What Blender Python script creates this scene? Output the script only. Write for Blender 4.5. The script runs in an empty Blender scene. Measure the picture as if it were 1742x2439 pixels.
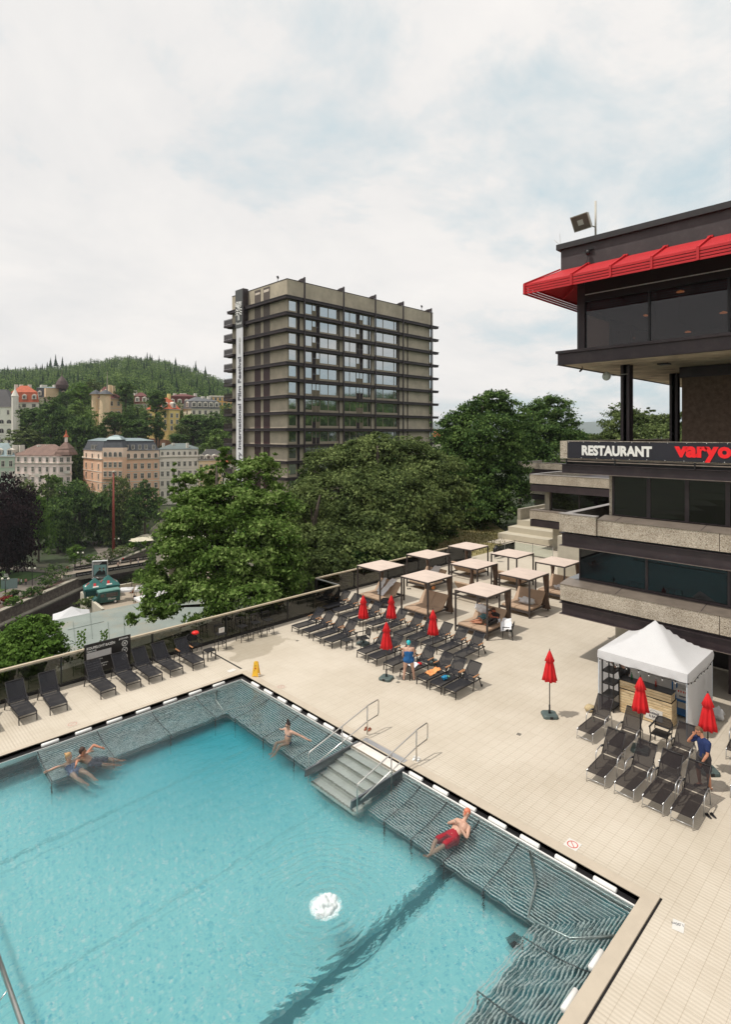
import bpy, bmesh, math, random
import numpy as np
from mathutils import Vector, Matrix, Quaternion
R = math.radians
random.seed(7)
S = bpy.context.scene
COL = S.collection
# ---------------------------------------------------------------- camera
F, CX, CY, H = 1343.6, 871.0, 1033.0, 10.5      # focal length and horizon of the photograph in its own pixels
AZ = R(45.7); ca, sa = math.cos(AZ), math.sin(AZ)
cam_d = bpy.data.cameras.new('camera'); cam = bpy.data.objects.new('camera', cam_d); COL.objects.link(cam)
cam.location = (0, 0, H); cam.rotation_euler = (R(90), 0, AZ - R(90))
cam_d.sensor_fit = 'VERTICAL'; cam_d.sensor_height = 36; cam_d.lens = 36 * F / 2439
cam_d.shift_y = (CY - 1219.5) / 2439; cam_d.clip_end = 20000; cam_d.clip_start = 0.2
S.camera = cam
# ---------------------------------------------------------------- sky and sun
SUN_EL, SUN_AZ = 64.0, 148.0     # azimuth counted from +X towards +Y
w = bpy.data.worlds.new('World'); S.world = w; w.use_nodes = True
nt = w.node_tree; N = nt.nodes; L = nt.links; N.clear()
out = N.new('ShaderNodeOutputWorld'); bg = N.new('ShaderNodeBackground'); bg.inputs['Strength'].default_value = 0.1
sky = N.new('ShaderNodeTexSky'); sky.sky_type = 'NISHITA'; sky.sun_disc = False
sky.sun_elevation = R(SUN_EL); sky.sun_rotation = R(90 - SUN_AZ); sky.air_density = 1.0; sky.dust_density = 2.5
tc = N.new('ShaderNodeTexCoord')
sep = N.new('ShaderNodeSeparateXYZ'); L.new(tc.outputs['Generated'], sep.inputs[0])
zz = N.new('ShaderNodeMath'); zz.operation = 'MAXIMUM'; zz.inputs[1].default_value = 0.0; L.new(sep.outputs[2], zz.inputs[0])
za = N.new('ShaderNodeMath'); za.operation = 'ADD'; za.inputs[1].default_value = 0.28; L.new(zz.outputs[0], za.inputs[0])
dx = N.new('ShaderNodeMath'); dx.operation = 'DIVIDE'; L.new(sep.outputs[0], dx.inputs[0]); L.new(za.outputs[0], dx.inputs[1])
dy = N.new('ShaderNodeMath'); dy.operation = 'DIVIDE'; L.new(sep.outputs[1], dy.inputs[0]); L.new(za.outputs[0], dy.inputs[1])
cv = N.new('ShaderNodeCombineXYZ'); L.new(dx.outputs[0], cv.inputs[0]); L.new(dy.outputs[0], cv.inputs[1])
def noise(scale, detail, rough, dist=0.0):
    n = N.new('ShaderNodeTexNoise'); n.inputs['Scale'].default_value = scale; n.inputs['Detail'].default_value = detail
    n.inputs['Roughness'].default_value = rough; n.inputs['Distortion'].default_value = dist
    L.new(cv.outputs[0], n.inputs['Vector']); return n
n1 = noise(1.5, 11, 0.62, 0.35); n2 = noise(0.55, 3, 0.5); n3 = noise(7.0, 6, 0.6, 0.4)
# blue gaps open mostly towards +X (right half of the view)
gx = N.new('ShaderNodeMath'); gx.operation = 'MULTIPLY_ADD'; L.new(dx.outputs[0], gx.inputs[0]); gx.inputs[1].default_value = -0.060; gx.inputs[2].default_value = 0.04
gy = N.new('ShaderNodeMath'); gy.operation = 'MULTIPLY_ADD'; L.new(dy.outputs[0], gy.inputs[0]); gy.inputs[1].default_value = 0.055; L.new(gx.outputs[0], gy.inputs[2])
a1 = N.new('ShaderNodeMath'); a1.operation = 'MULTIPLY_ADD'; L.new(n2.outputs[0], a1.inputs[0]); a1.inputs[1].default_value = 0.5; L.new(n1.outputs[0], a1.inputs[2])
a2 = N.new('ShaderNodeMath'); a2.operation = 'ADD'; L.new(a1.outputs[0], a2.inputs[0]); L.new(gy.outputs[0], a2.inputs[1])
a3 = N.new('ShaderNodeMath'); a3.operation = 'MULTIPLY_ADD'; L.new(n3.outputs[0], a3.inputs[0]); a3.inputs[1].default_value = 0.26; L.new(a2.outputs[0], a3.inputs[2])
cr = N.new('ShaderNodeValToRGB'); L.new(a3.outputs[0], cr.inputs[0])
cr.color_ramp.elements[0].position = 0.67; cr.color_ramp.elements[0].color = (0.18, 0.18, 0.18, 1)
cr.color_ramp.elements[1].position = 0.88; cr.color_ramp.elements[1].color = (1, 1, 1, 1)
cc = N.new('ShaderNodeValToRGB'); L.new(n1.outputs[0], cc.inputs[0])
cc.color_ramp.elements[0].position = 0.36; cc.color_ramp.elements[0].color = (6.45, 6.4, 6.35, 1)
cc.color_ramp.elements[1].position = 0.66; cc.color_ramp.elements[1].color = (7.55, 7.3, 7.05, 1)
bl = N.new('ShaderNodeMix'); bl.data_type = 'RGBA'; bl.inputs['Factor'].default_value = 0.86
L.new(sky.outputs[0], bl.inputs[6]); bl.inputs[7].default_value = (4.7, 5.85, 6.2, 1)
mx = N.new('ShaderNodeMix'); mx.data_type = 'RGBA'; L.new(cr.outputs[0], mx.inputs['Factor']); L.new(bl.outputs[2], mx.inputs[6]); L.new(cc.outputs[0], mx.inputs[7])
# below the horizon the world is plain grey ground light
hz = N.new('ShaderNodeMath'); hz.operation = 'LESS_THAN'; hz.inputs[1].default_value = -0.002; L.new(sep.outputs[2], hz.inputs[0])
mg = N.new('ShaderNodeMix'); mg.data_type = 'RGBA'; L.new(hz.outputs[0], mg.inputs['Factor']); L.new(mx.outputs[2], mg.inputs[6]); mg.inputs[7].default_value = (1.6, 1.7, 1.5, 1)
L.new(mg.outputs[2], bg.inputs[0]); L.new(bg.outputs[0], out.inputs[0])
sd = bpy.data.lights.new('sun', 'SUN'); sun = bpy.data.objects.new('sun', sd); COL.objects.link(sun)
sd.energy = 2.4; sd.angle = R(1.6); sd.color = (1.0, 0.95, 0.87)
_e, _a = R(SUN_EL), R(SUN_AZ)
sv = Vector((math.cos(_e)*math.cos(_a), math.cos(_e)*math.sin(_a), math.sin(_e)))
sun.rotation_euler = sv.to_track_quat('Z', 'Y').to_euler(); sun.location = (0, 0, 60)
S.view_settings.view_transform = 'Standard'; S.view_settings.look = 'None'; S.view_settings.exposure = 0.36; S.view_settings.gamma = 1.0
S.render.engine = 'CYCLES'
S.cycles.max_bounces = 8; S.cycles.transparent_max_bounces = 24; S.cycles.diffuse_bounces = 3; S.cycles.glossy_bounces = 3
S.cycles.transmission_bounces = 4; S.cycles.sample_clamp_indirect = 6; S.cycles.caustics_reflective = False; S.cycles.caustics_refractive = True
# ---------------------------------------------------------------- where a point of the photo lies in the place
def DD(px, py, d):
    r = (px - CX) / F * d
    return Vector((d*ca + r*sa, d*sa - r*ca, H - (py - CY) / F * d))
def PP(px, py, z=0.0): return DD(px, py, F * (H - z) / (py - CY))
def RD(r, d, z=0.0): return Vector((d*ca + r*sa, d*sa - r*ca, z))       # r metres right of the view axis, d metres ahead
def Zat(py, d): return H - (py - CY) / F * d
def onX(px, py, X):
    t = (px - CX) / F; return DD(px, py, X / (ca + sa*t))
def onY(px, py, Y):
    t = (px - CX) / F; return DD(px, py, Y / (sa - ca*t))
# ---------------------------------------------------------------- materials
MATS = {}
def mat(name, col, rough=0.6, metal=0.0, var=0.10, vs=3.0, bump=0.0, bs=30.0, spec=0.5, world=False, stain=None, ss=0.6):
    if name in MATS: return MATS[name]
    m = bpy.data.materials.new(name); m.use_nodes = True; MATS[name] = m
    t = m.node_tree; b = t.nodes['Principled BSDF']
    b.inputs['Roughness'].default_value = rough; b.inputs['Metallic'].default_value = metal
    b.inputs['Specular IOR Level'].default_value = spec
    if world:
        g = t.nodes.new('ShaderNodeNewGeometry'); v = g.outputs['Position']
    else:
        g = t.nodes.new('ShaderNodeTexCoord'); v = g.outputs['Object']
    n = t.nodes.new('ShaderNodeTexNoise'); n.inputs['Scale'].default_value = vs; n.inputs['Detail'].default_value = 5; n.inputs['Roughness'].default_value = 0.62
    t.links.new(v, n.inputs['Vector'])
    r = t.nodes.new('ShaderNodeValToRGB'); t.links.new(n.outputs[0], r.inputs[0])
    r.color_ramp.elements[0].position = 0.3; r.color_ramp.elements[1].position = 0.7
    r.color_ramp.elements[0].color = tuple(c*(1-var) for c in col) + (1,)
    r.color_ramp.elements[1].color = tuple(min(1, c*(1+var)) for c in col) + (1,)
    o = r.outputs[0]
    if stain:
        n2 = t.nodes.new('ShaderNodeTexNoise'); n2.inputs['Scale'].default_value = ss; n2.inputs['Detail'].default_value = 7; n2.inputs['Roughness'].default_value = 0.7
        t.links.new(v, n2.inputs['Vector'])
        r2 = t.nodes.new('ShaderNodeValToRGB'); t.links.new(n2.outputs[0], r2.inputs[0])
        r2.color_ramp.elements[0].position = 0.50; r2.color_ramp.elements[0].color = (0, 0, 0, 1)
        r2.color_ramp.elements[1].position = 0.72; r2.color_ramp.elements[1].color = (0.8, 0.8, 0.8, 1)
        x = t.nodes.new('ShaderNodeMix'); x.data_type = 'RGBA'; t.links.new(r2.outputs[0], x.inputs['Factor']); t.links.new(o, x.inputs[6]); x.inputs[7].default_value = tuple(stain) + (1,)
        o = x.outputs[2]
    t.links.new(o, b.inputs['Base Color'])
    if bump:
        nb = t.nodes.new('ShaderNodeTexNoise'); nb.inputs['Scale'].default_value = bs; nb.inputs['Detail'].default_value = 4
        t.links.new(v, nb.inputs['Vector'])
        bp = t.nodes.new('ShaderNodeBump'); bp.inputs['Strength'].default_value = bump; bp.inputs['Distance'].default_value = 0.02
        t.links.new(nb.outputs[0], bp.inputs['Height']); t.links.new(bp.outputs[0], b.inputs['Normal'])
    return m
def foliage(name, cols, ns=0.35, trans=0.25):
    if name in MATS: return MATS[name]
    m = bpy.data.materials.new(name); m.use_nodes = True; MATS[name] = m
    t = m.node_tree; b = t.nodes['Principled BSDF']; t.nodes['Material Output']
    g = t.nodes.new('ShaderNodeNewGeometry'); oi = t.nodes.new('ShaderNodeObjectInfo')
    n = t.nodes.new('ShaderNodeTexNoise'); n.inputs['Scale'].default_value = ns; n.inputs['Detail'].default_value = 3
    t.links.new(g.outputs['Position'], n.inputs['Vector'])
    a = t.nodes.new('ShaderNodeMath'); a.operation = 'MULTIPLY_ADD'; t.links.new(g.outputs['Random Per Island'], a.inputs[0]); a.inputs[1].default_value = 0.45; t.links.new(n.outputs[0], a.inputs[2])
    a_ = t.nodes.new('ShaderNodeMath'); a_.operation = 'SUBTRACT'; t.links.new(a.outputs[0], a_.inputs[0]); a_.inputs[1].default_value = 0.22
    r = t.nodes.new('ShaderNodeValToRGB'); t.links.new(a_.outputs[0], r.inputs[0])
    r.color_ramp.elements[0].position = 0.25; r.color_ramp.elements[0].color = cols[0] + (1,)
    r.color_ramp.elements[1].position = 0.80; r.color_ramp.elements[1].color = cols[2] + (1,)
    e = r.color_ramp.elements.new(0.52); e.color = cols[1] + (1,)
    b.inputs['Roughness'].default_value = 0.7; b.inputs['Specular IOR Level'].default_value = 0.08
    t.links.new(r.outputs[0], b.inputs['Base Color'])
    tr = t.nodes.new('ShaderNodeBsdfTranslucent'); t.links.new(r.outputs[0], tr.inputs[0])
    ms = t.nodes.new('ShaderNodeMixShader'); ms.inputs[0].default_value = trans
    t.links.new(b.outputs[0], ms.inputs[1]); t.links.new(tr.outputs[0], ms.inputs[2])
    t.links.new(ms.outputs[0], t.nodes['Material Output'].inputs[0])
    return m
def glass(name, tint, refl=0.5, rough=0.02, through=0.0, ior=1.45, base=None):
    """window glass: mirror share 'refl' on top of either see-through tint or a dark body colour"""
    if name in MATS: return MATS[name]
    m = bpy.data.materials.new(name); m.use_nodes = True; MATS[name] = m
    t = m.node_tree; t.nodes.remove(t.nodes['Principled BSDF']); o = t.nodes['Material Output']
    g = t.nodes.new('ShaderNodeBsdfGlossy'); g.inputs['Roughness'].default_value = rough; g.inputs[0].default_value = (0.9, 0.93, 0.95, 1)
    if through > 0:
        d = t.nodes.new('ShaderNodeBsdfTransparent'); d.inputs[0].default_value = tuple(tint) + (1,)
    else:
        d = t.nodes.new('ShaderNodeBsdfDiffuse'); d.inputs[0].default_value = tuple(tint) + (1,)
    f = t.nodes.new('ShaderNodeFresnel'); f.inputs[0].default_value = ior
    a = t.nodes.new('ShaderNodeMath'); a.operation = 'ADD'; a.use_clamp = True; a.inputs[1].default_value = refl; t.links.new(f.outputs[0], a.inputs[0])
    ms = t.nodes.new('ShaderNodeMixShader'); t.links.new(a.outputs[0], ms.inputs[0]); t.links.new(d.outputs[0], ms.inputs[1]); t.links.new(g.outputs[0], ms.inputs[2])
    t.links.new(ms.outputs[0], o.inputs[0]); return m
# ---------------------------------------------------------------- objects and tags
def tag(o, label=None, cat=None, group=None, kind=None):
    if label: o['label'] = label
    if cat: o['category'] = cat
    if group: o['group'] = group
    if kind: o['kind'] = kind
    return o
def empty(name, loc=(0, 0, 0), rz=0.0, label=None, cat=None, group=None):
    o = bpy.data.objects.new(name, None); COL.objects.link(o); o.location = loc; o.rotation_euler = (0, 0, rz); o.empty_display_size = 0.2
    return tag(o, label, cat, group)
class MB:
    def __init__(s): s.v = []; s.f = []; s.m = []; s.c = 0
    def mi(s, i): s.c = i; return s
    def add(s, vs, fs):
        o = len(s.v); s.v += [tuple(v) for v in vs]
        for f in fs: s.f.append(tuple(i + o for i in f)); s.m.append(s.c)
        return s
    def quad(s, a, b, c, d): return s.add([a, b, c, d], [(0, 1, 2, 3)])
    def box(s, x0, x1, y0, y1, z0, z1):
        v = [(x0,y0,z0),(x1,y0,z0),(x1,y1,z0),(x0,y1,z0),(x0,y0,z1),(x1,y0,z1),(x1,y1,z1),(x0,y1,z1)]
        return s.add(v, [(0,3,2,1),(4,5,6,7),(0,1,5,4),(1,2,6,5),(2,3,7,6),(3,0,4,7)])
    def bar(s, p0, p1, wy, wz, up=(0, 0, 1)):
        p0, p1 = Vector(p0), Vector(p1); x = (p1 - p0).normalized(); u = Vector(up)
        y = u.cross(x)
        if y.length < 1e-4: y = Vector((0, 1, 0)).cross(x) if abs(x.y) < .9 else Vector((1, 0, 0)).cross(x)
        y.normalize(); z = x.cross(y)
        v = []
        for p in (p0, p1):
            for a, b in ((-1,-1),(1,-1),(1,1),(-1,1)): v.append(p + y*(a*wy/2) + z*(b*wz/2))
        return s.add(v, [(0,3,2,1),(4,5,6,7),(0,1,5,4),(1,2,6,5),(2,3,7,6),(3,0,4,7)])
    def tube(s, pts, r, n=8, caps=True):
        pts = [Vector(p) for p in pts]; k = len(pts); rr = r if isinstance(r, (list, tuple)) else [r]*k
        vs = []; prev = None
        for i, p in enumerate(pts):
            t = (pts[min(i+1, k-1)] - pts[max(i-1, 0)]).normalized()
            if prev is None:
                a = Vector((0, 0, 1)) if abs(t.z) < 0.9 else Vector((1, 0, 0))
                u = a.cross(t).normalized()
            else:
                u = (prev - t*prev.dot(t)).normalized()
            prev = u; w2 = t.cross(u)
            for j in range(n):
                an = 2*math.pi*j/n; vs.append(p + u*(math.cos(an)*rr[i]) + w2*(math.sin(an)*rr[i]))
        fs = []
        for i in range(k-1):
            for j in range(n):
                fs.append((i*n+j, i*n+(j+1) % n, (i+1)*n+(j+1) % n, (i+1)*n+j))
        if caps: fs.append(tuple(range(n-1, -1, -1))); fs.append(tuple(range((k-1)*n, k*n)))
        return s.add(vs, fs)
    def lathe(s, prof, n=16, c=(0, 0, 0), fold=0.0, folds=8, ph=0.0, cap=True):
        vs = []; cx, cy, cz = c
        for (r, z) in prof:
            for j in range(n):
                a = 2*math.pi*j/n; q = r*(1 + fold*math.cos(folds*a + ph)); vs.append((cx+q*math.cos(a), cy+q*math.sin(a), cz+z))
        k = len(prof); fs = []
        for i in range(k-1):
            for j in range(n): fs.append((i*n+j, i*n+(j+1) % n, (i+1)*n+(j+1) % n, (i+1)*n+j))
        if cap: fs.append(tuple(range(n-1, -1, -1))); fs.append(tuple(range((k-1)*n, k*n)))
        return s.add(vs, fs)
    def prism(s, pts, z0, z1):
        n = len(pts); v = [(x, y, z0) for x, y in pts] + [(x, y, z1) for x, y in pts]
        return s.add(v, [tuple(range(n-1, -1, -1)), tuple(range(n, 2*n))] + [(i, (i+1) % n, n+(i+1) % n, n+i) for i in range(n)])
    def loft(s, rings, cap=True):
        n = len(rings[0]); o = []
        for r in rings: o += list(r)
        fs = []
        for i in range(len(rings)-1):
            for j in range(n): fs.append((i*n+j, i*n+(j+1) % n, (i+1)*n+(j+1) % n, (i+1)*n+j))
        if cap: fs.append(tuple(range(n-1, -1, -1))); fs.append(tuple(range((len(rings)-1)*n, len(rings)*n)))
        return s.add(o, fs)
    def blob(s, c, r, sub=2, amp=0.15, seed=0, sc=2.0):
        bm = bmesh.new(); bmesh.ops.create_icosphere(bm, subdivisions=sub, radius=1.0)
        rnd = random.Random(seed); ph = [rnd.uniform(0, 6.3) for _ in range(6)]
        rx, ry, rz = r if isinstance(r, (tuple, list)) else (r, r, r)
        vs = []
        for v in bm.verts:
            x, y, z = v.co; q = 1 + amp*(math.sin(sc*x*2+ph[0])*math.sin(sc*y*2.3+ph[1]) + .6*math.sin(sc*z*3+ph[2]+sc*x*2) + .4*math.sin(sc*5*y+ph[3])*math.sin(sc*4*z+ph[4]))
            vs.append((c[0]+x*q*rx, c[1]+y*q*ry, c[2]+z*q*rz))
        fs = [tuple(v.index for v in f.verts) for f in bm.faces]; bm.free(); return s.add(vs, fs)
    def build(s, name, mats, parent=None, smooth=False, bevel=0.0, loc=None, rz=0.0):
        me = bpy.data.meshes.new(name); me.from_pydata(s.v, [], s.f)
        if not isinstance(mats, (list, tuple)): mats = [mats]
        for m in mats: me.materials.append(m)
        if len(mats) > 1: me.polygons.foreach_set('material_index', s.m)
        if smooth: me.polygons.foreach_set('use_smooth', [True]*len(me.polygons))
        me.update()
        o = bpy.data.objects.new(name, me); COL.objects.link(o)
        if parent: o.parent = parent
        if loc is not None: o.location = loc
        if rz: o.rotation_euler = (0, 0, rz)
        if bevel:
            b = o.modifiers.new('bevel', 'BEVEL'); b.width = bevel; b.segments = 2; b.limit_method = 'ANGLE'; b.angle_limit = R(40)
        return o
def copy_tree(o, parent=None):
    c = o.copy(); COL.objects.link(c); c.parent = parent
    for ch in list(o.children): copy_tree(ch, c)
    return c
FONT = None
def text(name, s, size, origin, xd, yd, m, parent=None, bold=0.0, ext=0.003, align='LEFT', sx=1.0, shear=0.0, fit=None, fith=None):
    cu = bpy.data.curves.new(name, 'FONT'); cu.body = s; cu.size = size; cu.offset = bold; cu.extrude = ext; cu.align_x = align; cu.resolution_u = 3; cu.shear = shear
    ob = bpy.data.objects.new(name, cu); COL.objects.link(ob)
    dg = bpy.context.evaluated_depsgraph_get(); me = bpy.data.meshes.new_from_object(ob.evaluated_get(dg)); bpy.data.objects.remove(ob)
    if fit:
        xs_ = [v.co.x for v in me.vertices]; ys_ = [v.co.y for v in me.vertices]; me.transform(Matrix.Translation((-min(xs_), 0, 0))); q_ = fit/(max(xs_) - min(xs_)); me.transform(Matrix.Diagonal((q_, (fith/max(ys_)) if fith else q_, 1, 1)))
    x = Vector(xd).normalized(); y = Vector(yd).normalized(); z = x.cross(y)
    me.transform(Matrix((( x.x*sx, y.x, z.x, 0), (x.y*sx, y.y, z.y, 0), (x.z*sx, y.z, z.z, 0), (0, 0, 0, 1)))); me.transform(Matrix.Translation(Vector(origin)))
    me.materials.clear(); me.materials.append(m)
    o = bpy.data.objects.new(name, me); COL.objects.link(o)
    if parent:
        o.parent = parent
    return o
ORD = ['first', 'second', 'third', 'fourth', 'fifth', 'sixth', 'seventh', 'eighth', 'ninth', 'tenth', 'eleventh', 'twelfth']
# ---------------------------------------------------------------- common materials
M_black = mat('black_metal', (0.018, 0.017, 0.018), 0.4, 0.2, 0.15)
M_dark = mat('charcoal_metal', (0.035, 0.032, 0.033), 0.45, 0.2, 0.15)
M_brown = mat('dark_brown_steel', (0.032, 0.021, 0.024), 0.5, 0.1, 0.25, 0.8, world=True, stain=(0.05, 0.036, 0.036), ss=1.6)
M_brownlite = mat('worn_flange', (0.22, 0.18, 0.15), 0.6, 0.2, 0.3, 3)
M_steel = mat('stainless_steel', (0.55, 0.53, 0.50), 0.28, 1.0, 0.08)
M_alu = mat('brushed_aluminium', (0.55, 0.55, 0.55), 0.35, 0.85, 0.06)
M_wood = mat('teak', (0.42, 0.20, 0.09), 0.5, 0, 0.2, 8)
M_white = mat('white_plastic', (0.78, 0.77, 0.74), 0.4, 0, 0.03)
M_whitecloth = mat('white_towel', (0.80, 0.80, 0.82), 0.9, 0, 0.06, 6, 0.5, 60)
M_red = mat('red_canvas', (0.62, 0.008, 0.012), 0.8, 0, 0.12, 3, 0.3, 90)
M_redmetal = mat('red_painted_metal', (0.50, 0.010, 0.016), 0.6, 0.0, 0.10, 2)
M_base = mat('green_grey_plastic', (0.075, 0.105, 0.10), 0.6, 0, 0.15)
M_yellow = mat('yellow_plastic', (0.85, 0.48, 0.03), 0.4, 0, 0.05)
M_beige_cush = mat('beige_cushion', (0.44, 0.31, 0.215), 0.85, 0, 0.07, 3, 0.4, 25)
M_canopy = mat('beige_canopy_fabric', (0.60, 0.49, 0.42), 0.85, 0, 0.07, 2, 0.3, 40)
M_drape = mat('brown_curtain', (0.13, 0.085, 0.06), 0.9, 0, 0.2, 5)
M_cabframe = mat('taupe_frame', (0.060, 0.050, 0.048), 0.5, 0.2, 0.1)
M_conc = mat('concrete', (0.34, 0.31, 0.25), 0.85, 0, 0.16, 1.3, 0.5, 18, world=True, stain=(0.17, 0.15, 0.12), ss=0.9)
M_conc_l = mat('pale_render', (0.50, 0.46, 0.37), 0.85, 0, 0.10, 1.2, 0.2, 30, world=True)
def pebble():
    m = bpy.data.materials.new('pebble_dash'); m.use_nodes = True; t = m.node_tree; b = t.nodes['Principled BSDF']; b.inputs['Roughness'].default_value = 0.8
    g = t.nodes.new('ShaderNodeNewGeometry'); v = t.nodes.new('ShaderNodeTexVoronoi'); v.inputs['Scale'].default_value = 36; t.links.new(g.outputs['Position'], v.inputs['Vector'])
    n = t.nodes.new('ShaderNodeTexNoise'); n.inputs['Scale'].default_value = 1.3; n.inputs['Detail'].default_value = 6; t.links.new(g.outputs['Position'], n.inputs['Vector'])
    s = t.nodes.new('ShaderNodeSeparateColor'); t.links.new(v.outputs['Color'], s.inputs[0])
    r = t.nodes.new('ShaderNodeValToRGB'); t.links.new(s.outputs[0], r.inputs[0])
    for i, (p, c) in enumerate(((0.0, (0.20, 0.16, 0.12)), (0.18, (0.38, 0.32, 0.25)), (0.6, (0.48, 0.42, 0.335)), (1.0, (0.62, 0.56, 0.47)))):
        e = r.color_ramp.elements[i] if i < 2 else r.color_ramp.elements.new(p)
        e.position = p; e.color = c + (1,)
    x = t.nodes.new('ShaderNodeMix'); x.data_type = 'RGBA'; x.blend_type = 'MULTIPLY'; x.inputs['Factor'].default_value = 0.6
    r2 = t.nodes.new('ShaderNodeValToRGB'); t.links.new(n.outputs[0], r2.inputs[0]); r2.color_ramp.elements[0].position = .3; r2.color_ramp.elements[1].position = .6; r2.color_ramp.elements[0].color = (.6, .57, .53, 1)
    t.links.new(r.outputs[0], x.inputs[6]); t.links.new(r2.outputs[0], x.inputs[7]); t.links.new(x.outputs[2], b.inputs['Base Color'])
    bp = t.nodes.new('ShaderNodeBump'); bp.inputs['Strength'].default_value = 0.9; bp.inputs['Distance'].default_value = 0.02; bp.invert = True
    t.links.new(v.outputs['Distance'], bp.inputs['Height']); t.links.new(bp.outputs[0], b.inputs['Normal']); MATS['pebble'] = m; return m
M_pebble = pebble()
def textilene(name, col, a):
    m = bpy.data.materials.new(name); m.use_nodes = True; t = m.node_tree; b = t.nodes['Principled BSDF']; o = t.nodes['Material Output']
    b.inputs['Base Color'].default_value = col + (1,); b.inputs['Roughness'].default_value = 0.75; b.inputs['Specular IOR Level'].default_value = 0.15
    n = t.nodes.new('ShaderNodeTexNoise'); n.inputs['Scale'].default_value = 5; c = t.nodes.new('ShaderNodeTexCoord'); t.links.new(c.outputs['Object'], n.inputs['Vector'])
    r = t.nodes.new('ShaderNodeValToRGB'); t.links.new(n.outputs[0], r.inputs[0]); r.color_ramp.elements[0].color = tuple(x*.75 for x in col)+(1,); r.color_ramp.elements[1].color = tuple(x*1.3 for x in col)+(1,)
    t.links.new(r.outputs[0], b.inputs['Base Color'])
    tr = t.nodes.new('ShaderNodeBsdfTransparent'); ms = t.nodes.new('ShaderNodeMixShader'); ms.inputs[0].default_value = a
    t.links.new(tr.outputs[0], ms.inputs[1]); t.links.new(b.outputs[0], ms.inputs[2]); t.links.new(ms.outputs[0], o.inputs[0]); MATS[name] = m; return m
M_mesh = textilene('charcoal_mesh_fabric', (0.020, 0.020, 0.024), 0.90)
M_mesh_b = textilene('brown_black_mesh_fabric', (0.018, 0.014, 0.015), 0.88)
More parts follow.
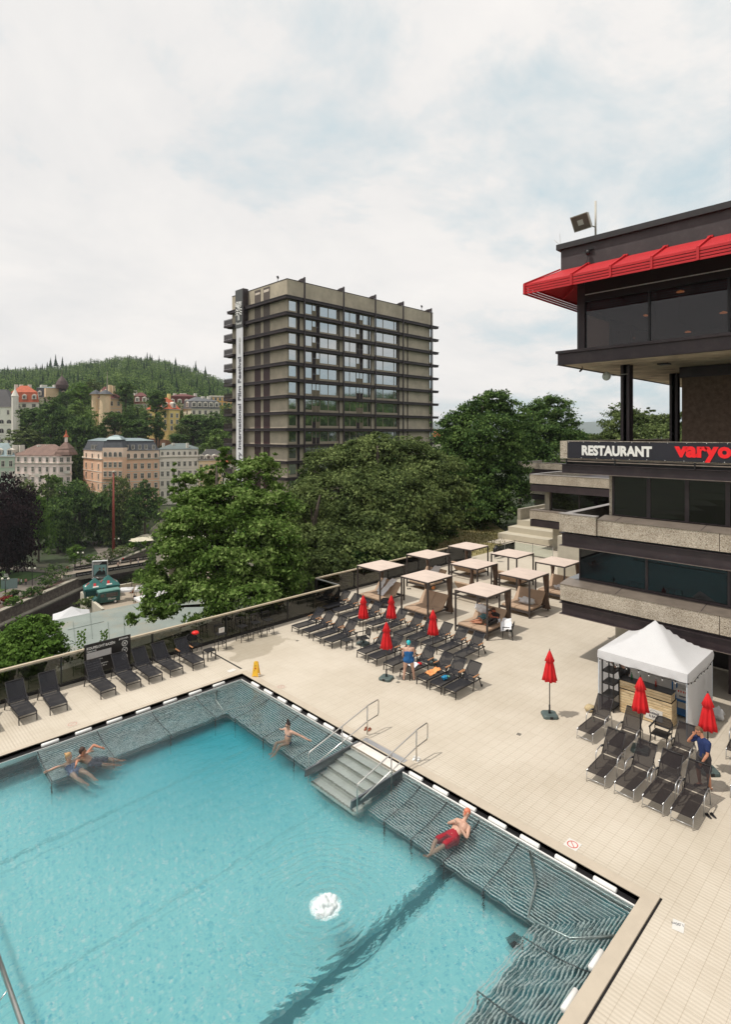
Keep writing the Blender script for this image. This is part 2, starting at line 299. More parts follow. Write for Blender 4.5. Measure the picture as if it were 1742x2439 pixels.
# ---------------------------------------------------------------- pool deck
PXW, PXE, PYS, PYN = -9.0, 13.37, 4.48, 21.43        # pool basin
def deck_mat():
    m = bpy.data.materials.new('beige_deck_tiles'); m.use_nodes = True; t = m.node_tree; b = t.nodes['Principled BSDF']; b.inputs['Roughness'].default_value = 0.62; b.inputs['Specular IOR Level'].default_value = 0.3
    g = t.nodes.new('ShaderNodeNewGeometry'); mp = t.nodes.new('ShaderNodeMapping'); t.links.new(g.outputs['Position'], mp.inputs[0])
    br = t.nodes.new('ShaderNodeTexBrick'); t.links.new(mp.outputs[0], br.inputs['Vector']); br.inputs['Scale'].default_value = 1.0; br.offset = 0.0
    br.inputs['Brick Width'].default_value = 0.60; br.inputs['Row Height'].default_value = 0.30; br.inputs['Mortar Size'].default_value = 0.0045; br.inputs['Mortar Smooth'].default_value = 0.3
    br.inputs['Color1'].default_value = (0.585, 0.522, 0.432, 1); br.inputs['Color2'].default_value = (0.572, 0.508, 0.418, 1); br.inputs['Mortar'].default_value = (0.46, 0.395, 0.31, 1)
    n = t.nodes.new('ShaderNodeTexNoise'); n.inputs['Scale'].default_value = 0.28; n.inputs['Detail'].default_value = 8; n.inputs['Roughness'].default_value = 0.65; t.links.new(g.outputs['Position'], n.inputs['Vector'])
    r = t.nodes.new('ShaderNodeValToRGB'); t.links.new(n.outputs[0], r.inputs[0]); r.color_ramp.elements[0].position = .33; r.color_ramp.elements[1].position = .6
    r.color_ramp.elements[0].color = (.86, .845, .815, 1); r.color_ramp.elements[1].color = (1, 1, 1, 1)
    x = t.nodes.new('ShaderNodeMix'); x.data_type = 'RGBA'; x.blend_type = 'MULTIPLY'; x.inputs['Factor'].default_value = 1.0; t.links.new(br.outputs[0], x.inputs[6]); t.links.new(r.outputs[0], x.inputs[7])
    # damp patches
    n4 = t.nodes.new('ShaderNodeTexNoise'); n4.inputs['Scale'].default_value = 0.55; n4.inputs['Detail'].default_value = 6; n4.inputs['Roughness'].default_value = 0.55; t.links.new(g.outputs['Position'], n4.inputs['Vector'])
    vm = t.nodes.new('ShaderNodeVectorMath'); vm.operation = 'DISTANCE'; t.links.new(g.outputs['Position'], vm.inputs[0]); vm.inputs[1].default_value = (15.6, 23.9, 0)
    mr = t.nodes.new('ShaderNodeMapRange'); t.links.new(vm.outputs['Value'], mr.inputs[0]); mr.inputs[1].default_value = 0.6; mr.inputs[2].default_value = 3.2; mr.inputs[3].default_value = 0.28; mr.inputs[4].default_value = -0.35
    ad = t.nodes.new('ShaderNodeMath'); ad.operation = 'ADD'; t.links.new(n4.outputs[0], ad.inputs[0]); t.links.new(mr.outputs[0], ad.inputs[1])
    r4 = t.nodes.new('ShaderNodeValToRGB'); t.links.new(ad.outputs[0], r4.inputs[0]); r4.color_ramp.elements[0].position = .55; r4.color_ramp.elements[1].position = .60; r4.color_ramp.elements[0].color = (1, 1, 1, 1); r4.color_ramp.elements[1].color = (.74, .73, .70, 1)
    x4 = t.nodes.new('ShaderNodeMix'); x4.data_type = 'RGBA'; x4.blend_type = 'MULTIPLY'; x4.inputs['Factor'].default_value = 1.0; t.links.new(x.outputs[2], x4.inputs[6]); t.links.new(r4.outputs[0], x4.inputs[7])
    t.links.new(x4.outputs[2], b.inputs['Base Color'])
    # anti-slip ribs across each tile
    wv = t.nodes.new('ShaderNodeTexWave'); wv.wave_type = 'BANDS'; wv.bands_direction = 'X'; wv.inputs['Scale'].default_value = 3.2; t.links.new(g.outputs['Position'], wv.inputs['Vector'])
    bp = t.nodes.new('ShaderNodeBump'); bp.inputs['Strength'].default_value = 0.45; bp.inputs['Distance'].default_value = 0.012; t.links.new(wv.outputs[0], bp.inputs['Height'])
    bp2 = t.nodes.new('ShaderNodeBump'); bp2.inputs['Strength'].default_value = 0.5; bp2.inputs['Distance'].default_value = 0.006; bp2.invert = True; t.links.new(br.outputs['Fac'], bp2.inputs['Height']); t.links.new(bp.outputs[0], bp2.inputs['Normal'])
    t.links.new(bp2.outputs[0], b.inputs['Normal']); return m
M_deck = deck_mat(); M_coping = mat('pale_coping_stone', (0.50, 0.43, 0.34), 0.6, 0, 0.06, 2, world=True)
GUT = 0.26
mb = MB()
XE = PXE; DN = 25.95
mb.box(-14, 70, 21.43 + .0, DN, -0.6, 0)                 # strip beyond the pool
mb.box(22.8, 46.8, DN, 28.1, -0.6, 0)
mb.box(XE, 70, -25, 21.43, -0.6, 0)
mb.box(-14, XE, -25, 4.48, -0.6, 0)
mb.box(46.8, 49.2, DN, 31.0, -0.6, -0.002)
deck = mb.build('pool_deck', M_deck); tag(deck, kind='structure')
# coping along each side (raised rim), dark overflow gutter inside it
cp = MB()
cp.box(XE + .0, XE + .30, PYS + .30, PYN + .0, 0.0, 0.025)
cp.box(PXW, XE + .30, PYN, PYN + .16, 0.0, 0.025)
cp.box(PXW, XE + .30, PYS - .02, PYS + .30, 0.0, 0.045)
tag(cp.build('pool_coping', M_coping, bevel=.008), kind='structure')
sl = MB(); sl.box(PXW, XE + .32, PYS - .06, PYS - .02, 0.0, 0.006); sl.box(13.58, 13.66, 21.9, 24.6, 0.0, 0.006)
tag(sl.build('drain_channel', M_black), kind='structure')
# basin
def basin_mat():
    m = bpy.data.materials.new('pool_mosaic_painted_depth'); m.use_nodes = True; t = m.node_tree; b = t.nodes['Principled BSDF']; b.inputs['Roughness'].default_value = 0.4
    g = t.nodes.new('ShaderNodeNewGeometry')
    nd = t.nodes.new('ShaderNodeTexNoise'); nd.inputs['Scale'].default_value = 2.2; nd.inputs['Detail'].default_value = 4; t.links.new(g.outputs['Position'], nd.inputs['Vector'])
    sc = t.nodes.new('ShaderNodeVectorMath'); sc.operation = 'MULTIPLY_ADD'; t.links.new(nd.outputs['Color'], sc.inputs[0]); sc.inputs[1].default_value = (.30, .30, 0); t.links.new(g.outputs['Position'], sc.inputs[2])
    sp = t.nodes.new('ShaderNodeSeparateXYZ'); t.links.new(sc.outputs[0], sp.inputs[0])
    # dark lane stripe along X near y=9.4 (and thin ones further away)
    def stripe(y, hw):
        a = t.nodes.new('ShaderNodeMath'); a.operation = 'SUBTRACT'; t.links.new(sp.outputs[1], a.inputs[0]); a.inputs[1].default_value = y + .15
        c = t.nodes.new('ShaderNodeMath'); c.operation = 'ABSOLUTE'; t.links.new(a.outputs[0], c.inputs[0])
        e = t.nodes.new('ShaderNodeMath'); e.operation = 'LESS_THAN'; t.links.new(c.outputs[0], e.inputs[0]); e.inputs[1].default_value = hw; return e
    s1 = stripe(9.02, .21); s2 = stripe(13.1, .03); s3 = stripe(17.4, .04)
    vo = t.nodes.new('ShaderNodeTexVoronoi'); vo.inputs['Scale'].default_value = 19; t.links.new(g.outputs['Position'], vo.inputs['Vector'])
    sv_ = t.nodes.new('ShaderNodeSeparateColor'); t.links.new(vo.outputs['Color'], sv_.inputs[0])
    r = t.nodes.new('ShaderNodeValToRGB'); t.links.new(sv_.outputs[0], r.inputs[0])  # pale and dark cells put the water's sparkle into the floor colour
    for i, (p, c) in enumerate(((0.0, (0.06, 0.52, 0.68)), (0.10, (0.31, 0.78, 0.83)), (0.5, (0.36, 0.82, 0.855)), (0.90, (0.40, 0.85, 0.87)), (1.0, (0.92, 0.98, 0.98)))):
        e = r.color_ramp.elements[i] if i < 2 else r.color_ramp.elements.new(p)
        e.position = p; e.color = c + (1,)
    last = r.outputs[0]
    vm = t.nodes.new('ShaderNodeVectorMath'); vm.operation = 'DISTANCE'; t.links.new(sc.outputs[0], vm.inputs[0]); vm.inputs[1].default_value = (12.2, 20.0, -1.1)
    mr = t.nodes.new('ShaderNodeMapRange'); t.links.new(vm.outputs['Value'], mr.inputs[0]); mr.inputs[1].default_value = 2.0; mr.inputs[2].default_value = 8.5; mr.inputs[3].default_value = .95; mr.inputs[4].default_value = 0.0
    x0 = t.nodes.new('ShaderNodeMix'); x0.data_type = 'RGBA'; t.links.new(mr.outputs[0], x0.inputs['Factor']); t.links.new(last, x0.inputs[6]); x0.inputs[7].default_value = (0.01, 0.42, 0.52, 1); last = x0.outputs[2]  # darkening of deeper water painted into the floor colour near the far corner
    for s_, c_ in ((s1, (0.035, 0.17, 0.20, 1)), (s2, (0.20, 0.55, 0.60, 1)), (s3, (0.12, 0.45, 0.50, 1))):
        x = t.nodes.new('ShaderNodeMix'); x.data_type = 'RGBA'; t.links.new(s_.outputs[0], x.inputs['Factor']); t.links.new(last, x.inputs[6]); x.inputs[7].default_value = c_; last = x.outputs[2]
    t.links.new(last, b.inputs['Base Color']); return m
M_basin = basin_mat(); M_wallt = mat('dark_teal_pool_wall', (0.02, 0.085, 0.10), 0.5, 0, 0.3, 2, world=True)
WZ = -0.09
bs = MB()
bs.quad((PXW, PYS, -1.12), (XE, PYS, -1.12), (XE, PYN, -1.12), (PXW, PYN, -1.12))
bs.mi(1)
for a, b_ in (((PXW, PYN), (XE, PYN)), ((XE, PYN), (XE, PYS)), ((XE, PYS), (PXW, PYS)), ((PXW, PYS), (PXW, PYN))):
    bs.quad((a[0], a[1], -1.12), (a[0], a[1], -0.001), (b_[0], b_[1], -0.001), (b_[0], b_[1], -1.12))
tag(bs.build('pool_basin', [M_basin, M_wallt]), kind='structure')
# overflow gutter (black channel with a white lip)
gt = MB()
gt.box(PXW, XE - .003, PYN - GUT, PYN - .003, -0.30, -0.10); gt.box(XE - .20, XE - .003, 14.10, PYN - GUT, -0.30, -0.10); gt.box(XE - .20, XE - .003, PYS + .3, 11.80, -0.30, -0.10)
gt.mi(1); gt.box(XE - .245, XE - .205, PYS + .3, 11.80, -0.30, -0.065); gt.box(XE - .225, XE - .205, 14.10, PYN - GUT - .003, -0.30, -0.078)
gt.box(PXW, XE - GUT - .003, PYN - GUT - .018, PYN - GUT - .003, -0.30, -0.078)
tag(gt.build('overflow_gutter', [M_black, M_white]), kind='structure')
# water
def water_mat(name, tint, ring=None, bscale=1.0, strength=0.35, body=None, haze=None, hz=0.0):
    m = bpy.data.materials.new(name); m.use_nodes = True; t = m.node_tree; t.nodes.remove(t.nodes['Principled BSDF']); o = t.nodes['Material Output']
    g = t.nodes.new('ShaderNodeNewGeometry')
    mp = t.nodes.new('ShaderNodeMapping'); t.links.new(g.outputs['Position'], mp.inputs[0]); mp.inputs['Rotation'].default_value = (0, 0, R(-38)); mp.inputs['Scale'].default_value = (1.0, 2.2, 1)
    n1 = t.nodes.new('ShaderNodeTexNoise'); n1.inputs['Scale'].default_value = 1.1*bscale; n1.inputs['Detail'].default_value = 5; n1.inputs['Roughness'].default_value = .55; n1.inputs['Distortion'].default_value = .6; t.links.new(mp.outputs[0], n1.inputs['Vector'])
    n2 = t.nodes.new('ShaderNodeTexNoise'); n2.inputs['Scale'].default_value = 9*bscale; n2.inputs['Detail'].default_value = 3; t.links.new(mp.outputs[0], n2.inputs['Vector'])
    h = t.nodes.new('ShaderNodeMath'); h.operation = 'MULTIPLY_ADD'; t.links.new(n2.outputs[0], h.inputs[0]); h.inputs[1].default_value = 0.22; t.links.new(n1.outputs[0], h.inputs[2]); hh = h
    if ring:
        vd = t.nodes.new('ShaderNodeVectorMath'); vd.operation = 'DISTANCE'; t.links.new(g.outputs['Position'], vd.inputs[0]); vd.inputs[1].default_value = ring
        nz = t.nodes.new('ShaderNodeMath'); nz.operation = 'MULTIPLY_ADD'; t.links.new(n1.outputs[0], nz.inputs[0]); nz.inputs[1].default_value = 0.5; t.links.new(vd.outputs['Value'], nz.inputs[2])
        sn = t.nodes.new('ShaderNodeMath'); sn.operation = 'MULTIPLY'; t.links.new(nz.outputs[0], sn.inputs[0]); sn.inputs[1].default_value = 30.0
        s2 = t.nodes.new('ShaderNodeMath'); s2.operation = 'SINE'; t.links.new(sn.outputs[0], s2.inputs[0])
        fa = t.nodes.new('ShaderNodeMapRange'); t.links.new(vd.outputs['Value'], fa.inputs[0]); fa.inputs[1].default_value = .3; fa.inputs[2].default_value = 3.1; fa.inputs[3].default_value = .50; fa.inputs[4].default_value = 0
        ml = t.nodes.new('ShaderNodeMath'); ml.operation = 'MULTIPLY_ADD'; t.links.new(s2.outputs[0], ml.inputs[0]); t.links.new(fa.outputs[0], ml.inputs[1]); t.links.new(h.outputs[0], ml.inputs[2]); hh = ml
    bp = t.nodes.new('ShaderNodeBump'); bp.inputs['Strength'].default_value = strength; bp.inputs['Distance'].default_value = 0.17; t.links.new(hh.outputs[0], bp.inputs['Height'])
    gl = t.nodes.new('ShaderNodeBsdfGlossy'); gl.inputs['Roughness'].default_value = 0.05; gl.inputs[0].default_value = (1, 1, 1, 1); t.links.new(bp.outputs[0], gl.inputs['Normal'])
    if body: tr = t.nodes.new('ShaderNodeBsdfDiffuse'); tr.inputs[0].default_value = body + (1,)
    else: tr = t.nodes.new('ShaderNodeBsdfTransparent'); tr.inputs[0].default_value = tint + (1,)
    if not body:
        rf_ = t.nodes.new('ShaderNodeBsdfRefraction'); rf_.inputs['IOR'].default_value = 1.12; rf_.inputs['Roughness'].default_value = 0.0; rf_.inputs[0].default_value = tint + (1,); bw = t.nodes.new('ShaderNodeBump'); bw.inputs['Strength'].default_value = 1.0; bw.inputs['Distance'].default_value = 0.045; t.links.new(hh.outputs[0], bw.inputs['Height']); t.links.new(bw.outputs[0], rf_.inputs['Normal'])
        m5 = t.nodes.new('ShaderNodeMixShader'); m5.inputs[0].default_value = .78; t.links.new(tr.outputs[0], m5.inputs[1]); t.links.new(rf_.outputs[0], m5.inputs[2]); tr = m5
    if haze:
        df = t.nodes.new('ShaderNodeBsdfDiffuse'); df.inputs[0].default_value = haze + (1,); m2 = t.nodes.new('ShaderNodeMixShader'); m2.inputs[0].default_value = hz; t.links.new(bp.outputs[0], df.inputs['Normal']); t.links.new(tr.outputs[0], m2.inputs[1]); t.links.new(df.outputs[0], m2.inputs[2]); tr = m2
    fr = t.nodes.new('ShaderNodeFresnel'); fr.inputs[0].default_value = 1.33; t.links.new(bp.outputs[0], fr.inputs['Normal'])
    ms = t.nodes.new('ShaderNodeMixShader'); t.links.new(fr.outputs[0], ms.inputs[0]); t.links.new(tr.outputs[0], ms.inputs[1]); t.links.new(gl.outputs[0], ms.inputs[2]); t.links.new(ms.outputs[0], o.inputs[0]); return m
FX, FY = 8.18, 9.67
wt = MB(); wt.quad((PXW, PYS + .02, WZ), (XE - .24, PYS + .02, WZ), (XE - .24, PYN - GUT - .02, WZ), (PXW, PYN - GUT - .02, WZ))
water = wt.build('pool_water', water_mat('pool_water_surface', (0.90, 0.985, 0.99), (FX, FY, WZ), haze=(0.20, 0.50, 0.52), hz=.01)); tag(water, kind='structure')
# underwater lounging grates of steel tubes
rnd = random.Random(11)
def wig(p, q, amp, step=0.11, wl=0.42):
    p, q = Vector(p), Vector(q); L_ = (q - p).length; n = max(2, int(L_/step)); t = (q - p)/L_; nr = Vector((-t.y, t.x, 0)); ph = rnd.uniform(0, 6); o = []
    for i in range(n + 1):
        s_ = L_*i/n; e = min(1, s_*2, (L_ - s_)*2)
        c_ = p + t*s_; x_, y_ = c_.x, c_.y
        o.append(c_ + nr*(amp*e*(math.sin(x_*9.1 + 3*math.sin(y_*2.3)) + math.sin(y_*10.3 + 2.5*math.sin(x_*2.9)) + .8*math.sin(x_*15 + y_*13) + rnd.uniform(-.45, .45))))
    return o
def prof(o_):   # depth of the grate below the water at distance o_ from the wall
    return WZ - .045 - (0.30*min(1, max(0, (o_ - .3)/.8))**.7) - 0.10*max(0, o_ - 1.1)
def grate(paths, label, shade_sheet, ends):
    root = empty('underwater_bench', (0, 0, 0), 0, label, 'pool bench', 'tubular benches under water along the pool edge')
    tb = MB()
    for k in range(21):
        o_ = .30 + k*.079; pts = [(x, y, prof(o_)) for x, y in paths(o_)]; full = []
        for a, b_ in zip(pts[:-1], pts[1:]):
            wp = wig(a, b_, .003 + (.013 if abs(a[1] - b_[1]) < .1 and a[1] < 8 else .008)*min(1, k/10)); full += wp if not full else wp[1:]
        tb.tube(full, .0140, 5, False)
    tb.build('tube_slats', mat('submerged_steel', (0.97, 0.97, 0.94), 0.35, 0.0, 0.03, 3, world=True), root, True)
    sh = MB(); ring = [.28, .6, 1.0, 1.5, 1.80]  # dark teal sheet added under the tubes to supply the shade between them
    for a, b_ in zip(ring[:-1], ring[1:]):
        pa, pb = paths(a), paths(b_)
        for i in range(len(pa) - 1):
            sh.quad((pa[i][0], pa[i][1], prof(a) - .16), (pa[i+1][0], pa[i+1][1], prof(a) - .16), (pb[i+1][0], pb[i+1][1], prof(b_) - .16), (pb[i][0], pb[i][1], prof(b_) - .16))
    sh.build('bench_shade_sheet', mat('bench_shade_teal', (0.022, 0.125, 0.145), 0.5, 0, 0.9, 1.5, world=True), root)
    br = MB()
    for (x, y, dx_, dy_) in ends:
        br.tube([(x + dx_*o_, y + dy_*o_, prof(o_) + .004) for o_ in (.3, .6, .9, 1.2, 1.5, 1.9)], .02, 5)
        br.tube([(x + dx_*1.9, y + dy_*1.9, prof(1.9)), (x + dx_*1.9, y + dy_*1.9, -1.1)], .02, 5)
    br.build('support_bracket', M_dark, root, True)
    return root
grate(lambda o_: [(5.27, PYN - o_), (XE - o_, PYN - o_), (XE - o_, 14.25)], 'tubular steel bench under water around the far pool corner', None,
      [(5.3, PYN, 0, -1), (7.2, PYN, 0, -1), (9.2, PYN, 0, -1), (11.0, PYN, 0, -1), (XE, 18.9, -1, 0), (XE, 17.0, -1, 0), (XE, 15.2, -1, 0)])
grate(lambda o_: [(XE - o_, 11.65), (XE - o_, PYS + o_), (PXW + .5, PYS + o_)], 'tubular steel bench under water between the steps and the near corner', None,
      [(XE, 11.0, -1, 0), (XE, 10.0, -1, 0), (XE, 8.9, -1, 0), (XE, 7.7, -1, 0), (11.0, PYS, 0, 1), (9.3, PYS, 0, 1), (7.5, PYS, 0, 1)])
# corner braces on the grates
for (p, q, wh, nm) in (((12.62, 19.9), (11.45, 19.55), 0, 'far'), ((12.75, 7.0), (11.6, 6.45), 1, 'near')):
    pass
def brace(pts, label):
    o = MB().tube(pts, .035, 8).build('grab_pipe', M_steel, None, True); tag(o, label, 'pool pipe')
brace([(11.9, PYN - .4, -.14), (11.55, 20.5, -.3), (11.42, 19.65, -.45), (12.3, 19.35, -.42), (XE - .5, 19.6, -.2)], 'bent steel pipe across the bench at the far pool corner')
brace([(XE - .35, 7.35, -.12), (12.35, 6.8, -.30), (11.5, 6.55, -.5), (11.62, 5.6, -.42), (12.15, PYS + .3, -.1)], 'bent steel pipe across the bench at the near pool corner')
# floats in the gutter
def float_obj():
    m = MB(); m.tube([(-.27, 0, 0), (-.255, 0, 0), (.255, 0, 0), (.27, 0, 0)], [.045, .062, .062, .045], 14)
    return m
fl = float_obj().build('gutter_float', M_white, None, True)
gi = 0
def put_float(x, y, z, rz, lab):
    global gi
    o = fl if gi == 0 else fl.copy()
    if gi: COL.objects.link(o)
    o.location = (x, y, z); o.rotation_euler = (0, 0, rz); tag(o, lab, 'float', 'white floats in the pool gutter'); gi += 1
for i in range(7): put_float(12.15 - i*1.07, PYN - .13, -.05, 0, f'white gutter float on the far pool edge, {ORD[i]} from the far corner')
for i in range(7): put_float(XE - .13, 20.2 - i*.95, -.05, R(90), f'white gutter float on the long edge before the steps, {ORD[i]} from the far corner')
for i in range(7): put_float(XE - .13, 11.35 - i*.97, -.05, R(90), f'white gutter float on the long edge after the steps, {ORD[i]} from the steps')
for i in range(3): put_float(11.2 - i*1.15, PYS + .37, -.04, 0, f'white float under the near pool coping, {ORD[i]} from the near corner')
# handrail of the near basin edge, far left
hr = MB(); hr.tube([(2.62, 1, .02), (2.62, 18, .02)], .045, 10); 
for y in (6, 9, 12.35, 15): hr.tube([(2.62, y, .02), (2.30, y + .02, -.3)], .012, 6)
tag(hr.build('pool_rail', M_steel, None, True), 'straight steel rail over the water at the lower left', 'handrail')
# steps into the pool
st = empty('pool_steps', (0, 0, 0), 0, 'steel steps descending into the pool between two handrails', 'pool steps')
tread = mat('step_tread', (0.78, 0.72, 0.66), 0.5, 0.1, 0.1, 3, world=True); tread_w = mat('step_cheek', (0.16, 0.17, 0.18), 0.45, 0.3, 0.15, world=True)
sb = MB()
for k in range(6):
    x1 = 13.36 - (0.0 if k == 0 else .42 + (k-1)*.35); x0 = 13.36 - .42 - k*.35; z = -.05 - k*.115
    sb.mi(0); sb.box(x0, x1, 11.92, 13.98, z - .12, z); sb.mi(1); sb.box(x0 - .004, x0 + .06, 11.92, 13.98, z + .001, z + .006)
sb.build('treads', [tread, mat('tread_nosing', (0.16, 0.14, 0.10), 0.7)], st)
for y in (11.86, 13.98):
    ck = MB(); yy = (y, y + .06)
    ring = [[(13.30, a, -.02), (12.9, a, -.03), (11.05, a, -.06), (11.0, a, -.34), (12.2, a, -.40), (13.30, a, -.22)] for a in yy]
    ck.loft(ring); ck.build('side_panel', tread_w, st)
mtp = MB(); mtp.box(13.40, 13.60, 12.0, 13.9, .026, .032); mtp.build('threshold_grille', M_alu, st)
for y, side in ((14.05, 'far'), (11.8, 'near')):
    h = empty('handrail', (0, 0, 0), 0, f'bent stainless handrail on the {side} side of the pool steps', 'handrail', 'handrails of the pool steps')
    m = MB(); dy = .03
    m.tube([(14.32, y, .50), (14.36, y, .56), (14.36, y, 1.0), (14.32, y, 1.04), (13.80, y, 1.0), (13.76, y, .98), (11.25, y, .40), (11.18, y, .34), (11.18, y, -.7)], .021, 10)
    m.tube([(14.32, y, .50), (13.80, y, .45), (11.30, y, -.12)], .019, 10)
    m.build('rail', M_steel, h, True)
    MB().tube([(13.80, y, 0), (13.80, y, 1.0)], .021, 10).build('post', M_steel, h, True); MB().tube([(12.62, y, .72), (12.62, y, -.7)], .021, 10).build('post', M_steel, h, True)
# small markings and drains on the deck
def decal(name, cx, cy, sx_, sy_, rz, m, label, cat, z=.004, grp=None):
    o = MB().box(-sx_/2, sx_/2, -sy_/2, sy_/2, 0, .003).build(name, m, None, loc=(cx, cy, z), rz=rz); tag(o, label, cat, grp); return o
M_dw = mat('white_sticker', (0.66, 0.64, 0.60), 0.5, 0, 0.05); M_dr = mat('red_print', (0.55, 0.08, 0.06), 0.6)
M_drf = mat('faded_red_print', (0.50, 0.30, 0.24), 0.6); M_grey_t = mat('grey_print', (0.12, 0.12, 0.14), 0.6)
def noentry(cx, cy, lab, faded=False, s=1.0):
    root = decal('floor_sign', cx, cy, .34*s, .34*s, 0, M_dw if not faded else mat('faded_sticker', (0.52, 0.45, 0.37), .6), lab, 'floor sign', grp='round prohibition stickers on the deck')
    m = MB(); n = 28; mm = M_drf if faded else M_dr
    for i in range(n):
        a, b_ = 6.2832*i/n, 6.2832*(i+1)/n
        m.quad((.11*s*math.cos(a), .11*s*math.sin(a), .005), (.135*s*math.cos(a), .135*s*math.sin(a), .005), (.135*s*math.cos(b_), .135*s*math.sin(b_), .005), (.11*s*math.cos(b_), .11*s*math.sin(b_), .005))
    m.quad((-.09*s, -.075*s, .0055), (-.075*s, -.09*s, .0055), (.09*s, .075*s, .0055), (.075*s, .09*s, .0055))
    m.build('symbol', mm, root)
p = PP(1365, 2012); noentry(p.x, p.y, 'white floor sticker with a red crossed circle near the near corner of the pool')
p = PP(670, 1636); noentry(p.x, p.y, 'faded round floor sticker near the yellow sign', True, 1.05)
p = PP(172, 1725); noentry(p.x, p.y, 'faded round floor sticker between two groups of loungers at left', True, 1.1)
p = PP(1617, 2206); d = decal('depth_marker', p.x, p.y, .30, .22, R(12), M_dw, 'white depth marker reading 1,00m on the deck at the near pool corner', 'floor sign')
tx = text('lettering', '1,00m', .10, (.10, -.10, .005), (-.25, .97, 0), (-.97, -.25, 0), M_grey_t, d)
p = PP(555, 1599); decal('floor_plate', p.x, p.y + .12, .36, .24, R(5), M_dw, 'small white plate on the deck beyond the far pool corner', 'floor plate')
for (px, py, t_) in ((1452, 1520, 'under the tent corner'), (1237, 1749, 'in the open middle of the deck'), (708, 1526, 'left of the lounger rows'), (949, 1625, 'by the green umbrella base'), (1303, 1469, 'in front of the parapet')):
    p = PP(px, py); decal('drain_cover', p.x, p.y, .16, .14, .2, mat('drain_grey', (0.20, 0.18, 0.15), .6, .2), 'small grey drain cover ' + t_, 'drain')
# dark object on the pool floor
o = MB().blob((0, 0, 0), (.19, .15, .06), 2, .25, 4).build('diving_brick', M_black, None, loc=(11.22, 6.72, -1.04) ); tag(o, 'small black object lying on the pool floor at right', 'object')
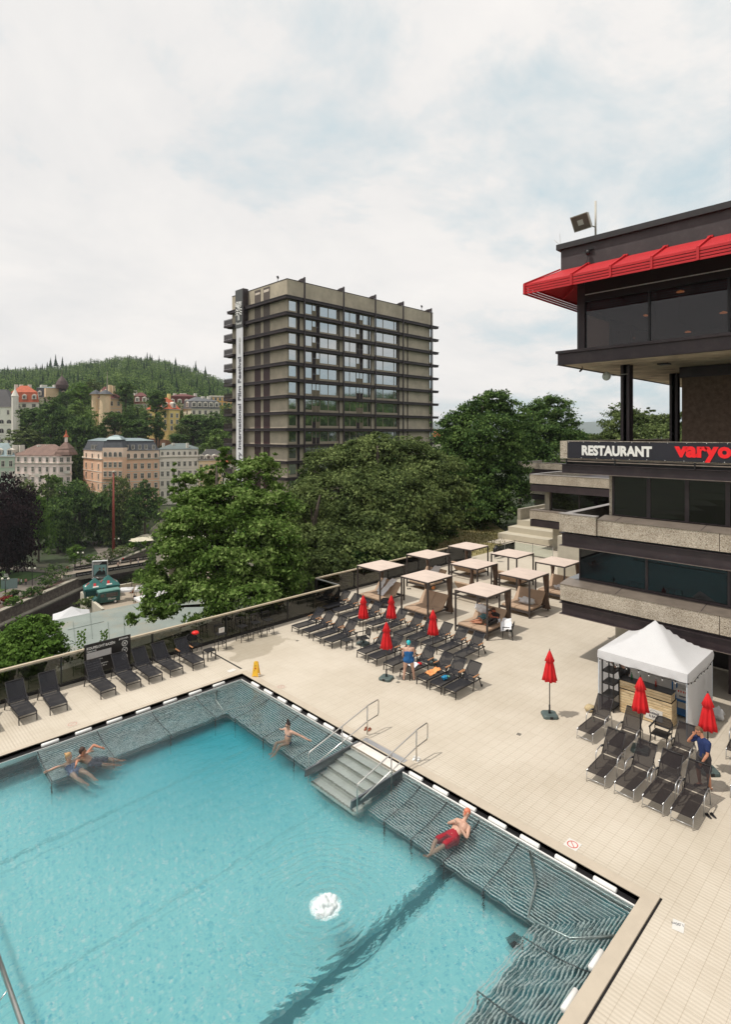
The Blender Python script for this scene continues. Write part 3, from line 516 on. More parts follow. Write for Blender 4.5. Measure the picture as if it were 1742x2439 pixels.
# ---------------------------------------------------------------- loungers
def mk_lounger(kind, label):
    """local frame: foot end at x=0, head towards +x, width along y"""
    W = {'a': .30, 'b': .29, 'c': .28}[kind]
    fr = {'a': M_dark, 'b': M_black, 'c': M_alu}[kind]; fab = {'a': M_mesh, 'b': M_mesh, 'c': M_mesh_b}[kind]
    root = empty('sun_lounger', (0, 0, 0)); tag(root, label, 'sun lounger')
    hz_, bx, bz = .34, {'a': 1.82, 'b': 1.80, 'c': 1.74}[kind], {'a': .98, 'b': .92, 'c': .98}[kind]; px_ = 1.22
    f = MB()
    for sy in (-1, 1):
        y = sy*(W - .015)
        if kind == 'c': f.tube([(0, y, hz_ - .01), (px_, y, hz_), (1.55, y, hz_ - .01)], .014, 8)
        else: f.bar((0, y, hz_ - .02), (1.78, y, hz_ - .02), .03, .045)
    if kind != 'c':
        f.bar((.04, -W, .22), (.04, W, .22), .025, .03); f.bar((1.76, -W, hz_ - .02), (1.76, W, hz_ - .02), .03, .04)
        f.bar((1.0, -W, hz_ - .03), (1.0, W, hz_ - .03), .03, .03)
    else:
        f.tube([(.06, -W, .07), (.06, W, .07)], .011, 6); f.tube([(1.5, -W, hz_), (1.5, W, hz_)], .012, 6)
    f.build('frame', fr, root, kind == 'c')
    # seat cloth with a little sag
    sgm = MB(); n = 8; m_ = 6
    vs = []; 
    for i in range(n + 1):
        x = -.02 + (px_ - .0)*i/n
        for j in range(m_ + 1):
            y = -W + 2*W*j/m_; sg = -.022*math.sin(math.pi*i/n)*math.sin(math.pi*j/m_)
            vs.append((x, y, hz_ + .012 + sg - (.03 if i == 0 else 0)))
    fs = [(i*(m_+1)+j, i*(m_+1)+j+1, (i+1)*(m_+1)+j+1, (i+1)*(m_+1)+j) for i in range(n) for j in range(m_)]
    sgm.add(vs, fs); sgm.build('seat', fab, root, True)
    vs = []
    for i in range(n + 1):
        t_ = i/n; x = px_ + .02 + (bx - px_)*t_; z = hz_ + .02 + (bz - hz_)*t_
        for j in range(m_ + 1):
            y = -W + 2*W*j/m_; sg = .03*math.sin(math.pi*t_)*math.sin(math.pi*j/m_); vs.append((x + sg*.7, y, z - sg*.7))
    bk = MB().add(vs, fs); b = bk.build('backrest', fab, root, True)
    bf = MB()
    for sy in (-1, 1):
        y = sy*(W - .0)
        if kind == 'c': bf.tube([(px_, y, hz_), (bx, y, bz), (bx + .02, y*.96, bz + .01)], .013, 8)
        else: bf.bar((px_, y, hz_), (bx + .01, y, bz), .025, .035)
        bf.bar((px_ + .33, y*.85, hz_ + .33), (px_ + .42, y*.85, hz_ - .02), .015, .02)
    bf.bar((bx, -W, bz), (bx, W, bz), .03, .03)
    bf.build('back_frame', fr if kind != 'c' else M_dark, root, kind == 'c')
    def leg(a, b_, r=.03):
        if kind == 'c': MB().tube([a, b_], .012, 8).build('leg', M_alu, root, True)
        else: MB().bar(a, b_, r, r).build('leg', fr, root)
    for sy in (-1, 1):
        y = sy*(W - .01)
        leg((.05, y, hz_ - .01), (0 if kind != 'c' else .0, y, 0.0), .032)
        if kind == 'a':
            leg((1.55, sy*(W + .03), .46), (1.68, sy*(W + .05), 0), .03)
            MB().bar((1.20, sy*(W + .03), .40), (1.60, sy*(W + .03), .47), .03, .03).build('armrest', fr, root)
            MB().bar((1.2, sy*(W + .02), .40), (1.2, sy*(W + .02), .30), .025, .025).build('arm_support', fr, root)
        elif kind == 'b':
            ya = sy*(W + .035)
            leg((1.20, ya, .54), (1.14, ya, 0), .03); leg((1.48, ya, .56), (1.74, ya, 0), .03)
            MB().bar((1.15, ya, .56), (1.56, ya, .575), .055, .022).build('armrest', M_wood, root)
            MB().bar((1.16, ya, .34), (1.60, ya, .36), .022, .03).build('arm_support', fr, root)
            if sy == -1: MB().tube([(1.76, ya - .01, .05), (1.76, ya + .03, .05)], .05, 12).build('wheel', M_black, root, True)
        else:
            ya = sy*(W + .045)
            arm = MB(); arm.tube([(.84, ya, 0), (.86, ya, .42), (.90, ya, .50), (.98, ya, .545), (1.30, ya, .56), (1.40, ya, .53), (1.46, ya, .44), (1.52, ya, 0.0)], .0165, 8)
            arm.build('armrest', M_alu, root, True)
            MB().tube([(1.26, ya - sy*.02, .545), (1.42, ya - sy*.02, .525)], .024, 8).build('arm_pad', M_black, root, True)
    return root
def place(proto, used, x, y, rz, label, group):
    o = proto if not used[0] else copy_tree(proto); used[0] = True
    o.location = (x, y, 0); o.rotation_euler = (0, 0, rz); o['label'] = label; o['group'] = group; return o
LA = mk_lounger('a', 'x'); LB = mk_lounger('b', 'x'); LC = mk_lounger('c', 'x')
ua, ub, uc = [False], [False], [False]
G1 = 'charcoal loungers facing the far pool edge'; G2 = 'black loungers with wooden armrests'; G3 = 'black mesh loungers with silver arms'
xs = [4.35, 5.53, 6.55, 8.36, 9.37, 10.29, 11.23]
for i, x in enumerate(xs):
    place(LA, ua, x, 23.25, R(90) + R([0, 1.5, -2, 1, -1.5, .5, 2][i]), f'charcoal sun lounger against the glass fence, {ORD[i]} from the left of the photo', G1)
place(LB, ub, 12.25, 23.22, R(91), 'charcoal lounger with wooden armrests beside the small black table at the fence', G2)
fy = [24.17, 23.28, 22.32, 21.42, 19.25, 18.45, 17.43, 16.42, 15.45, 14.71, 14.01]
fx = [18.09, 18.09, 18.05, 18.03, 18.2, 18.13, 18.12, 18.09, 18.05, 18.04, 18.07]
for i, (x, y) in enumerate(zip(fx, fy)):
    ex = ', under an orange towel' if i == 8 else ', under a blue bundle' if i == 9 else ''
    place(LB, ub, x, y - .30, R([0, 1, -1, 2, 0, -1, 1, 0, -2, 1, 0][i]), f'wooden-armed black lounger, {ORD[i]} from left in the front row{ex}', G2)
by = [25.6, 24.75, 23.61, 22.73, 21.7, 20.8, 19.68, 18.76, 17.82, 16.85, 15.83]
for i, y in enumerate(by):
    place(LB, ub, 21.15 + (.25 if i < 2 else 0), y - .30, R([2, -1, 1, 0, -2, 1, 0, 1, -1, 0, 2][i]), f'wooden-armed black lounger, {ORD[i]} from left in the back row', G2)
cl = [(18.80, 8.55, 0, 'behind the others, nearest the single umbrella'), (18.63, 7.42, 1, 'behind the middle umbrella pole'), (18.75, 5.90, -2, 'partly hidden behind, left of the man in blue'),
      (16.70, 7.26, 2, 'first from the left in the front row'), (16.68, 6.43, -2, 'second from the left in the front row'), (16.64, 5.64, 0, 'third from the left in the front row'), (16.61, 4.89, 1, 'nearest the camera in the front row'),
      (21.05, 4.62, 3, 'at the right frame edge by the tent side'), (18.90, 4.02, -3, 'cut by the right frame edge, lower one')]
for x, y, r_, s_ in cl: place(LC, uc, x, y, R(r_), 'black mesh lounger with silver arms, ' + s_, G3)
# ---------------------------------------------------------------- umbrellas
def mk_umbrella():
    root = empty('parasol', (0, 0, 0)); tag(root, 'x', 'parasol', 'closed red parasols')
    MB().lathe([(0.0, 0.0), (.019, 0.0), (.019, 2.42), (.012, 2.46), (0, 2.47)], 10, (0, 0, .05)).build('pole', M_dark, root, True)
    c = MB(); n = 48
    def ring(r, z, f, k=8, ph=0.0): return [(r*(1 + f*math.cos(k*2*math.pi*j/n + ph))*math.cos(2*math.pi*j/n), r*(1 + f*math.cos(k*2*math.pi*j/n + ph))*math.sin(2*math.pi*j/n), z) for j in range(n)]
    c.loft([ring(.10, 2.12, .1), ring(.135, 1.95, .14, 8), ring(.17, 1.75, .18, 8, .2), ring(.205, 1.52, .2, 8, .5), ring(.235, 1.34, .22, 8, .7), ring(.20, 1.33, .2, 8, .7)], False)
    c.build('canopy', M_red, root, True)
    t_ = MB(); t_.loft([ring(.012, 2.46, 0), ring(.05, 2.38, .08), ring(.10, 2.24, .12), ring(.165, 2.06, .14), ring(.15, 2.05, .14)], False)
    t_.build('top_tier', M_red, root, True)
    MB().tube([(.14, -.13, 1.36), (.15, -.15, 1.28), (.13, -.14, 1.18)], [.008, .012, .004], 5).build('strap', M_red, root)
    b = MB(); b.loft([[(x, y, z) for x, y in ((.27*s_, -.2*s_), (.2*s_, -.27*s_), (-.2*s_, -.27*s_), (-.27*s_, -.2*s_), (-.27*s_, .2*s_), (-.2*s_, .27*s_), (.2*s_, .27*s_), (.27*s_, .2*s_))] for s_, z in ((1, 0), (1.02, .03), (.98, .09), (.86, .115))])
    b.mi(1); b.box(-.29, -.20, -.05, .05, .02, .10)
    bb = b.build('base', [M_base, M_black], root)
    MB().lathe([(.045, .11), (.045, .22), (.032, .24), (.032, .42), (.02, .43)], 12).build('pole_socket', M_black, root, True)
    MB().tube([(.03, 0, .34), (.09, 0, .35)], .012, 6).build('knob', M_black, root)
    return root
UM = mk_umbrella(); uu = [False]
ups = [((19.56, 20.2), 0, 'leftmost of the four over the lounger rows'), ((20.57, 19.23), .5, 'second from the left over the lounger rows'), ((20.24, 16.31), 1.1, 'rightmost of the four over the lounger rows'),
       ((17.50, 16.65), .3, 'beside the woman in the blue swimsuit'), ((19.55, 10.22), .75, 'standing alone in the open deck'), ((19.57, 7.0), .2, 'in front of the wooden bar'), ((19.85, 5.1), .75, 'behind the man in the blue shirt')]
for (x, y), rz, s_ in ups:
    o = UM if not uu[0] else copy_tree(UM); uu[0] = True; o.location = (x, y, 0); o.rotation_euler = (0, 0, rz); o['label'] = 'closed red parasol ' + s_
# ---------------------------------------------------------------- cabanas
def curtain(p, h, m_, seed, w=.13, tie=.55):
    rr = random.Random(seed); c = MB(); n = 40; rings = []
    for z, r in ((h, .16), (h*.8, .13), (h*tie, .07), (h*.35, .13), (h*.15, .2), (.12, .24)):
        ph = rr.uniform(0, 6); f = .28
        rings.append([(p[0] + r*w/.13*(1 + f*math.cos(9*2*math.pi*j/n + ph*.2))*math.cos(2*math.pi*j/n)*.7, p[1] + r*w/.13*(1 + f*math.cos(9*2*math.pi*j/n + ph*.2))*math.sin(2*math.pi*j/n), z) for j in range(n)])
    c.loft(rings, False); return c
def mk_cabana(head, curt, towel_seed=0):
    """2.25 (x) by 2.05 (y); head: +1 backrests at +x, -1 at -x"""
    root = empty('cabana', (0, 0, 0)); A, B, Hc = 2.25, 2.05, 2.2
    for x in (.04, A - .04):
        for y in (.04, B - .04): MB().box(x - .04, x + .04, y - .04, y + .04, 0, Hc - .08).build('post', M_cabframe, root)
    f = MB(); f.box(0, A, 0, .08, Hc - .08, Hc); f.box(0, A, B - .08, B, Hc - .08, Hc); f.box(0, .08, .08, B - .08, Hc - .08, Hc); f.box(A - .08, A, .08, B - .08, Hc - .08, Hc)
    f.box(.08, A - .08, .12, .18, .26, .34); f.box(.08, A - .08, B - .18, B - .12, .26, .34); f.box(.05, .13, .1, B - .1, .24, .34); f.box(A - .13, A - .05, .1, B - .1, .24, .34)
    f.build('frame', M_cabframe, root)
    cn = MB(); n = 12; vs = []
    for i in range(n + 1):
        for j in range(n + 1):
            u, v = i/n, j/n; vs.append((.02 + (A - .04)*u, .02 + (B - .04)*v, Hc + .02 + .035*math.sin(math.pi*u)*math.sin(math.pi*v) - .03*math.exp(-((u - .5)/.04)**2)))
    cn.add(vs, [(i*(n+1)+j, i*(n+1)+j+1, (i+1)*(n+1)+j+1, (i+1)*(n+1)+j) for i in range(n) for j in range(n)])
    cn.box(.01, A - .01, .01, B - .01, Hc - .004, Hc + .018)
    cn.mi(1)
    cn.build('canopy', [M_canopy, M_drape], root)
    def mx_(x): return x if head > 0 else A - x
    mt = MB()
    for y0, y1 in ((.14, B/2 - .008), (B/2 + .008, B - .14)):
        x0, x1 = sorted((mx_(.10), mx_(1.42))); mt.box(x0, x1, y0, y1, .34, .46)
    mt.build('mattress', M_beige_cush, root, bevel=.03)
    for q, (y0, y1) in enumerate(((.14, B/2 - .008), (B/2 + .008, B - .14))):
        c = MB(); tl = .0 if q else .0
        p0, p1 = (mx_(1.42), .42), (mx_(2.02), 1.12)
        dxn, dzn = (p1[1] - p0[1]), -(p1[0] - p0[0]); ln = math.hypot(dxn, dzn); dxn, dzn = dxn/ln*.11*head, dzn/ln*.11*head
        ring = lambda y: [(p0[0], y, p0[1]), (p1[0], y, p1[1]), (p1[0] - dxn*-1, y, p1[1] + dzn*1), (p0[0] - dxn*-1, y, p0[1] + dzn*1)]
        c.loft([ring(y0), ring(y1)]); c.build('backrest', M_beige_cush, root, bevel=.02)
    for k, (cx_, cy_) in enumerate(curt):
        pp = (.12 if cx_ == 0 else A - .12, .14 if cy_ == 0 else B - .14)
        curtain(pp, Hc - .1, M_drape, k + 3).build('curtain', M_drape, root, True)
    return root
cg = 'beige canopied daybeds'
cabs = [((24.40, 23.74), 1, [(1, 1)], 'nearest the glass fence in the front rank'), ((24.40, 20.02), 1, [(1, 0), (1, 1)], 'in the middle of the front rank'), ((24.38, 16.13), 1, [(1, 0)], 'in the front rank with a person lying in it'),
        ((29.10, 23.75), 1, [(1, 1)], 'next to the glass fence in the middle rank'), ((29.02, 19.90), -1, [(1, 0), (1, 1)], 'in the very centre of the nine'), ((29.02, 16.38), 1, [(1, 0), (1, 1)], 'in the middle rank with a white towel heap, nearest the building'),
        ((33.45, 23.50), -1, [(1, 1)], 'farthest, next to the fence end'), ((33.50, 19.85), -1, [], 'in the middle of the farthest rank'), ((33.42, 16.45), 1, [(1, 0), (1, 1)], 'in the farthest rank, half hidden by the building')]
for (x, y), hd, ct, s_ in cabs:
    c = mk_cabana(hd, ct); c.location = (x, y, 0); tag(c, 'beige canopied daybed ' + s_, 'cabana', cg)
# ---------------------------------------------------------------- towels and small things
def heap(name, loc, r, m_, label, cat, seed=1, amp=.3, sub=3):
    o = MB().blob((0, 0, 0), r, sub, amp, seed, 2.6).build(name, m_, None, True, loc=loc); tag(o, label, cat); return o
def cloth(name, pts, m_, label, cat, thick=.012, seed=1, n=14, crumple=.025):
    """pts: 4 corner points of a crumpled cloth"""
    rr = random.Random(seed); a, b_, c, d = [Vector(p) for p in pts]; vs = []
    ph = [rr.uniform(0, 6) for _ in range(6)]
    for i in range(n + 1):
        for j in range(n + 1):
            u, v = i/n, j/n; p = a.lerp(b_, u).lerp(d.lerp(c, u), v)
            q = crumple*(math.sin(7*u + ph[0] + 3*v) + .7*math.sin(11*v + ph[1] - 4*u) + .5*math.sin(19*u + 5*v + ph[2])) + crumple*.3*rr.uniform(-1, 1)
            nr = (b_ - a).cross(d - a).normalized(); vs.append(p + nr*q + Vector((rr.uniform(-.01, .01), rr.uniform(-.01, .01), 0)))
    o = MB().add(vs, [(i*(n+1)+j, (i+1)*(n+1)+j, (i+1)*(n+1)+j+1, i*(n+1)+j+1) for i in range(n) for j in range(n)]).build(name, m_, None, True)
    sm = o.modifiers.new('thickness', 'SOLIDIFY'); sm.thickness = thick; tag(o, label, cat); return o
heap('towel', (30.15, 17.2, .60), (.26, .42, .20), M_whitecloth, 'crumpled white towel heap on the daybed nearest the building', 'towel', 2)
heap('towel', (34.5, 17.4, .56), (.22, .3, .14), M_whitecloth, 'small white towel heap on the half hidden farthest daybed', 'towel', 5)
cloth('towel', [(25.55, 25.2, .50), (26.3, 25.25, 1.18), (26.3, 24.95, 1.22), (25.5, 24.85, .50)], M_whitecloth, 'white towel over the left backrest of the daybed nearest the fence', 'towel', seed=4)
cloth('towel', [(25.1, 24.65, .50), (26.35, 24.6, 1.26), (26.4, 24.15, 1.26), (25.1, 24.2, .50)], M_whitecloth, 'white towel over the right backrest of the daybed nearest the fence', 'towel', seed=6)
cloth('towel', [(30.3, 25.1, .50), (31.2, 25.0, 1.24), (31.2, 24.4, 1.24), (30.4, 24.4, .50)], M_whitecloth, 'white towel on the daybed next to the fence in the middle rank', 'towel', seed=8)
cloth('towel', [(18.50, 15.35, .39), (19.25, 15.35, .39), (19.2, 15.0, .40), (18.35, 14.95, .385)], mat('orange_towel', (.85, .34, .12), .9, 0, .1, 6, .4, 50), 'orange towel lying on a lounger in the front row', 'towel', seed=9)
heap('swim_bag', (18.62, 14.38, .44), (.13, .11, .085), mat('blue_bundle', (.01, .22, .42), .7, 0, .3, 12), 'small bright blue bundle on a lounger in the front row', 'bag', 7)
cloth('swim_cloth', [(18.66, 14.42, .40), (18.86, 14.42, .41), (18.86, 14.28, .41), (18.66, 14.28, .50)], mat('mint_cloth', (.18, .45, .30), .8), 'small mint green cloth beside the blue bundle', 'cloth', seed=3)
cloth('towel', [(18.5, 16.32, .39), (18.95, 16.32, .40), (18.95, 16.0, .39), (18.5, 16.0, .39)], M_whitecloth, 'folded white towel on the lounger behind the woman in blue', 'towel', seed=12)
heap('red_bundle', (19.0, 16.05, .42), (.07, .09, .05), M_red, 'small red item on the white towel behind the woman in blue', 'bag', 4)
# side tables
def mk_table():
    root = empty('side_table', (0, 0, 0)); tag(root, 'x', 'side table', 'small black side tables')
    m = MB(); m.box(-.23, .23, -.23, .23, .40, .44); m.build('table_top', M_black, root, bevel=.006)
    for x in (-.2, .2):
        for y in (-.2, .2): MB().box(x - .02, x + .02, y - .02, y + .02, 0, .40).build('leg', M_black, root)
    return root
tb = mk_table(); tb.location = (18.62, 20.4, 0); tb['label'] = 'small black side table in the gap of the front lounger row'
tb2 = copy_tree(tb); tb2.location = (13.15, 23.9, 0); tb2['label'] = 'small black side table beside the lounger with wooden armrests at the fence'
tb3 = copy_tree(tb); tb3.location = (23.55, 19.1, 0); tb3['label'] = 'small black side table in front of the middle daybed'
# chairs
def mk_chair(cloth_mat=M_mesh):
    """local: seat faces -x ; four legs, arms, rounded mesh back"""
    root = empty('chair', (0, 0, 0)); tag(root, 'x', 'chair')
    for x in (-.24, .24):
        for y in (-.26, .26): MB().bar((x*.9, y*.95, .44), (x*1.05, y*1.05, 0), .028, .028).build('leg', M_black, root)
    m = MB(); m.box(-.25, .25, -.25, .25, .42, .45); m.build('seat', M_black, root, bevel=.01)
    b = MB(); b.tube([(.22, -.27, .44), (.30, -.27, .72), (.33, -.20, .84), (.34, 0, .86), (.33, .20, .84), (.30, .27, .72), (.22, .27, .44)], .016, 8); b.tube([(.24, -.26, .55), (.24, .26, .55)], .012, 6)
    b.build('back_frame', M_black, root, True)
    c = MB(); c.add([(.24, -.25, .53), (.24, .25, .53), (.31, .27, .72), (.34, .19, .84), (.34, -.19, .84), (.31, -.27, .72)], [(0, 1, 2, 3, 4, 5)]); c.build('backrest', cloth_mat, root)
    for sy in (-1, 1): MB().bar((-.24, sy*.29, .64), (.29, sy*.28, .66), .045, .03).bar((-.22, sy*.28, .63), (-.20, sy*.27, .42), .03, .03).build('armrest', M_black, root)
    return root
ch = mk_chair(); ch.location = (20.35, 6.62, 0); ch.rotation_euler = (0, 0, R(0)); tag(ch, 'black mesh armchair in front of the wooden bar', 'chair', 'black chairs')
ch2 = copy_tree(ch); ch2.location = (25.45, 15.62, 0); ch2.rotation_euler = (0, 0, R(-60)); ch2['label'] = 'black chair with a white towel thrown over it, beside a daybed'
ch3 = copy_tree(ch); ch3.location = (19.35, 20.0, 0); ch3.rotation_euler = (0, 0, R(-20)); ch3['label'] = 'black chair beside the side table in the front lounger row'
ch4 = copy_tree(ch); ch4.location = (23.7, 22.7, 0); ch4.rotation_euler = (0, 0, R(30)); ch4['label'] = 'black chair between two daybeds, near the back lounger row'
cs = [(14.15, 24.65, 85, 'black high-backed chair with a white paper notice by the fence'), (15.5, 24.85, 95, 'black stool by the fence, second from the left'), (16.3, 24.85, 80, 'black stool by the fence, third from the left'), (17.0, 24.75, 90, 'black stool by the fence, rightmost')]
for i, (x, y, a_, l_) in enumerate(cs):
    c = empty('bar_stool', (x, y, 0), R(a_), l_, 'stool', 'tall black stools by the fence')
    for sx_ in (-.2, .2):
        for sy in (-.2, .2): MB().bar((sx_*.85, sy*.85, .74), (sx_*1.1, sy*1.1, 0), .03, .03).build('leg', M_black, c)
    MB().box(-.21, .21, -.21, .21, .73, .77).build('seat', M_black, c, bevel=.01)
    b = MB(); b.bar((.2, -.2, .75), (.25, -.2, 1.12), .03, .03); b.bar((.2, .2, .75), (.25, .2, 1.12), .03, .03); b.bar((.24, -.2, 1.1), (.24, .2, 1.1), .03, .10); b.build('backrest', M_black, c)
    MB().bar((-.2, -.2, .3), (-.2, .2, .3), .02, .02).bar((-.2, -.2, .3), (.2, -.2, .3), .02, .02).build('footrest', M_black, c)
n_ = empty('notice', (13.95, 24.45, 0), 0, 'white paper notice on the high-backed chair at the fence', 'notice'); MB().box(0, .30, -.01, 0, .86, 1.10).build('paper', M_dw, n_); MB().box(.12, .18, -.014, -.011, .97, .99).box(.06, .24, -.014, -.011, 1.03, 1.04).build('print', M_drf, n_)
cloth('towel', [(25.20, 15.25, .62), (25.75, 15.55, .95), (25.60, 16.05, .92), (25.05, 15.80, .40)], M_whitecloth, 'white towel draped over the chair beside a daybed', 'towel', seed=21, crumple=.04)
cloth('towel', [(25.25, 15.4, .60), (25.65, 15.5, .50), (25.6, 15.5, .10), (25.3, 15.4, .16)], mat('grey_white_towel', (.62, .61, .58), .9), 'pale towel hanging under the chair beside a daybed', 'towel', seed=23, crumple=.03)
# round red disc behind the fence table
o = MB().blob((0, 0, 0), (.17, .17, .09), 3, .03, 2).build('red_seat_cushion', mat('red_plastic', (.75, .012, .008), .35), None, True, loc=tuple(onY(465, 1507, 24.9))); tag(o, 'round red cushion on the backrest of the chair at the fence', 'cushion')
c = copy_tree(ch); c5 = onY(465, 1507, 24.9); c.location = (c5.x, 25.0, 0); c.rotation_euler = (0, 0, R(90)); c['label'] = 'black chair under the round red cushion at the fence'
# sandals
for (px, py), cc_, lb in (((876, 1738), mat('brown_leather', (.25, .07, .03), .6), 'pair of brown sandals beside the far handrail'), ((992, 1809), M_white, 'pair of white slippers beside the near handrail')):
    p = PP(px, py); r = empty('slippers', (p.x, p.y, 0), .4, lb, 'slippers')
    for dy in (-.07, .07):
        s_ = MB(); s_.blob((0, dy, .012), (.135, .05, .012), 2, .05); s_.mi(0); s_.tube([(.05, dy - .05, .02), (.05, dy, .07), (.05, dy + .05, .02)], .018, 6); s_.build('slipper', cc_, r, True)
for (px, py), lb in (((1694, 1944), 'black slippers under the armrest of the nearest silver-armed lounger'), ((975, 1403), 'dark slippers in front of a daybed near the fence')):
    p = PP(px, py); r = empty('slippers', (p.x, p.y, 0), .9, lb, 'slippers')
    for dy in (-.07, .07): MB().blob((0, dy, .015), (.13, .05, .015), 2, .05).tube([(.05, dy - .05, .02), (.05, dy, .06), (.05, dy + .05, .02)], .016, 6).build('slipper', M_black, r, True)
# wet floor sign
p = PP(610, 1610); ws = empty('wet_floor_sign', (p.x, p.y, 0), R(-50), 'yellow folding wet floor sign beyond the far pool corner', 'warning sign')
for sy in (-1, 1):
    b = MB(); rg = lambda y0, y1: [(-.14, y0, 0), (-.10, y0, 0), (-.08, y0, .06), (.08, y0, .06), (.10, y0, 0), (.14, y0, 0), (.09, y1, .60), (.07, y1, .63), (-.07, y1, .63), (-.09, y1, .60)]
    b.loft([rg(sy*.17, sy*.02), rg(sy*.17 + .012, sy*.02 + .012)]); b.build('panel', M_yellow, ws)
    m = MB(); s2_ = -.006 if sy < 0 else .018
    def on(x, z): y = sy*.17 + (sy*.02 - sy*.17)*z/.62; return (x, y + s2_, z)
    m.add([on(-.045, .33), on(.045, .33), on(0, .42)], [(0, 1, 2)]); m.mi(1); m.add([on(-.05, .47), on(.05, .47), on(.05, .455), on(-.05, .455)], [(0, 1, 2, 3)]); m.add([on(-.05, .26), on(.05, .26), on(.05, .28), on(-.05, .28)], [(0, 1, 2, 3)]); m.add([on(-.04, .22), on(.04, .22), on(.04, .235), on(-.04, .235)], [(0, 1, 2, 3)])
    m.build('printing', [M_redmetal, M_black], ws)
# ---------------------------------------------------------------- tent with the bar
TX, TY, TL, TW = 21.33, 6.09, 3.05, 3.09       # front face at x=TX, y from TY to TY+TW
M_tent = mat('white_tent_cloth', (0.80, 0.80, 0.81), 0.75, 0, 0.03, 3, 0.45, 3)
_t = M_tent.node_tree; _tr = _t.nodes.new('ShaderNodeBsdfTranslucent'); _tr.inputs[0].default_value = (.8, .8, .82, 1); _ms = _t.nodes.new('ShaderNodeMixShader'); _ms.inputs[0].default_value = .30; _t.links.new(_t.nodes['Principled BSDF'].outputs[0], _ms.inputs[1]); _t.links.new(_tr.outputs[0], _ms.inputs[2]); _t.links.new(_ms.outputs[0], _t.nodes['Material Output'].inputs[0])
def tentcloth_side():
    m = bpy.data.materials.new('translucent_tent_wall'); m.use_nodes = True; t = m.node_tree; b = t.nodes['Principled BSDF']; b.inputs['Base Color'].default_value = (.72, .72, .72, 1); b.inputs['Roughness'].default_value = .6
    tr = t.nodes.new('ShaderNodeBsdfTranslucent'); tr.inputs[0].default_value = (.7, .7, .72, 1); ms = t.nodes.new('ShaderNodeMixShader'); ms.inputs[0].default_value = .45
    n = t.nodes.new('ShaderNodeTexNoise'); n.inputs['Scale'].default_value = 2.5; g = t.nodes.new('ShaderNodeNewGeometry'); t.links.new(g.outputs['Position'], n.inputs['Vector']); bp = t.nodes.new('ShaderNodeBump'); bp.inputs['Strength'].default_value = .6; bp.inputs['Distance'].default_value = .08; t.links.new(n.outputs[0], bp.inputs['Height']); t.links.new(bp.outputs[0], b.inputs['Normal'])
    t.links.new(b.outputs[0], ms.inputs[1]); t.links.new(tr.outputs[0], ms.inputs[2]); t.links.new(ms.outputs[0], t.nodes['Material Output'].inputs[0]); return m
M_tside = tentcloth_side()
tn = empty('bar_tent', (TX, TY, 0), 0, 'white pop-up tent over the wooden bar beside the building', 'tent')
E_, P_ = 2.28, 3.42
rf = MB(); n = 16
def rp(u, v):     # u along x, v along y in 0..1
    a = 1 - max(abs(u - .5), abs(v - .5))*2; z = E_ + (P_ - E_)*(a**1.35*.92 + .08*a); q = (abs(u-.5)*2)*(abs(v-.5)*2)
    return (TL*u, TW*v, z - .05*math.sin(math.pi*min(1, a*1.2))*(1 - q))
vs = [rp(i/n, j/n) for i in range(n+1) for j in range(n+1)]
rf.add(vs, [(i*(n+1)+j, (i+1)*(n+1)+j, (i+1)*(n+1)+j+1, i*(n+1)+j+1) for i in range(n) for j in range(n)])
def val(a, b_, seed):   # valance with a wavy lower edge
    a, b_ = Vector(a), Vector(b_); nr = Vector(((b_-a).y, -(b_-a).x, 0)).normalized(); k = 24; vv = []
    for i in range(k + 1):
        p = a.lerp(b_, i/k); wv_ = .015*math.sin(i*1.3 + seed) ; vv += [p + Vector((0, 0, 0)), p + nr*(.02 + wv_) + Vector((0, 0, -.15)), p + nr*(.03 - wv_) + Vector((0, 0, -.30 - .012*math.sin(i*.9)))]
    rf.add(vv, [(i*3+q, (i+1)*3+q, (i+1)*3+q+1, i*3+q+1) for i in range(k) for q in range(2)])
val((0, TW, E_), (0, 0, E_), 0); val((0, 0, E_), (TL, 0, E_), 2); val((TL, 0, E_), (TL, TW, E_), 1); val((TL, TW, E_), (0, TW, E_), 3)
rf.build('roof', M_tent, tn, True)
for x in (.03, TL - .03):
    for y in (.03, TW - .03): MB().box(x - .022, x + .022, y - .022, y + .022, 0, E_ - .02).build('leg', mat('white_tent_frame', (.6, .66, .72), .4, .3), tn)
def wallp(a, b_, name='side_wall'):
    a, b_ = Vector(a), Vector(b_); k = 20; vv = []; nr = Vector(((b_-a).y, -(b_-a).x, 0)).normalized()
    for i in range(k + 1):
        p = a.lerp(b_, i/k); w_ = .03*math.sin(i*1.1)*math.sin(i*.37)
        for j in range(6): vv.append(p + nr*w_*(1 - j/6) + Vector((0, 0, .03 + (E_ - .08)*j/5)))
    MB().add(vv, [(i*6+j, (i+1)*6+j, (i+1)*6+j+1, i*6+j+1) for i in range(k) for j in range(5)]).build(name, M_tside, tn, True)
wallp((.05, TW - .02, 0), (TL - .05, TW - .02, 0)); wallp((TL - .02, TW - .05, 0), (TL - .02, .05, 0), 'back_wall'); wallp((TL - .05, .02, 0), (.05, .02, 0))
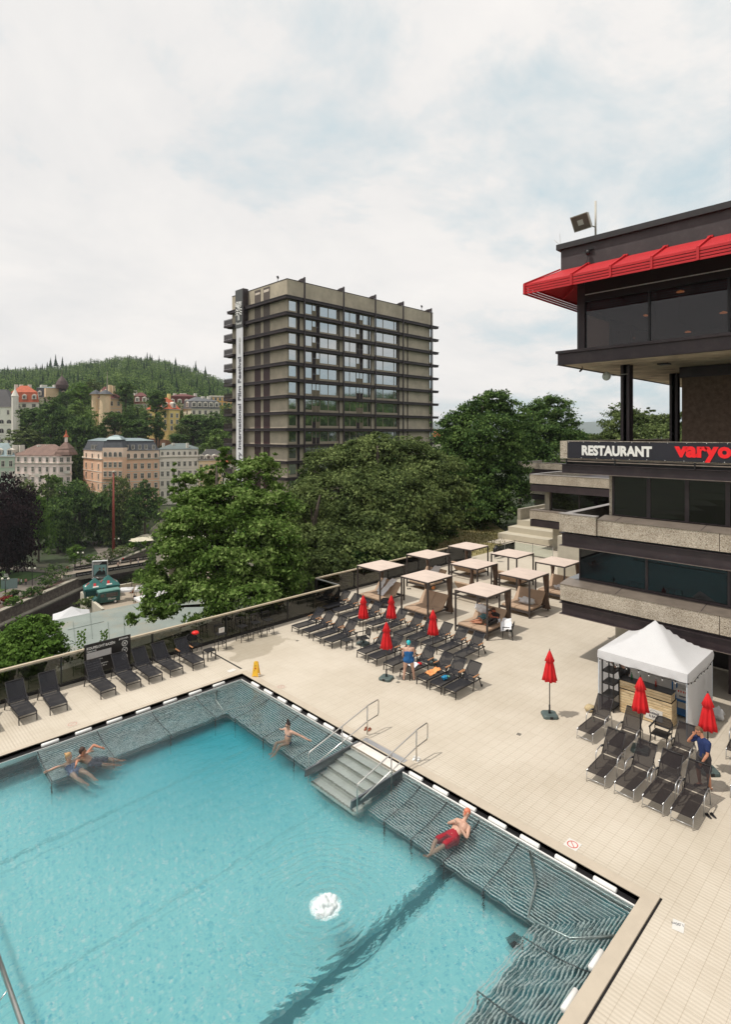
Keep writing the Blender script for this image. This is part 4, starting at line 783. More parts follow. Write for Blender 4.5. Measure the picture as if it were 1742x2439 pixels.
# string of bulbs along the valance
bl_ = MB(); 
for i in range(9):
    y = TW*(i/8); 
bulb = empty('string_lights', (TX, TY, 0), 0, 'dark string of small bulbs hanging along the tent eaves', 'string lights')
wr = [(-.04, TW, 2.0), (-.05, TW*.8, 1.93), (-.05, TW*.55, 1.98), (-.05, TW*.3, 1.93), (-.05, 0, 1.98), (.5, -.06, 1.90), (1.2, -.06, 1.97), (2.0, -.06, 1.90), (2.8, -.06, 2.0)]
MB().tube(wr, .008, 5).build('cable', M_black, bulb)
for k in range(8):
    a = Vector(wr[k]).lerp(Vector(wr[k+1]), .5)
    for t_ in (.15, .6):
        p = Vector(wr[k]).lerp(Vector(wr[k+1]), t_); MB().tube([p, p + Vector((0, 0, -.05))], .018, 6).build('bulb_socket', M_black, bulb); MB().blob((p.x, p.y, p.z - .075), .026, 1, 0).build('bulb', M_white, bulb, True)
# bar counter
def slat_mat():
    m = bpy.data.materials.new('pale_pine_boards'); m.use_nodes = True; t = m.node_tree; b = t.nodes['Principled BSDF']; b.inputs['Roughness'].default_value = .55
    g = t.nodes.new('ShaderNodeTexCoord'); mp = t.nodes.new('ShaderNodeMapping'); t.links.new(g.outputs['Object'], mp.inputs[0]); mp.inputs['Scale'].default_value = (1.5, 1.5, 14)
    n = t.nodes.new('ShaderNodeTexNoise'); n.inputs['Scale'].default_value = 2.5; n.inputs['Detail'].default_value = 6; t.links.new(mp.outputs[0], n.inputs['Vector'])
    r = t.nodes.new('ShaderNodeValToRGB'); t.links.new(n.outputs[0], r.inputs[0]); r.color_ramp.elements[0].color = (.50, .34, .17, 1); r.color_ramp.elements[1].color = (.74, .60, .38, 1); r.color_ramp.elements[0].position = .3; r.color_ramp.elements[1].position = .65
    t.links.new(r.outputs[0], b.inputs['Base Color']); return m
M_pine = slat_mat()
br_ = empty('bar_counter', (0, 0, 0), 0, 'pale slatted wooden cocktail bar with black top under the tent', 'bar counter')
def slats(x0, x1, y0, y1, z0, z1, nn, name):
    m = MB(); h_ = (z1 - z0)/nn
    for k in range(nn):
        a, c_ = z0 + k*h_ + .006, z0 + (k+1)*h_ - .006; m.box(x0, x1, y0, y1, a, c_)
    o = m.build(name, M_pine, br_); MB().box(x0 + .012, x1 - .012, y0 + .012, y1 - .012, z0, z1 - .002).build('carcass', M_brown, br_)
q1 = PP(1495, 1668, 0); q2 = PP(1598, 1751, 0)
BX = 21.75; BY0, BY1 = 6.72, 8.52
slats(BX, BX + .55, BY0, BY1, .02, .90, 9, 'lower_boards'); slats(BX, BX + .42, BY0 + .02, BY1, .93, 1.22, 3, 'upper_boards')
MB().box(BX - .02, BX + .46, BY0, BY1 + .02, 1.222, 1.25).build('counter_top', M_black, br_)
MB().box(BX + .42, BX + .56, BY0 + .01, BY1, .902, .925).build('shelf_top', M_black, br_)
sg = MB(); sg.box(BX - .012, BX - .004, BY0 + .30, BY0 + .90, .13, .53); so = sg.build('poster', M_dw, br_)
cm = MB(); n = 24
for i in range(n):
    a, b_ = 6.2832*i/n, 6.2832*(i+1)/n; cy_, cz_ = BY0 + .60, .33
    cm.quad((BX - .014, cy_ + .155*math.cos(a), cz_ + .155*math.sin(a)), (BX - .014, cy_ + .165*math.cos(a), cz_ + .165*math.sin(a)), (BX - .014, cy_ + .165*math.cos(b_), cz_ + .165*math.sin(b_)), (BX - .014, cy_ + .155*math.cos(b_), cz_ + .155*math.sin(b_)))
cm.build('ring', M_grey_t, so)
text('lettering', 'cocktail', .13, (BX - .016, BY0 + .84, .34), (0, -1, 0), (0, 0, 1), M_grey_t, so, .003, shear=.3); text('lettering', '& BAR', .11, (BX - .016, BY0 + .76, .22), (0, -1, 0), (0, 0, 1), M_grey_t, so, .003)
for i, (y, c_, s_) in enumerate(((8.2, (.03, .12, .05), 'dark green'), (7.9, (.3, .3, .3), 'clear'), (7.35, (.25, .04, .03), 'red'))):
    bo = MB().lathe([(.0, 0), (.035, 0), (.035, .16), (.012, .20), (.012, .26), (0, .26)], 12, (BX + .3, y, 1.25)).build('bottle', mat('bottle_' + s_.replace(' ', '_'), c_, .15), None, True); tag(bo, f'{s_} bottle on the black counter top of the bar', 'bottle', 'bottles on the bar')
# shelves in the tent
rk = empty('shelf_rack', (22.55, 8.55, 0), 0, 'tall black plastic shelf rack standing at the left inside the tent', 'shelf')
for x in (0, .62):
    for y in (0, .42): MB().box(x - .02, x + .02, y - .02, y + .02, 0, 1.95).build('upright', M_black, rk)
for z in (.12, .55, 1.0, 1.45, 1.9): MB().box(-.02, .64, -.02, .44, z, z + .04).build('shelf', M_black, rk)
rk.location = (21.50, 8.66, 0)
rk2 = empty('shelf_rack', (22.9, 6.25, 0), 0, 'blue metal rack with printed boxes at the right inside the tent', 'shelf')
M_blue = mat('blue_painted_steel', (.01, .12, .32), .4)
for x in (0, .5):
    for y in (0, .8): MB().box(x - .02, x + .02, y - .02, y + .02, 0, 1.3).build('upright', M_blue, rk2)
for z in (.1, .6, 1.26): MB().box(-.02, .52, -.02, .82, z, z + .035).build('shelf', M_blue if z < 1 else M_white, rk2)
bx_ = MB().box(23.0, 23.3, 6.3, 6.95, .64, 1.0).build('carton', M_dw); tag(bx_, 'white carton with red print on the blue rack', 'carton')
pm = MB()
for k in range(7): pm.box(22.985, 22.997, 6.34 + k*.085, 6.38 + k*.085, .90, .97)
pm.mi(1); pm.box(22.985, 22.997, 6.4, 6.85, .74, .78); pm.build('print', [M_dr, M_grey_t], bx_)
bx2 = MB().box(22.95, 23.4, 6.28, 7.05, 1.30, 1.62).build('appliance', M_black, bevel=.02); tag(bx2, 'black appliance on top of the blue rack', 'appliance')
bs_ = MB().blob((0, 0, 0), (.22, .18, .12), 2, .1).build('basket', mat('straw', (.48, .38, .22), .9, 0, .3, 20), None, True, loc=(21.0, 9.35, .12)); tag(bs_, 'small straw basket at the left foot of the tent', 'basket')
bg_ = MB().blob((0, 0, 0), (.20, .2, .26), 3, .25, 5).build('plastic_bag', M_tside, None, True, loc=(23.7, 5.75, .24)); tag(bg_, 'clear plastic bag on the ground beside the tent wall', 'bag')
# ---------------------------------------------------------------- glass fence
def tint_glass():
    m = glass('tinted_fence_glass', (0.42, 0.40, 0.36), 0.03, 0.01, through=1.0, ior=1.35); return m
M_fg = tint_glass(); M_rail = mat('sandy_coping_rail', (0.48, 0.40, 0.29), 0.6, 0, 0.12, 3, world=True)
def fence(a, b_, label, nseg, h=1.33, rail=M_rail, rw=.14, th=.07):
    a, b_ = Vector(a), Vector(b_); root = empty('glass_fence', a, 0, label, 'glass fence', 'tinted glass fence panels around the deck'); d = (b_ - a); u = d.normalized()
    MB().bar(Vector((0, 0, h - th/2)), d + Vector((0, 0, h - th/2)), rw, th).build('top_rail', rail, root)
    MB().bar(Vector((0, 0, .06)), d + Vector((0, 0, .06)), .10, .12).build('bottom_rail', M_black, root)
    for k in range(nseg + 1):
        p = d*(k/nseg); MB().bar(p, p + Vector((0, 0, h - th)), .09 if k % 1 == 0 else .05, .06, up=u).build('post', M_black, root)
    for k in range(nseg):
        p, q = d*(k/nseg) + u*.05, d*((k+1)/nseg) - u*.05
        MB().bar(p + Vector((0, 0, (h)/2)), q + Vector((0, 0, (h)/2)), .012, h - .2).build('glass_panel', M_fg, root)
    return root
fence((-12, 25.6, 0), (22.75, 25.6, 0), 'long tinted glass fence with sandy top rail along the far deck edge', 9)
fence((22.78, 25.66, 0), (22.78, 27.75, 0), 'short glass return of the fence where it steps back', 1, rail=M_alu, rw=.08, th=.05)
fence((22.80, 27.9, 0), (39.6, 27.9, 0), 'rear tinted glass fence behind the daybeds', 5)
bal = empty('balustrade', (0, 0, 0), 0, 'thin glass balustrade beyond the farthest daybeds', 'balustrade')
BP = [(40.8, 26.3), (44.0, 26.3), (43.8, 22.6)]
MB().bar((BP[0][0], BP[0][1], 1.1), (BP[1][0], BP[1][1], 1.1), .04, .04).bar((BP[1][0], BP[1][1], 1.1), (BP[2][0], BP[2][1], 1.1), .04, .04).build('handrail', M_dark, bal)
for (x, y) in (BP[0], (42.4, 26.3), BP[1], (43.9, 24.5), BP[2]): MB().box(x - .02, x + .02, y - .02, y + .02, 0, 1.08).build('post', M_alu, bal)
for a, b_ in ((BP[0], BP[1]), (BP[1], BP[2])): MB().bar((a[0], a[1], .55), (b_[0], b_[1], .55), .01, .9).build('glass_panel', glass('clear_glass', (.88, .92, .9), .02, .01, 1.0, 1.3), bal)
# information board on the fence
ib = empty('information_board', (0, 0, 0), 0, 'black information board with white Czech lettering on the glass fence', 'information board')
M_ib = mat('black_board', (.012, .010, .010), .4); M_wp = mat('white_print', (.75, .73, .70), .6)
MB().box(8.18, 10.12, 25.49, 25.53, .22, 1.50).build('panel', M_ib, ib)
Yb = 25.484
text('lettering', 'KOUPELOVÝ BAZÉN', .150, (8.26, Yb, 1.27), (1, 0, 0), (0, 0, 1), M_wp, ib, .004, sx=.86)
text('lettering', 'Teplota vody', .075, (8.26, Yb, 1.17), (1, 0, 0), (0, 0, 1), M_wp, ib, .002)
MB().box(8.26, 9.28, Yb - .002, Yb + .004, .86, 1.13).build('blank_field', mat('grey_white_field', (.50, .48, .47), .6), ib)
for i, t_ in enumerate(('Max. hloubka: 1,3 m', 'Plocha: 644 m²', 'Voda je chemicky upravena', 'Doporučený pobyt: 25 m', 'Počet osob: 9')):
    text('lettering', t_, .080, (8.26, Yb, .75 - i*.105), (1, 0, 0), (0, 0, 1), M_wp, ib, .0015)
text('lettering', 'SAUNIA', .10, (9.70, Yb, 1.37), (1, 0, 0), (0, 0, 1), M_wp, ib, .003, sx=.9)
dm = MB(); dm.add([(9.60, Yb, 1.36), (9.655, Yb, 1.36), (9.68, Yb, 1.41), (9.65, Yb, 1.46), (9.63, Yb, 1.42)], [(0, 1, 2, 3, 4)]); dm.build('logo', M_wp, ib)
for k in range(3):
    cz_ = 1.17 - k*.30; cx_ = 9.86; m = MB(); n = 26
    for i in range(n):
        a, b_ = 6.2832*i/n, 6.2832*(i+1)/n; m.quad((cx_ + .105*math.cos(a), Yb, cz_ + .105*math.sin(a)), (cx_ + .13*math.cos(a), Yb, cz_ + .13*math.sin(a)), (cx_ + .13*math.cos(b_), Yb, cz_ + .13*math.sin(b_)), (cx_ + .105*math.cos(b_), Yb, cz_ + .105*math.sin(b_)))
    m.quad((cx_ - .085, Yb, cz_ - .07), (cx_ - .07, Yb, cz_ - .085), (cx_ + .085, Yb, cz_ + .07), (cx_ + .07, Yb, cz_ + .085))
    m.quad((cx_ - .06, Yb, cz_ + .02), (cx_ - .02, Yb, cz_ - .02), (cx_ + .0, Yb, cz_ + .02), (cx_ - .03, Yb, cz_ + .06)); m.quad((cx_ + .01, Yb, cz_ - .06), (cx_ + .05, Yb, cz_ - .06), (cx_ + .04, Yb, cz_ + .0), (cx_ + .02, Yb, cz_ + .0))
    m.build('prohibition_symbol', M_wp, ib)
# ---------------------------------------------------------------- restaurant building (faces -X)
M_rglass = glass('smoked_restaurant_glass', (0.58, 0.50, 0.50), 0.0, 0.008, through=1.0, ior=1.5)
M_dglass = glass('dark_window_glass', (0.010, 0.008, 0.009), 0.05, 0.012, ior=1.55)
M_pglass = glass('pool_view_glass', (0.008, 0.008, 0.009), 0.0, 0.012, ior=1.45)
M_soff = mat('stained_soffit_boards', (0.50, 0.43, 0.32), 0.8, 0, 0.35, .9, 0.2, 20, world=True, stain=(0.13, 0.09, 0.07), ss=.55)
M_core = mat('brown_pebble_wall', (0.13, 0.088, 0.062), 0.9, 0, 0.35, 5, 0.9, 28, world=True)
M_cope = mat('grey_metal_coping', (0.34, 0.31, 0.29), 0.5, 0.3, 0.15, 2, world=True)
M_int = mat('dark_interior', (0.035, 0.028, 0.027), 0.9)
bd = empty('restaurant_building', (24.8, 12.45, 0), 0, 'dark brown stepped restaurant building with pebble parapets and red awning at the right', 'building')
def part(name, m, f, parent=bd, smooth=False, bevel=0.0):
    mb = MB(); f(mb); off = parent.matrix_world.translation if parent and parent.parent is None else Vector()
    base = Vector(parent.location) if parent else Vector()
    mb.v = [(v[0]-base.x, v[1]-base.y, v[2]-base.z) for v in mb.v]
    return mb.build(name, m, parent, smooth, bevel)
YL, YR = 12.45, -14.0      # visible corner and far end (outside the frame)
XB = 41.0
def subpart(name, m, f, par, root=bd):
    mb = MB(); f(mb); base = Vector(root.location); mb.v = [(v[0]-base.x, v[1]-base.y, v[2]-base.z) for v in mb.v]; return mb.build(name, m, par)
# ground floor, set back
part('ground_floor_wall', M_conc_l, lambda b: (b.box(28.84, XB, YR, 11.52, 0, 2.12)))
part('ground_floor_glazing', M_dglass, lambda b: b.box(28.72, 28.83, YR, 9.6, .12, 2.10))
part('ground_floor_column', M_brown, lambda b: b.box(26.4, 26.75, 5.7, 6.05, 0, 2.12))
part('rear_wall', M_conc_l, lambda b: (b.box(37.5, 46.5, 12.6, 19.0, 0, 3.3), b.box(37.40, 37.49, 16.4, 16.9, 0, 3.3)))
# bottom beam and grooves
def beamset(z0, z1, y1, x=24.83, xb=XB, groove=True):
    def f(b):
        b.box(x + .10, xb, YR, y1 - .10, z0 + .03, z1 - .03)
        b.box(x, xb, YR, y1, z0, z0 + .03); b.box(x, xb, YR, y1, z1 - .03, z1)
    part('steel_beam', M_brown, f)
    part('beam_flange_edge', M_brownlite, lambda b: (b.box(x - .006, x - .001, YR, y1, z0 + .002, z0 + .022)))
beamset(2.12, 2.66, YL + .06)
part('groove_band', M_brown, lambda b: [b.box(24.86 + k*.03, XB, YR, YL - .02, 2.67 + k*.045, 2.695 + k*.045) for k in range(3)] and None)
part('groove_band', M_black, lambda b: b.box(24.98, XB, YR, YL - .15, 2.662, 2.80))
def panels(z0, z1, ys, x=24.80, t=.28):
    for a, b_ in zip(ys[:-1], ys[1:]): part('parapet_panel', M_pebble, lambda b: b.box(x, x + t, b_ + .012, a - .012, z0, z1))
panels(2.80, 3.52, [YL, 5.98, 2.6, -.8, -4.2, -7.6, -11, YR])
part('side_parapet', M_pebble, lambda b: b.box(25.09, XB, YL - .28, YL - .012, 2.80, 3.52))
def sill(z, y1, x0=24.78, x1=25.62, zt=.12, y0=YR):
    def f(b):
        b.add([(x0, y0, z), (x0, y1, z), (x1, y1, z + zt), (x1, y0, z + zt), (x0, y0, z - .03), (x0, y1, z - .03)], [(0, 3, 2, 1), (0, 1, 5, 4), (1, 2, 5)])
    o = part('sill_flashing', mat('brown_grey_flashing', (0.20, 0.165, 0.135), .45, .2, .2, 1.5, world=True), f)
    for yy in (9.9, 6.6): part('flashing_seam', M_brown, lambda b: b.add([(x0 + .01, yy, z + .006), (x0 + .01, yy + .03, z + .006), (x1 - .03, yy + .03, z + zt + .004), (x1 - .03, yy, z + zt + .004)], [(0, 3, 2, 1)]))
sill(3.55, YL)
part('corner_slab', mat('grey_slab', (0.22, 0.23, 0.24), .35, .2, .15, 2, world=True), lambda b: b.box(25.63, XB, 11.97, YL, 3.60, 3.66))
# lower window band (z 3.67..5.2)
part('spandrel', M_brown, lambda b: (b.box(25.66, 25.8, YR, 11.93, 3.60, 3.72), b.box(25.66, 25.8, YR, 11.93, 5.18, 5.32)))
def wband(z0, z1, ys, x, gm, yside=None, mw=.10):
    for i, (a, b_) in enumerate(zip(ys[:-1], ys[1:])):
        w_ = part('window', gm, lambda b: b.box(x + .03, x + .05, b_ + mw/2, a - mw/2, z0 + .04, z1 - .04))
        subpart('frame', M_brown, lambda b: (b.box(x, x + .10, a - mw/2, a + mw/2 if i else a, z0, z1), b.box(x, x + .09, b_ + mw/2, a - mw/2, z0, z0 + .04), b.box(x, x + .09, b_ + mw/2, a - mw/2, z1 - .04, z1)), w_)
wband(3.72, 5.18, [11.93, 8.93, 5.86, 2.8, -.3, -3.4, -6.5, -9.6, YR], 25.66, M_pglass)
part('side_window', M_pglass, lambda b: b.box(25.80, 40, 11.88, 11.90, 3.74, 5.16))
part('interior_block', M_int, lambda b: (b.box(26.3, XB - .1, YR, 11.5, 2.9, 5.2)))
beamset(5.29, 5.90, YL + .06)
part('upper_groove', M_black, lambda b: b.box(24.98, XB, YR, YL - .15, 5.905, 6.0))
part('bracket', M_black, lambda b: [b.box(24.86, 24.92, y, y + .06, 5.9, 6.02) for y in (12.0, 10.6, 9.2)] and None)
panels(5.99, 6.79, [YL, 10.72], 24.72)
panels(5.99, 6.68, [10.70, 5.98, 2.6, -.8, -4.2, -7.6, -11, YR])
part('side_parapet', M_pebble, lambda b: b.box(25.01, XB, YL - .28, YL - .012, 5.99, 6.74))
part('parapet_coping', M_cope, lambda b: (b.box(24.70, 25.06, 10.72, YL + .02, 6.792, 6.83), b.box(25.06, XB, YL - .32, YL + .02, 6.75, 6.79)))
part('terrace_floor', M_brown, lambda b: b.box(25.3, XB, YR, YL - .3, 6.0, 6.1))
sill(6.71, 10.70)
part('pebble_pier', M_pebble, lambda b: b.box(25.66, 25.98, 10.40, 10.52, 6.83, 8.66))
wband(6.85, 8.62, [10.38, 8.84, 7.35, 5.90, 4.4, 2.9, 1.4, -.1, -1.6, -3.1, -6.0, -9, YR], 25.64, M_dglass, mw=.16)
part('interior_block', M_int, lambda b: (b.box(26.3, XB - .1, YR, 10.2, 6.2, 8.6)))
beamset(8.67, 9.10, YL + .06)
part('upper_groove', M_black, lambda b: b.box(25.05, XB, YR, YL - .25, 9.105, 9.36))
part('gutter_edge', M_brownlite, lambda b: (b.box(24.80, 24.86, YR, YL - .02, 9.22, 9.26), b.box(24.82, 24.86, YR, YL, 9.31, 9.345)))
part('bracket', M_black, lambda b: [b.box(24.78, 24.86, y, y + .05, 9.10, 9.34) for y in (12.1, 9.9, 6.8, 4)] and None)
panels(9.36, 10.17, [YL, 5.98, 2.6, -.8, -4.2, -7.6, -11, YR])
part('side_parapet', M_pebble, lambda b: b.box(25.09, XB, YL - .28, YL - .012, 9.36, 10.17))
part('roof_terrace_floor', M_brown, lambda b: b.box(25.1, XB, YR, YL - .3, 9.30, 9.38))
# banner
bn = empty('restaurant_banner', (0, 0, 0), 0, 'long black banner with white and red lettering hung on the top parapet', 'banner')
bm_ = MB(); k = 40
vs = []
for i in range(k + 1):
    y = 12.07 - (12.07 + 6)*i/k
    for j in range(5): vs.append((24.765 - .008*math.sin(i*.9)*math.sin(j*1.3), y, 9.385 + .77*j/4 - .012*math.sin(i*1.5708)**2*(1 if j == 4 else 0)))
bm_.add(vs, [(i*5+j, (i+1)*5+j, (i+1)*5+j+1, i*5+j+1) for i in range(k) for j in range(4)]); bm_.build('banner_sheet', mat('black_banner', (.014, .013, .020), .45, 0, .1, 3, .15, 4), bn, True)
text('lettering', 'RESTAURANT', .600, (24.75, 11.38, 9.56), (0, -1, 0), (0, 0, 1), M_white, bn, ext=.004, bold=.030, fit=2.98, fith=.42)
M_rl = mat('red_letters', (.85, .010, .015), .5, 0, .02)
text('lettering', 'vary', .74, (24.75, 7.55, 9.60), (0, -1, 0), (0, 0, 1), M_rl, bn, ext=.004, bold=.036, fit=1.56, fith=.40)
text('lettering', 'o', .74, (24.75, 6.03, 9.60), (0, -1, 0), (0, 0, 1), M_rl, bn, ext=.004, bold=.036, fit=.46, fith=.40)
ey = MB()
for i in range(26):
    y = 12.0 - i*.7
    ey.blob((24.75, y, 10.12), .018, 1, 0); ey.blob((24.75, y + .1, 9.41), .018, 1, 0)
ey.build('eyelets', M_white, bn)
# upper storey on columns
part('column', M_brown, lambda b: (b.box(27.0, 27.45, 10.28, 10.42, 9.38, 13.71), b.box(27.0, 27.04, 10.15, 10.55, 9.38, 13.71), b.box(27.41, 27.45, 10.15, 10.55, 9.38, 13.71)))
part('column', M_brown, lambda b: (b.box(32.7, 33.1, 9.95, 10.1, 9.38, 13.71), b.box(32.7, 32.74, 9.82, 10.22, 9.38, 13.71), b.box(33.06, 33.1, 9.82, 10.22, 9.38, 13.71)))
part('core_wall', M_core, lambda b: b.box(30.0, 42.0, YR, 8.82, 9.38, 13.2))
part('core_header', M_brown, lambda b: b.box(29.9, 42.0, YR, 8.90, 13.2, 13.70))
part('soffit', M_soff, lambda b: b.box(24.98, 43.3, YR, YL + .02, 13.72, 13.76))
part('soffit_vent', M_black, lambda b: (b.box(27.6, 28.1, 8.7, 9.15, 13.66, 13.719)))
part('floor_beam', M_brown, lambda b: (b.box(24.95, 43.3, YR, YL + .05, 13.77, 14.20), b.box(24.80, 25.0, YR, YL + .16, 13.69, 13.715), b.box(25.0, 43.4, YL + .0, YL + .16, 13.69, 13.715), b.box(24.82, 24.9, YR, YL + .12, 13.715, 14.22), b.box(24.72, 25.2, YR, YL + .18, 14.22, 14.34)))
part('storey_floor', M_brown, lambda b: b.box(25.2, 43.3, YR, YL, 14.2, 14.40))
def translucent(name, c):
    m = bpy.data.materials.new(name); m.use_nodes = True; t = m.node_tree; q = t.nodes.new('ShaderNodeBsdfTranslucent'); q.inputs[0].default_value = c + (1,); t.links.new(q.outputs[0], t.nodes['Material Output'].inputs[0]); return m
# glazed storey
part('corner_post', M_brown, lambda b: b.box(26.0, 26.26, 11.82, 12.18, 14.34, 18.0))
for i, (a, b_) in enumerate(((11.82, 9.0), (8.92, 6.0), (5.92, 3.0), (2.92, 0), (-.08, -3), (-3.1, -8), (-8.1, YR))):
    w_ = part('window', M_rglass, lambda b: b.box(26.10, 26.12, b_, a, 14.40, 17.95))
    subpart('mullion', M_black, lambda b: b.box(26.04, 26.18, b_ - .08, b_, 14.34, 17.95), w_)
part('side_window', M_rglass, lambda b: b.box(26.26, 42.5, 12.08, 12.10, 14.40, 17.95))
part('side_mullion', M_black, lambda b: [b.box(x, x + .1, 12.04, 12.16, 14.34, 17.95) for x in (29.3, 32.4, 35.5, 38.6)] and None)
part('ceiling', M_int, lambda b: b.box(26.13, 43.2, YR, 12.03, 17.5, 17.9))
part('interior_wall', translucent('ochre_blind', (.80, .76, .52)), lambda b: b.quad((26.32, 11.98, 14.45), (29.2, 11.98, 14.45), (29.2, 11.98, 16.22), (26.32, 11.98, 16.22)))
part('interior_floor', M_int, lambda b: b.box(26.2, 42.8, YR, 12.0, 14.401, 14.408))
part('interior_wall', M_int, lambda b: (b.box(42.4, 42.6, YR, 12.0, 14.41, 17.49), b.box(26.3, 42.3, 11.6, 11.7, 16.3, 17.49), b.box(38.0, 38.2, YR, 9.0, 14.41, 17.49), b.box(28.2, 31.5, 9.4, 9.6, 14.41, 17.49)))
part('window_track', mat('white_strip', (.65, .65, .65), .5), lambda b: b.box(26.02, 26.06, YR, 11.80, 17.03, 17.07))
part('blind_box', M_black, lambda b: (b.box(26.0, 26.09, YR, 11.80, 16.72, 17.02), b.box(26.0, 26.09, YR, 11.8, 17.08, 17.95)))
ML = bpy.data.materials.new('warm_lamp'); ML.use_nodes = True; ML.node_tree.nodes['Principled BSDF'].inputs['Emission Color'].default_value = (1, .42, .12, 1); ML.node_tree.nodes['Principled BSDF'].inputs['Emission Strength'].default_value = 0.35; ML.node_tree.nodes['Principled BSDF'].inputs['Base Color'].default_value = (.8, .5, .3, 1)
for i, (px, py, X) in enumerate(((1622, 694, 29), (1539, 751, 33), (1725, 744, 31), (1470, 727, 36), (1640, 790, 37))):
    p = onX(px, py, X); o = MB().lathe([(.02, .06), (.16, 0), (.17, -.04), (.0, -.05)], 16).build('ceiling_lamp', ML, None, True, loc=tuple(p)); tag(o, 'warm glowing ceiling lamp behind the restaurant glass, ' + ['large one above the second pane', 'small one at the mullion', 'near the right frame edge', 'small one over the first pane', 'lowest on the right'][i], 'lamp', 'ceiling lamps in the restaurant')
for i, y in enumerate((11.0, 9.9)):
    c = empty('restaurant_chair', (28.3 + i*.9, 11.0 - i*.5, 14.41), R(180), 'dark dining chair behind the corner window, ' + ['left one', 'right one'][i], 'chair', 'chairs inside the restaurant')
    s_ = MB(); s_.box(-.28, .28, -.26, .26, .38, .50); s_.build('seat', M_black, c, bevel=.04)
    s_ = MB(); s_.loft([[(-.2, -.26, .5), (-.3, -.30, 1.15), (-.36, -.30, 1.15), (-.30, -.26, .5)], [(-.2, .26, .5), (-.3, .30, 1.15), (-.36, .30, 1.15), (-.30, .26, .5)]]); s_.build('backrest', M_black, c)
    for x in (-.22, .22):
        for yy in (-.2, .2): MB().box(x - .02, x + .02, yy - .02, yy + .02, 0, .38).build('leg', M_black, c)
# roof wall and cap
part('roof_wall', mat('slate_brown_cladding', (0.050, 0.040, 0.042), .6, .1, .2, .8, world=True, stain=(.075, .065, .065), ss=2), lambda b: b.box(24.90, 43, YR, YL, 17.95, 19.05))
part('roof_cap', M_dark, lambda b: (b.box(24.74, 43.2, YR, YL + .16, 19.05, 19.30)))
# red awning
ZI, ZO, XI, XO, YI, YO = 18.10, 17.34, 24.88, 23.30, YL + .02, 13.48
aw = MB()
n = 30
for k in range(n):       # overlapping louvres
    a, b_ = k/n, (k + .80)/n
    f = lambda t: (XI + (XO - XI)*t, YI + (YO - YI)*t, ZI + (ZO - ZI)*t)
    (xa, ya, za_), (xb, yb, zb) = f(a), f(b_)
    aw.add([(xa, YR, za_), (xa, ya, za_), (xb, yb, zb), (xb, YR, zb), (xa, YR, za_ - .02), (xa, ya, za_ - .02), (xb, yb, zb - .02), (xb, YR, zb - .02)], [(0, 3, 2, 1), (4, 5, 6, 7), (3, 7, 6, 2), (0, 1, 5, 4)])
    aw.add([(xa, ya, za_), (43, ya, za_), (43, yb, zb), (xb, yb, zb), (xa, ya, za_ - .02), (43, ya, za_ - .02), (43, yb, zb - .02), (xb, yb, zb - .02)], [(0, 3, 2, 1), (4, 5, 6, 7), (3, 7, 6, 2)])
for k in range(4):
    z = ZO - .02 - k*.115; aw.box(XO - .03, XO + .01, YR, YO, z - .085, z); aw.box(XO - .03, 43, YO - .04, YO, z - .085, z - .001)
aw.v = [(v[0]-24.8, v[1]-12.45, v[2]) for v in aw.v]
awo = aw.build('awning', M_redmetal, bd)
for y in (13.40, 11.16, 9.50, 7.91, 6.30, 4.7, 3.1, 1.5, -.1, -3, -6):
    t = 0 if y < 13 else 1
    subpart('awning_bracket', M_redmetal, lambda b: (b.bar((XO - .04, y, ZO + .02), (XI - .02, y if y < 13 else YI, ZI + .05), .07, .07), b.bar((XO - .045, y, ZO + .03), (XO - .045, y, ZO - .45), .06, .09), b.box(XI - .08, XI + .10, y - .1, y + .1, ZI, ZI + .08) if y < 13 else None), awo)
for x in (25.2, 27.0, 29.0, 31, 33): subpart('awning_bracket', M_redmetal, lambda b: (b.bar((x, YO - .1, ZO - .04), (x, YI, ZI - .1), .07, .07),), awo)
# floodlight on the roof
fl_ = empty('floodlight', (25.76, 11.19, 19.3), 0, 'square white floodlight on a pole above the flat roof', 'floodlight')
M_fl = mat('aged_white_metal', (.50, .47, .40), .5, .1, .1)
MB().tube([(0, 0, 0), (0, 0, 1.92)], .045, 10).build('pole', M_fl, fl_, True)
rv = Vector((sa, -ca, 0)); fw = Vector((ca, sa, 0))
hd = MB(); nd_ = (-rv*.75 - fw*.55 + Vector((0, 0, -.55))).normalized(); ux = Vector((0, 0, 1)).cross(nd_).normalized(); uz = nd_.cross(ux); c0 = -rv*.62 + Vector((0, 0, .98))
def sqr(c_, h_, v_): return [c_ + ux*a*h_ + uz*b_*v_ for a, b_ in ((-1,-1),(1,-1),(1,1),(-1,1))]
hd.loft([sqr(c0 - nd_*.30, .20, .16), sqr(c0 - nd_*.12, .36, .28), sqr(c0 + nd_*.14, .44, .36)]); hd.build('housing', M_fl, fl_)
hg = MB(); hg.loft([sqr(c0 + nd_*.142, .40, .32), sqr(c0 + nd_*.15, .40, .32)]); hg.build('lens', mat('lamp_glass', (.16, .13, .11), .2), fl_)
hh_ = MB(); hh_.loft([sqr(c0 + nd_*.152, .14, .12), sqr(c0 + nd_*.16, .14, .12)]); hh_.build('lamp_core', mat('lamp_core', (.5, .5, .45), .3), fl_)
MB().tube([c0 - nd_*.25, Vector((-.3, .1, .75)), Vector((0, 0, .72))], .03, 8).build('bracket', M_fl, fl_, True)
p = onX(1330, 600, 24.9); c = MB().tube([(0, 0, 0), (-.02, .3, .32)], .008, 5).tube([(0, 0, 0), (0, .02, .55)], .008, 5).build('antenna', M_fl, None, loc=(24.95, 12.5, 19.3)); tag(c, 'thin two-pronged antenna on the roof corner', 'antenna')
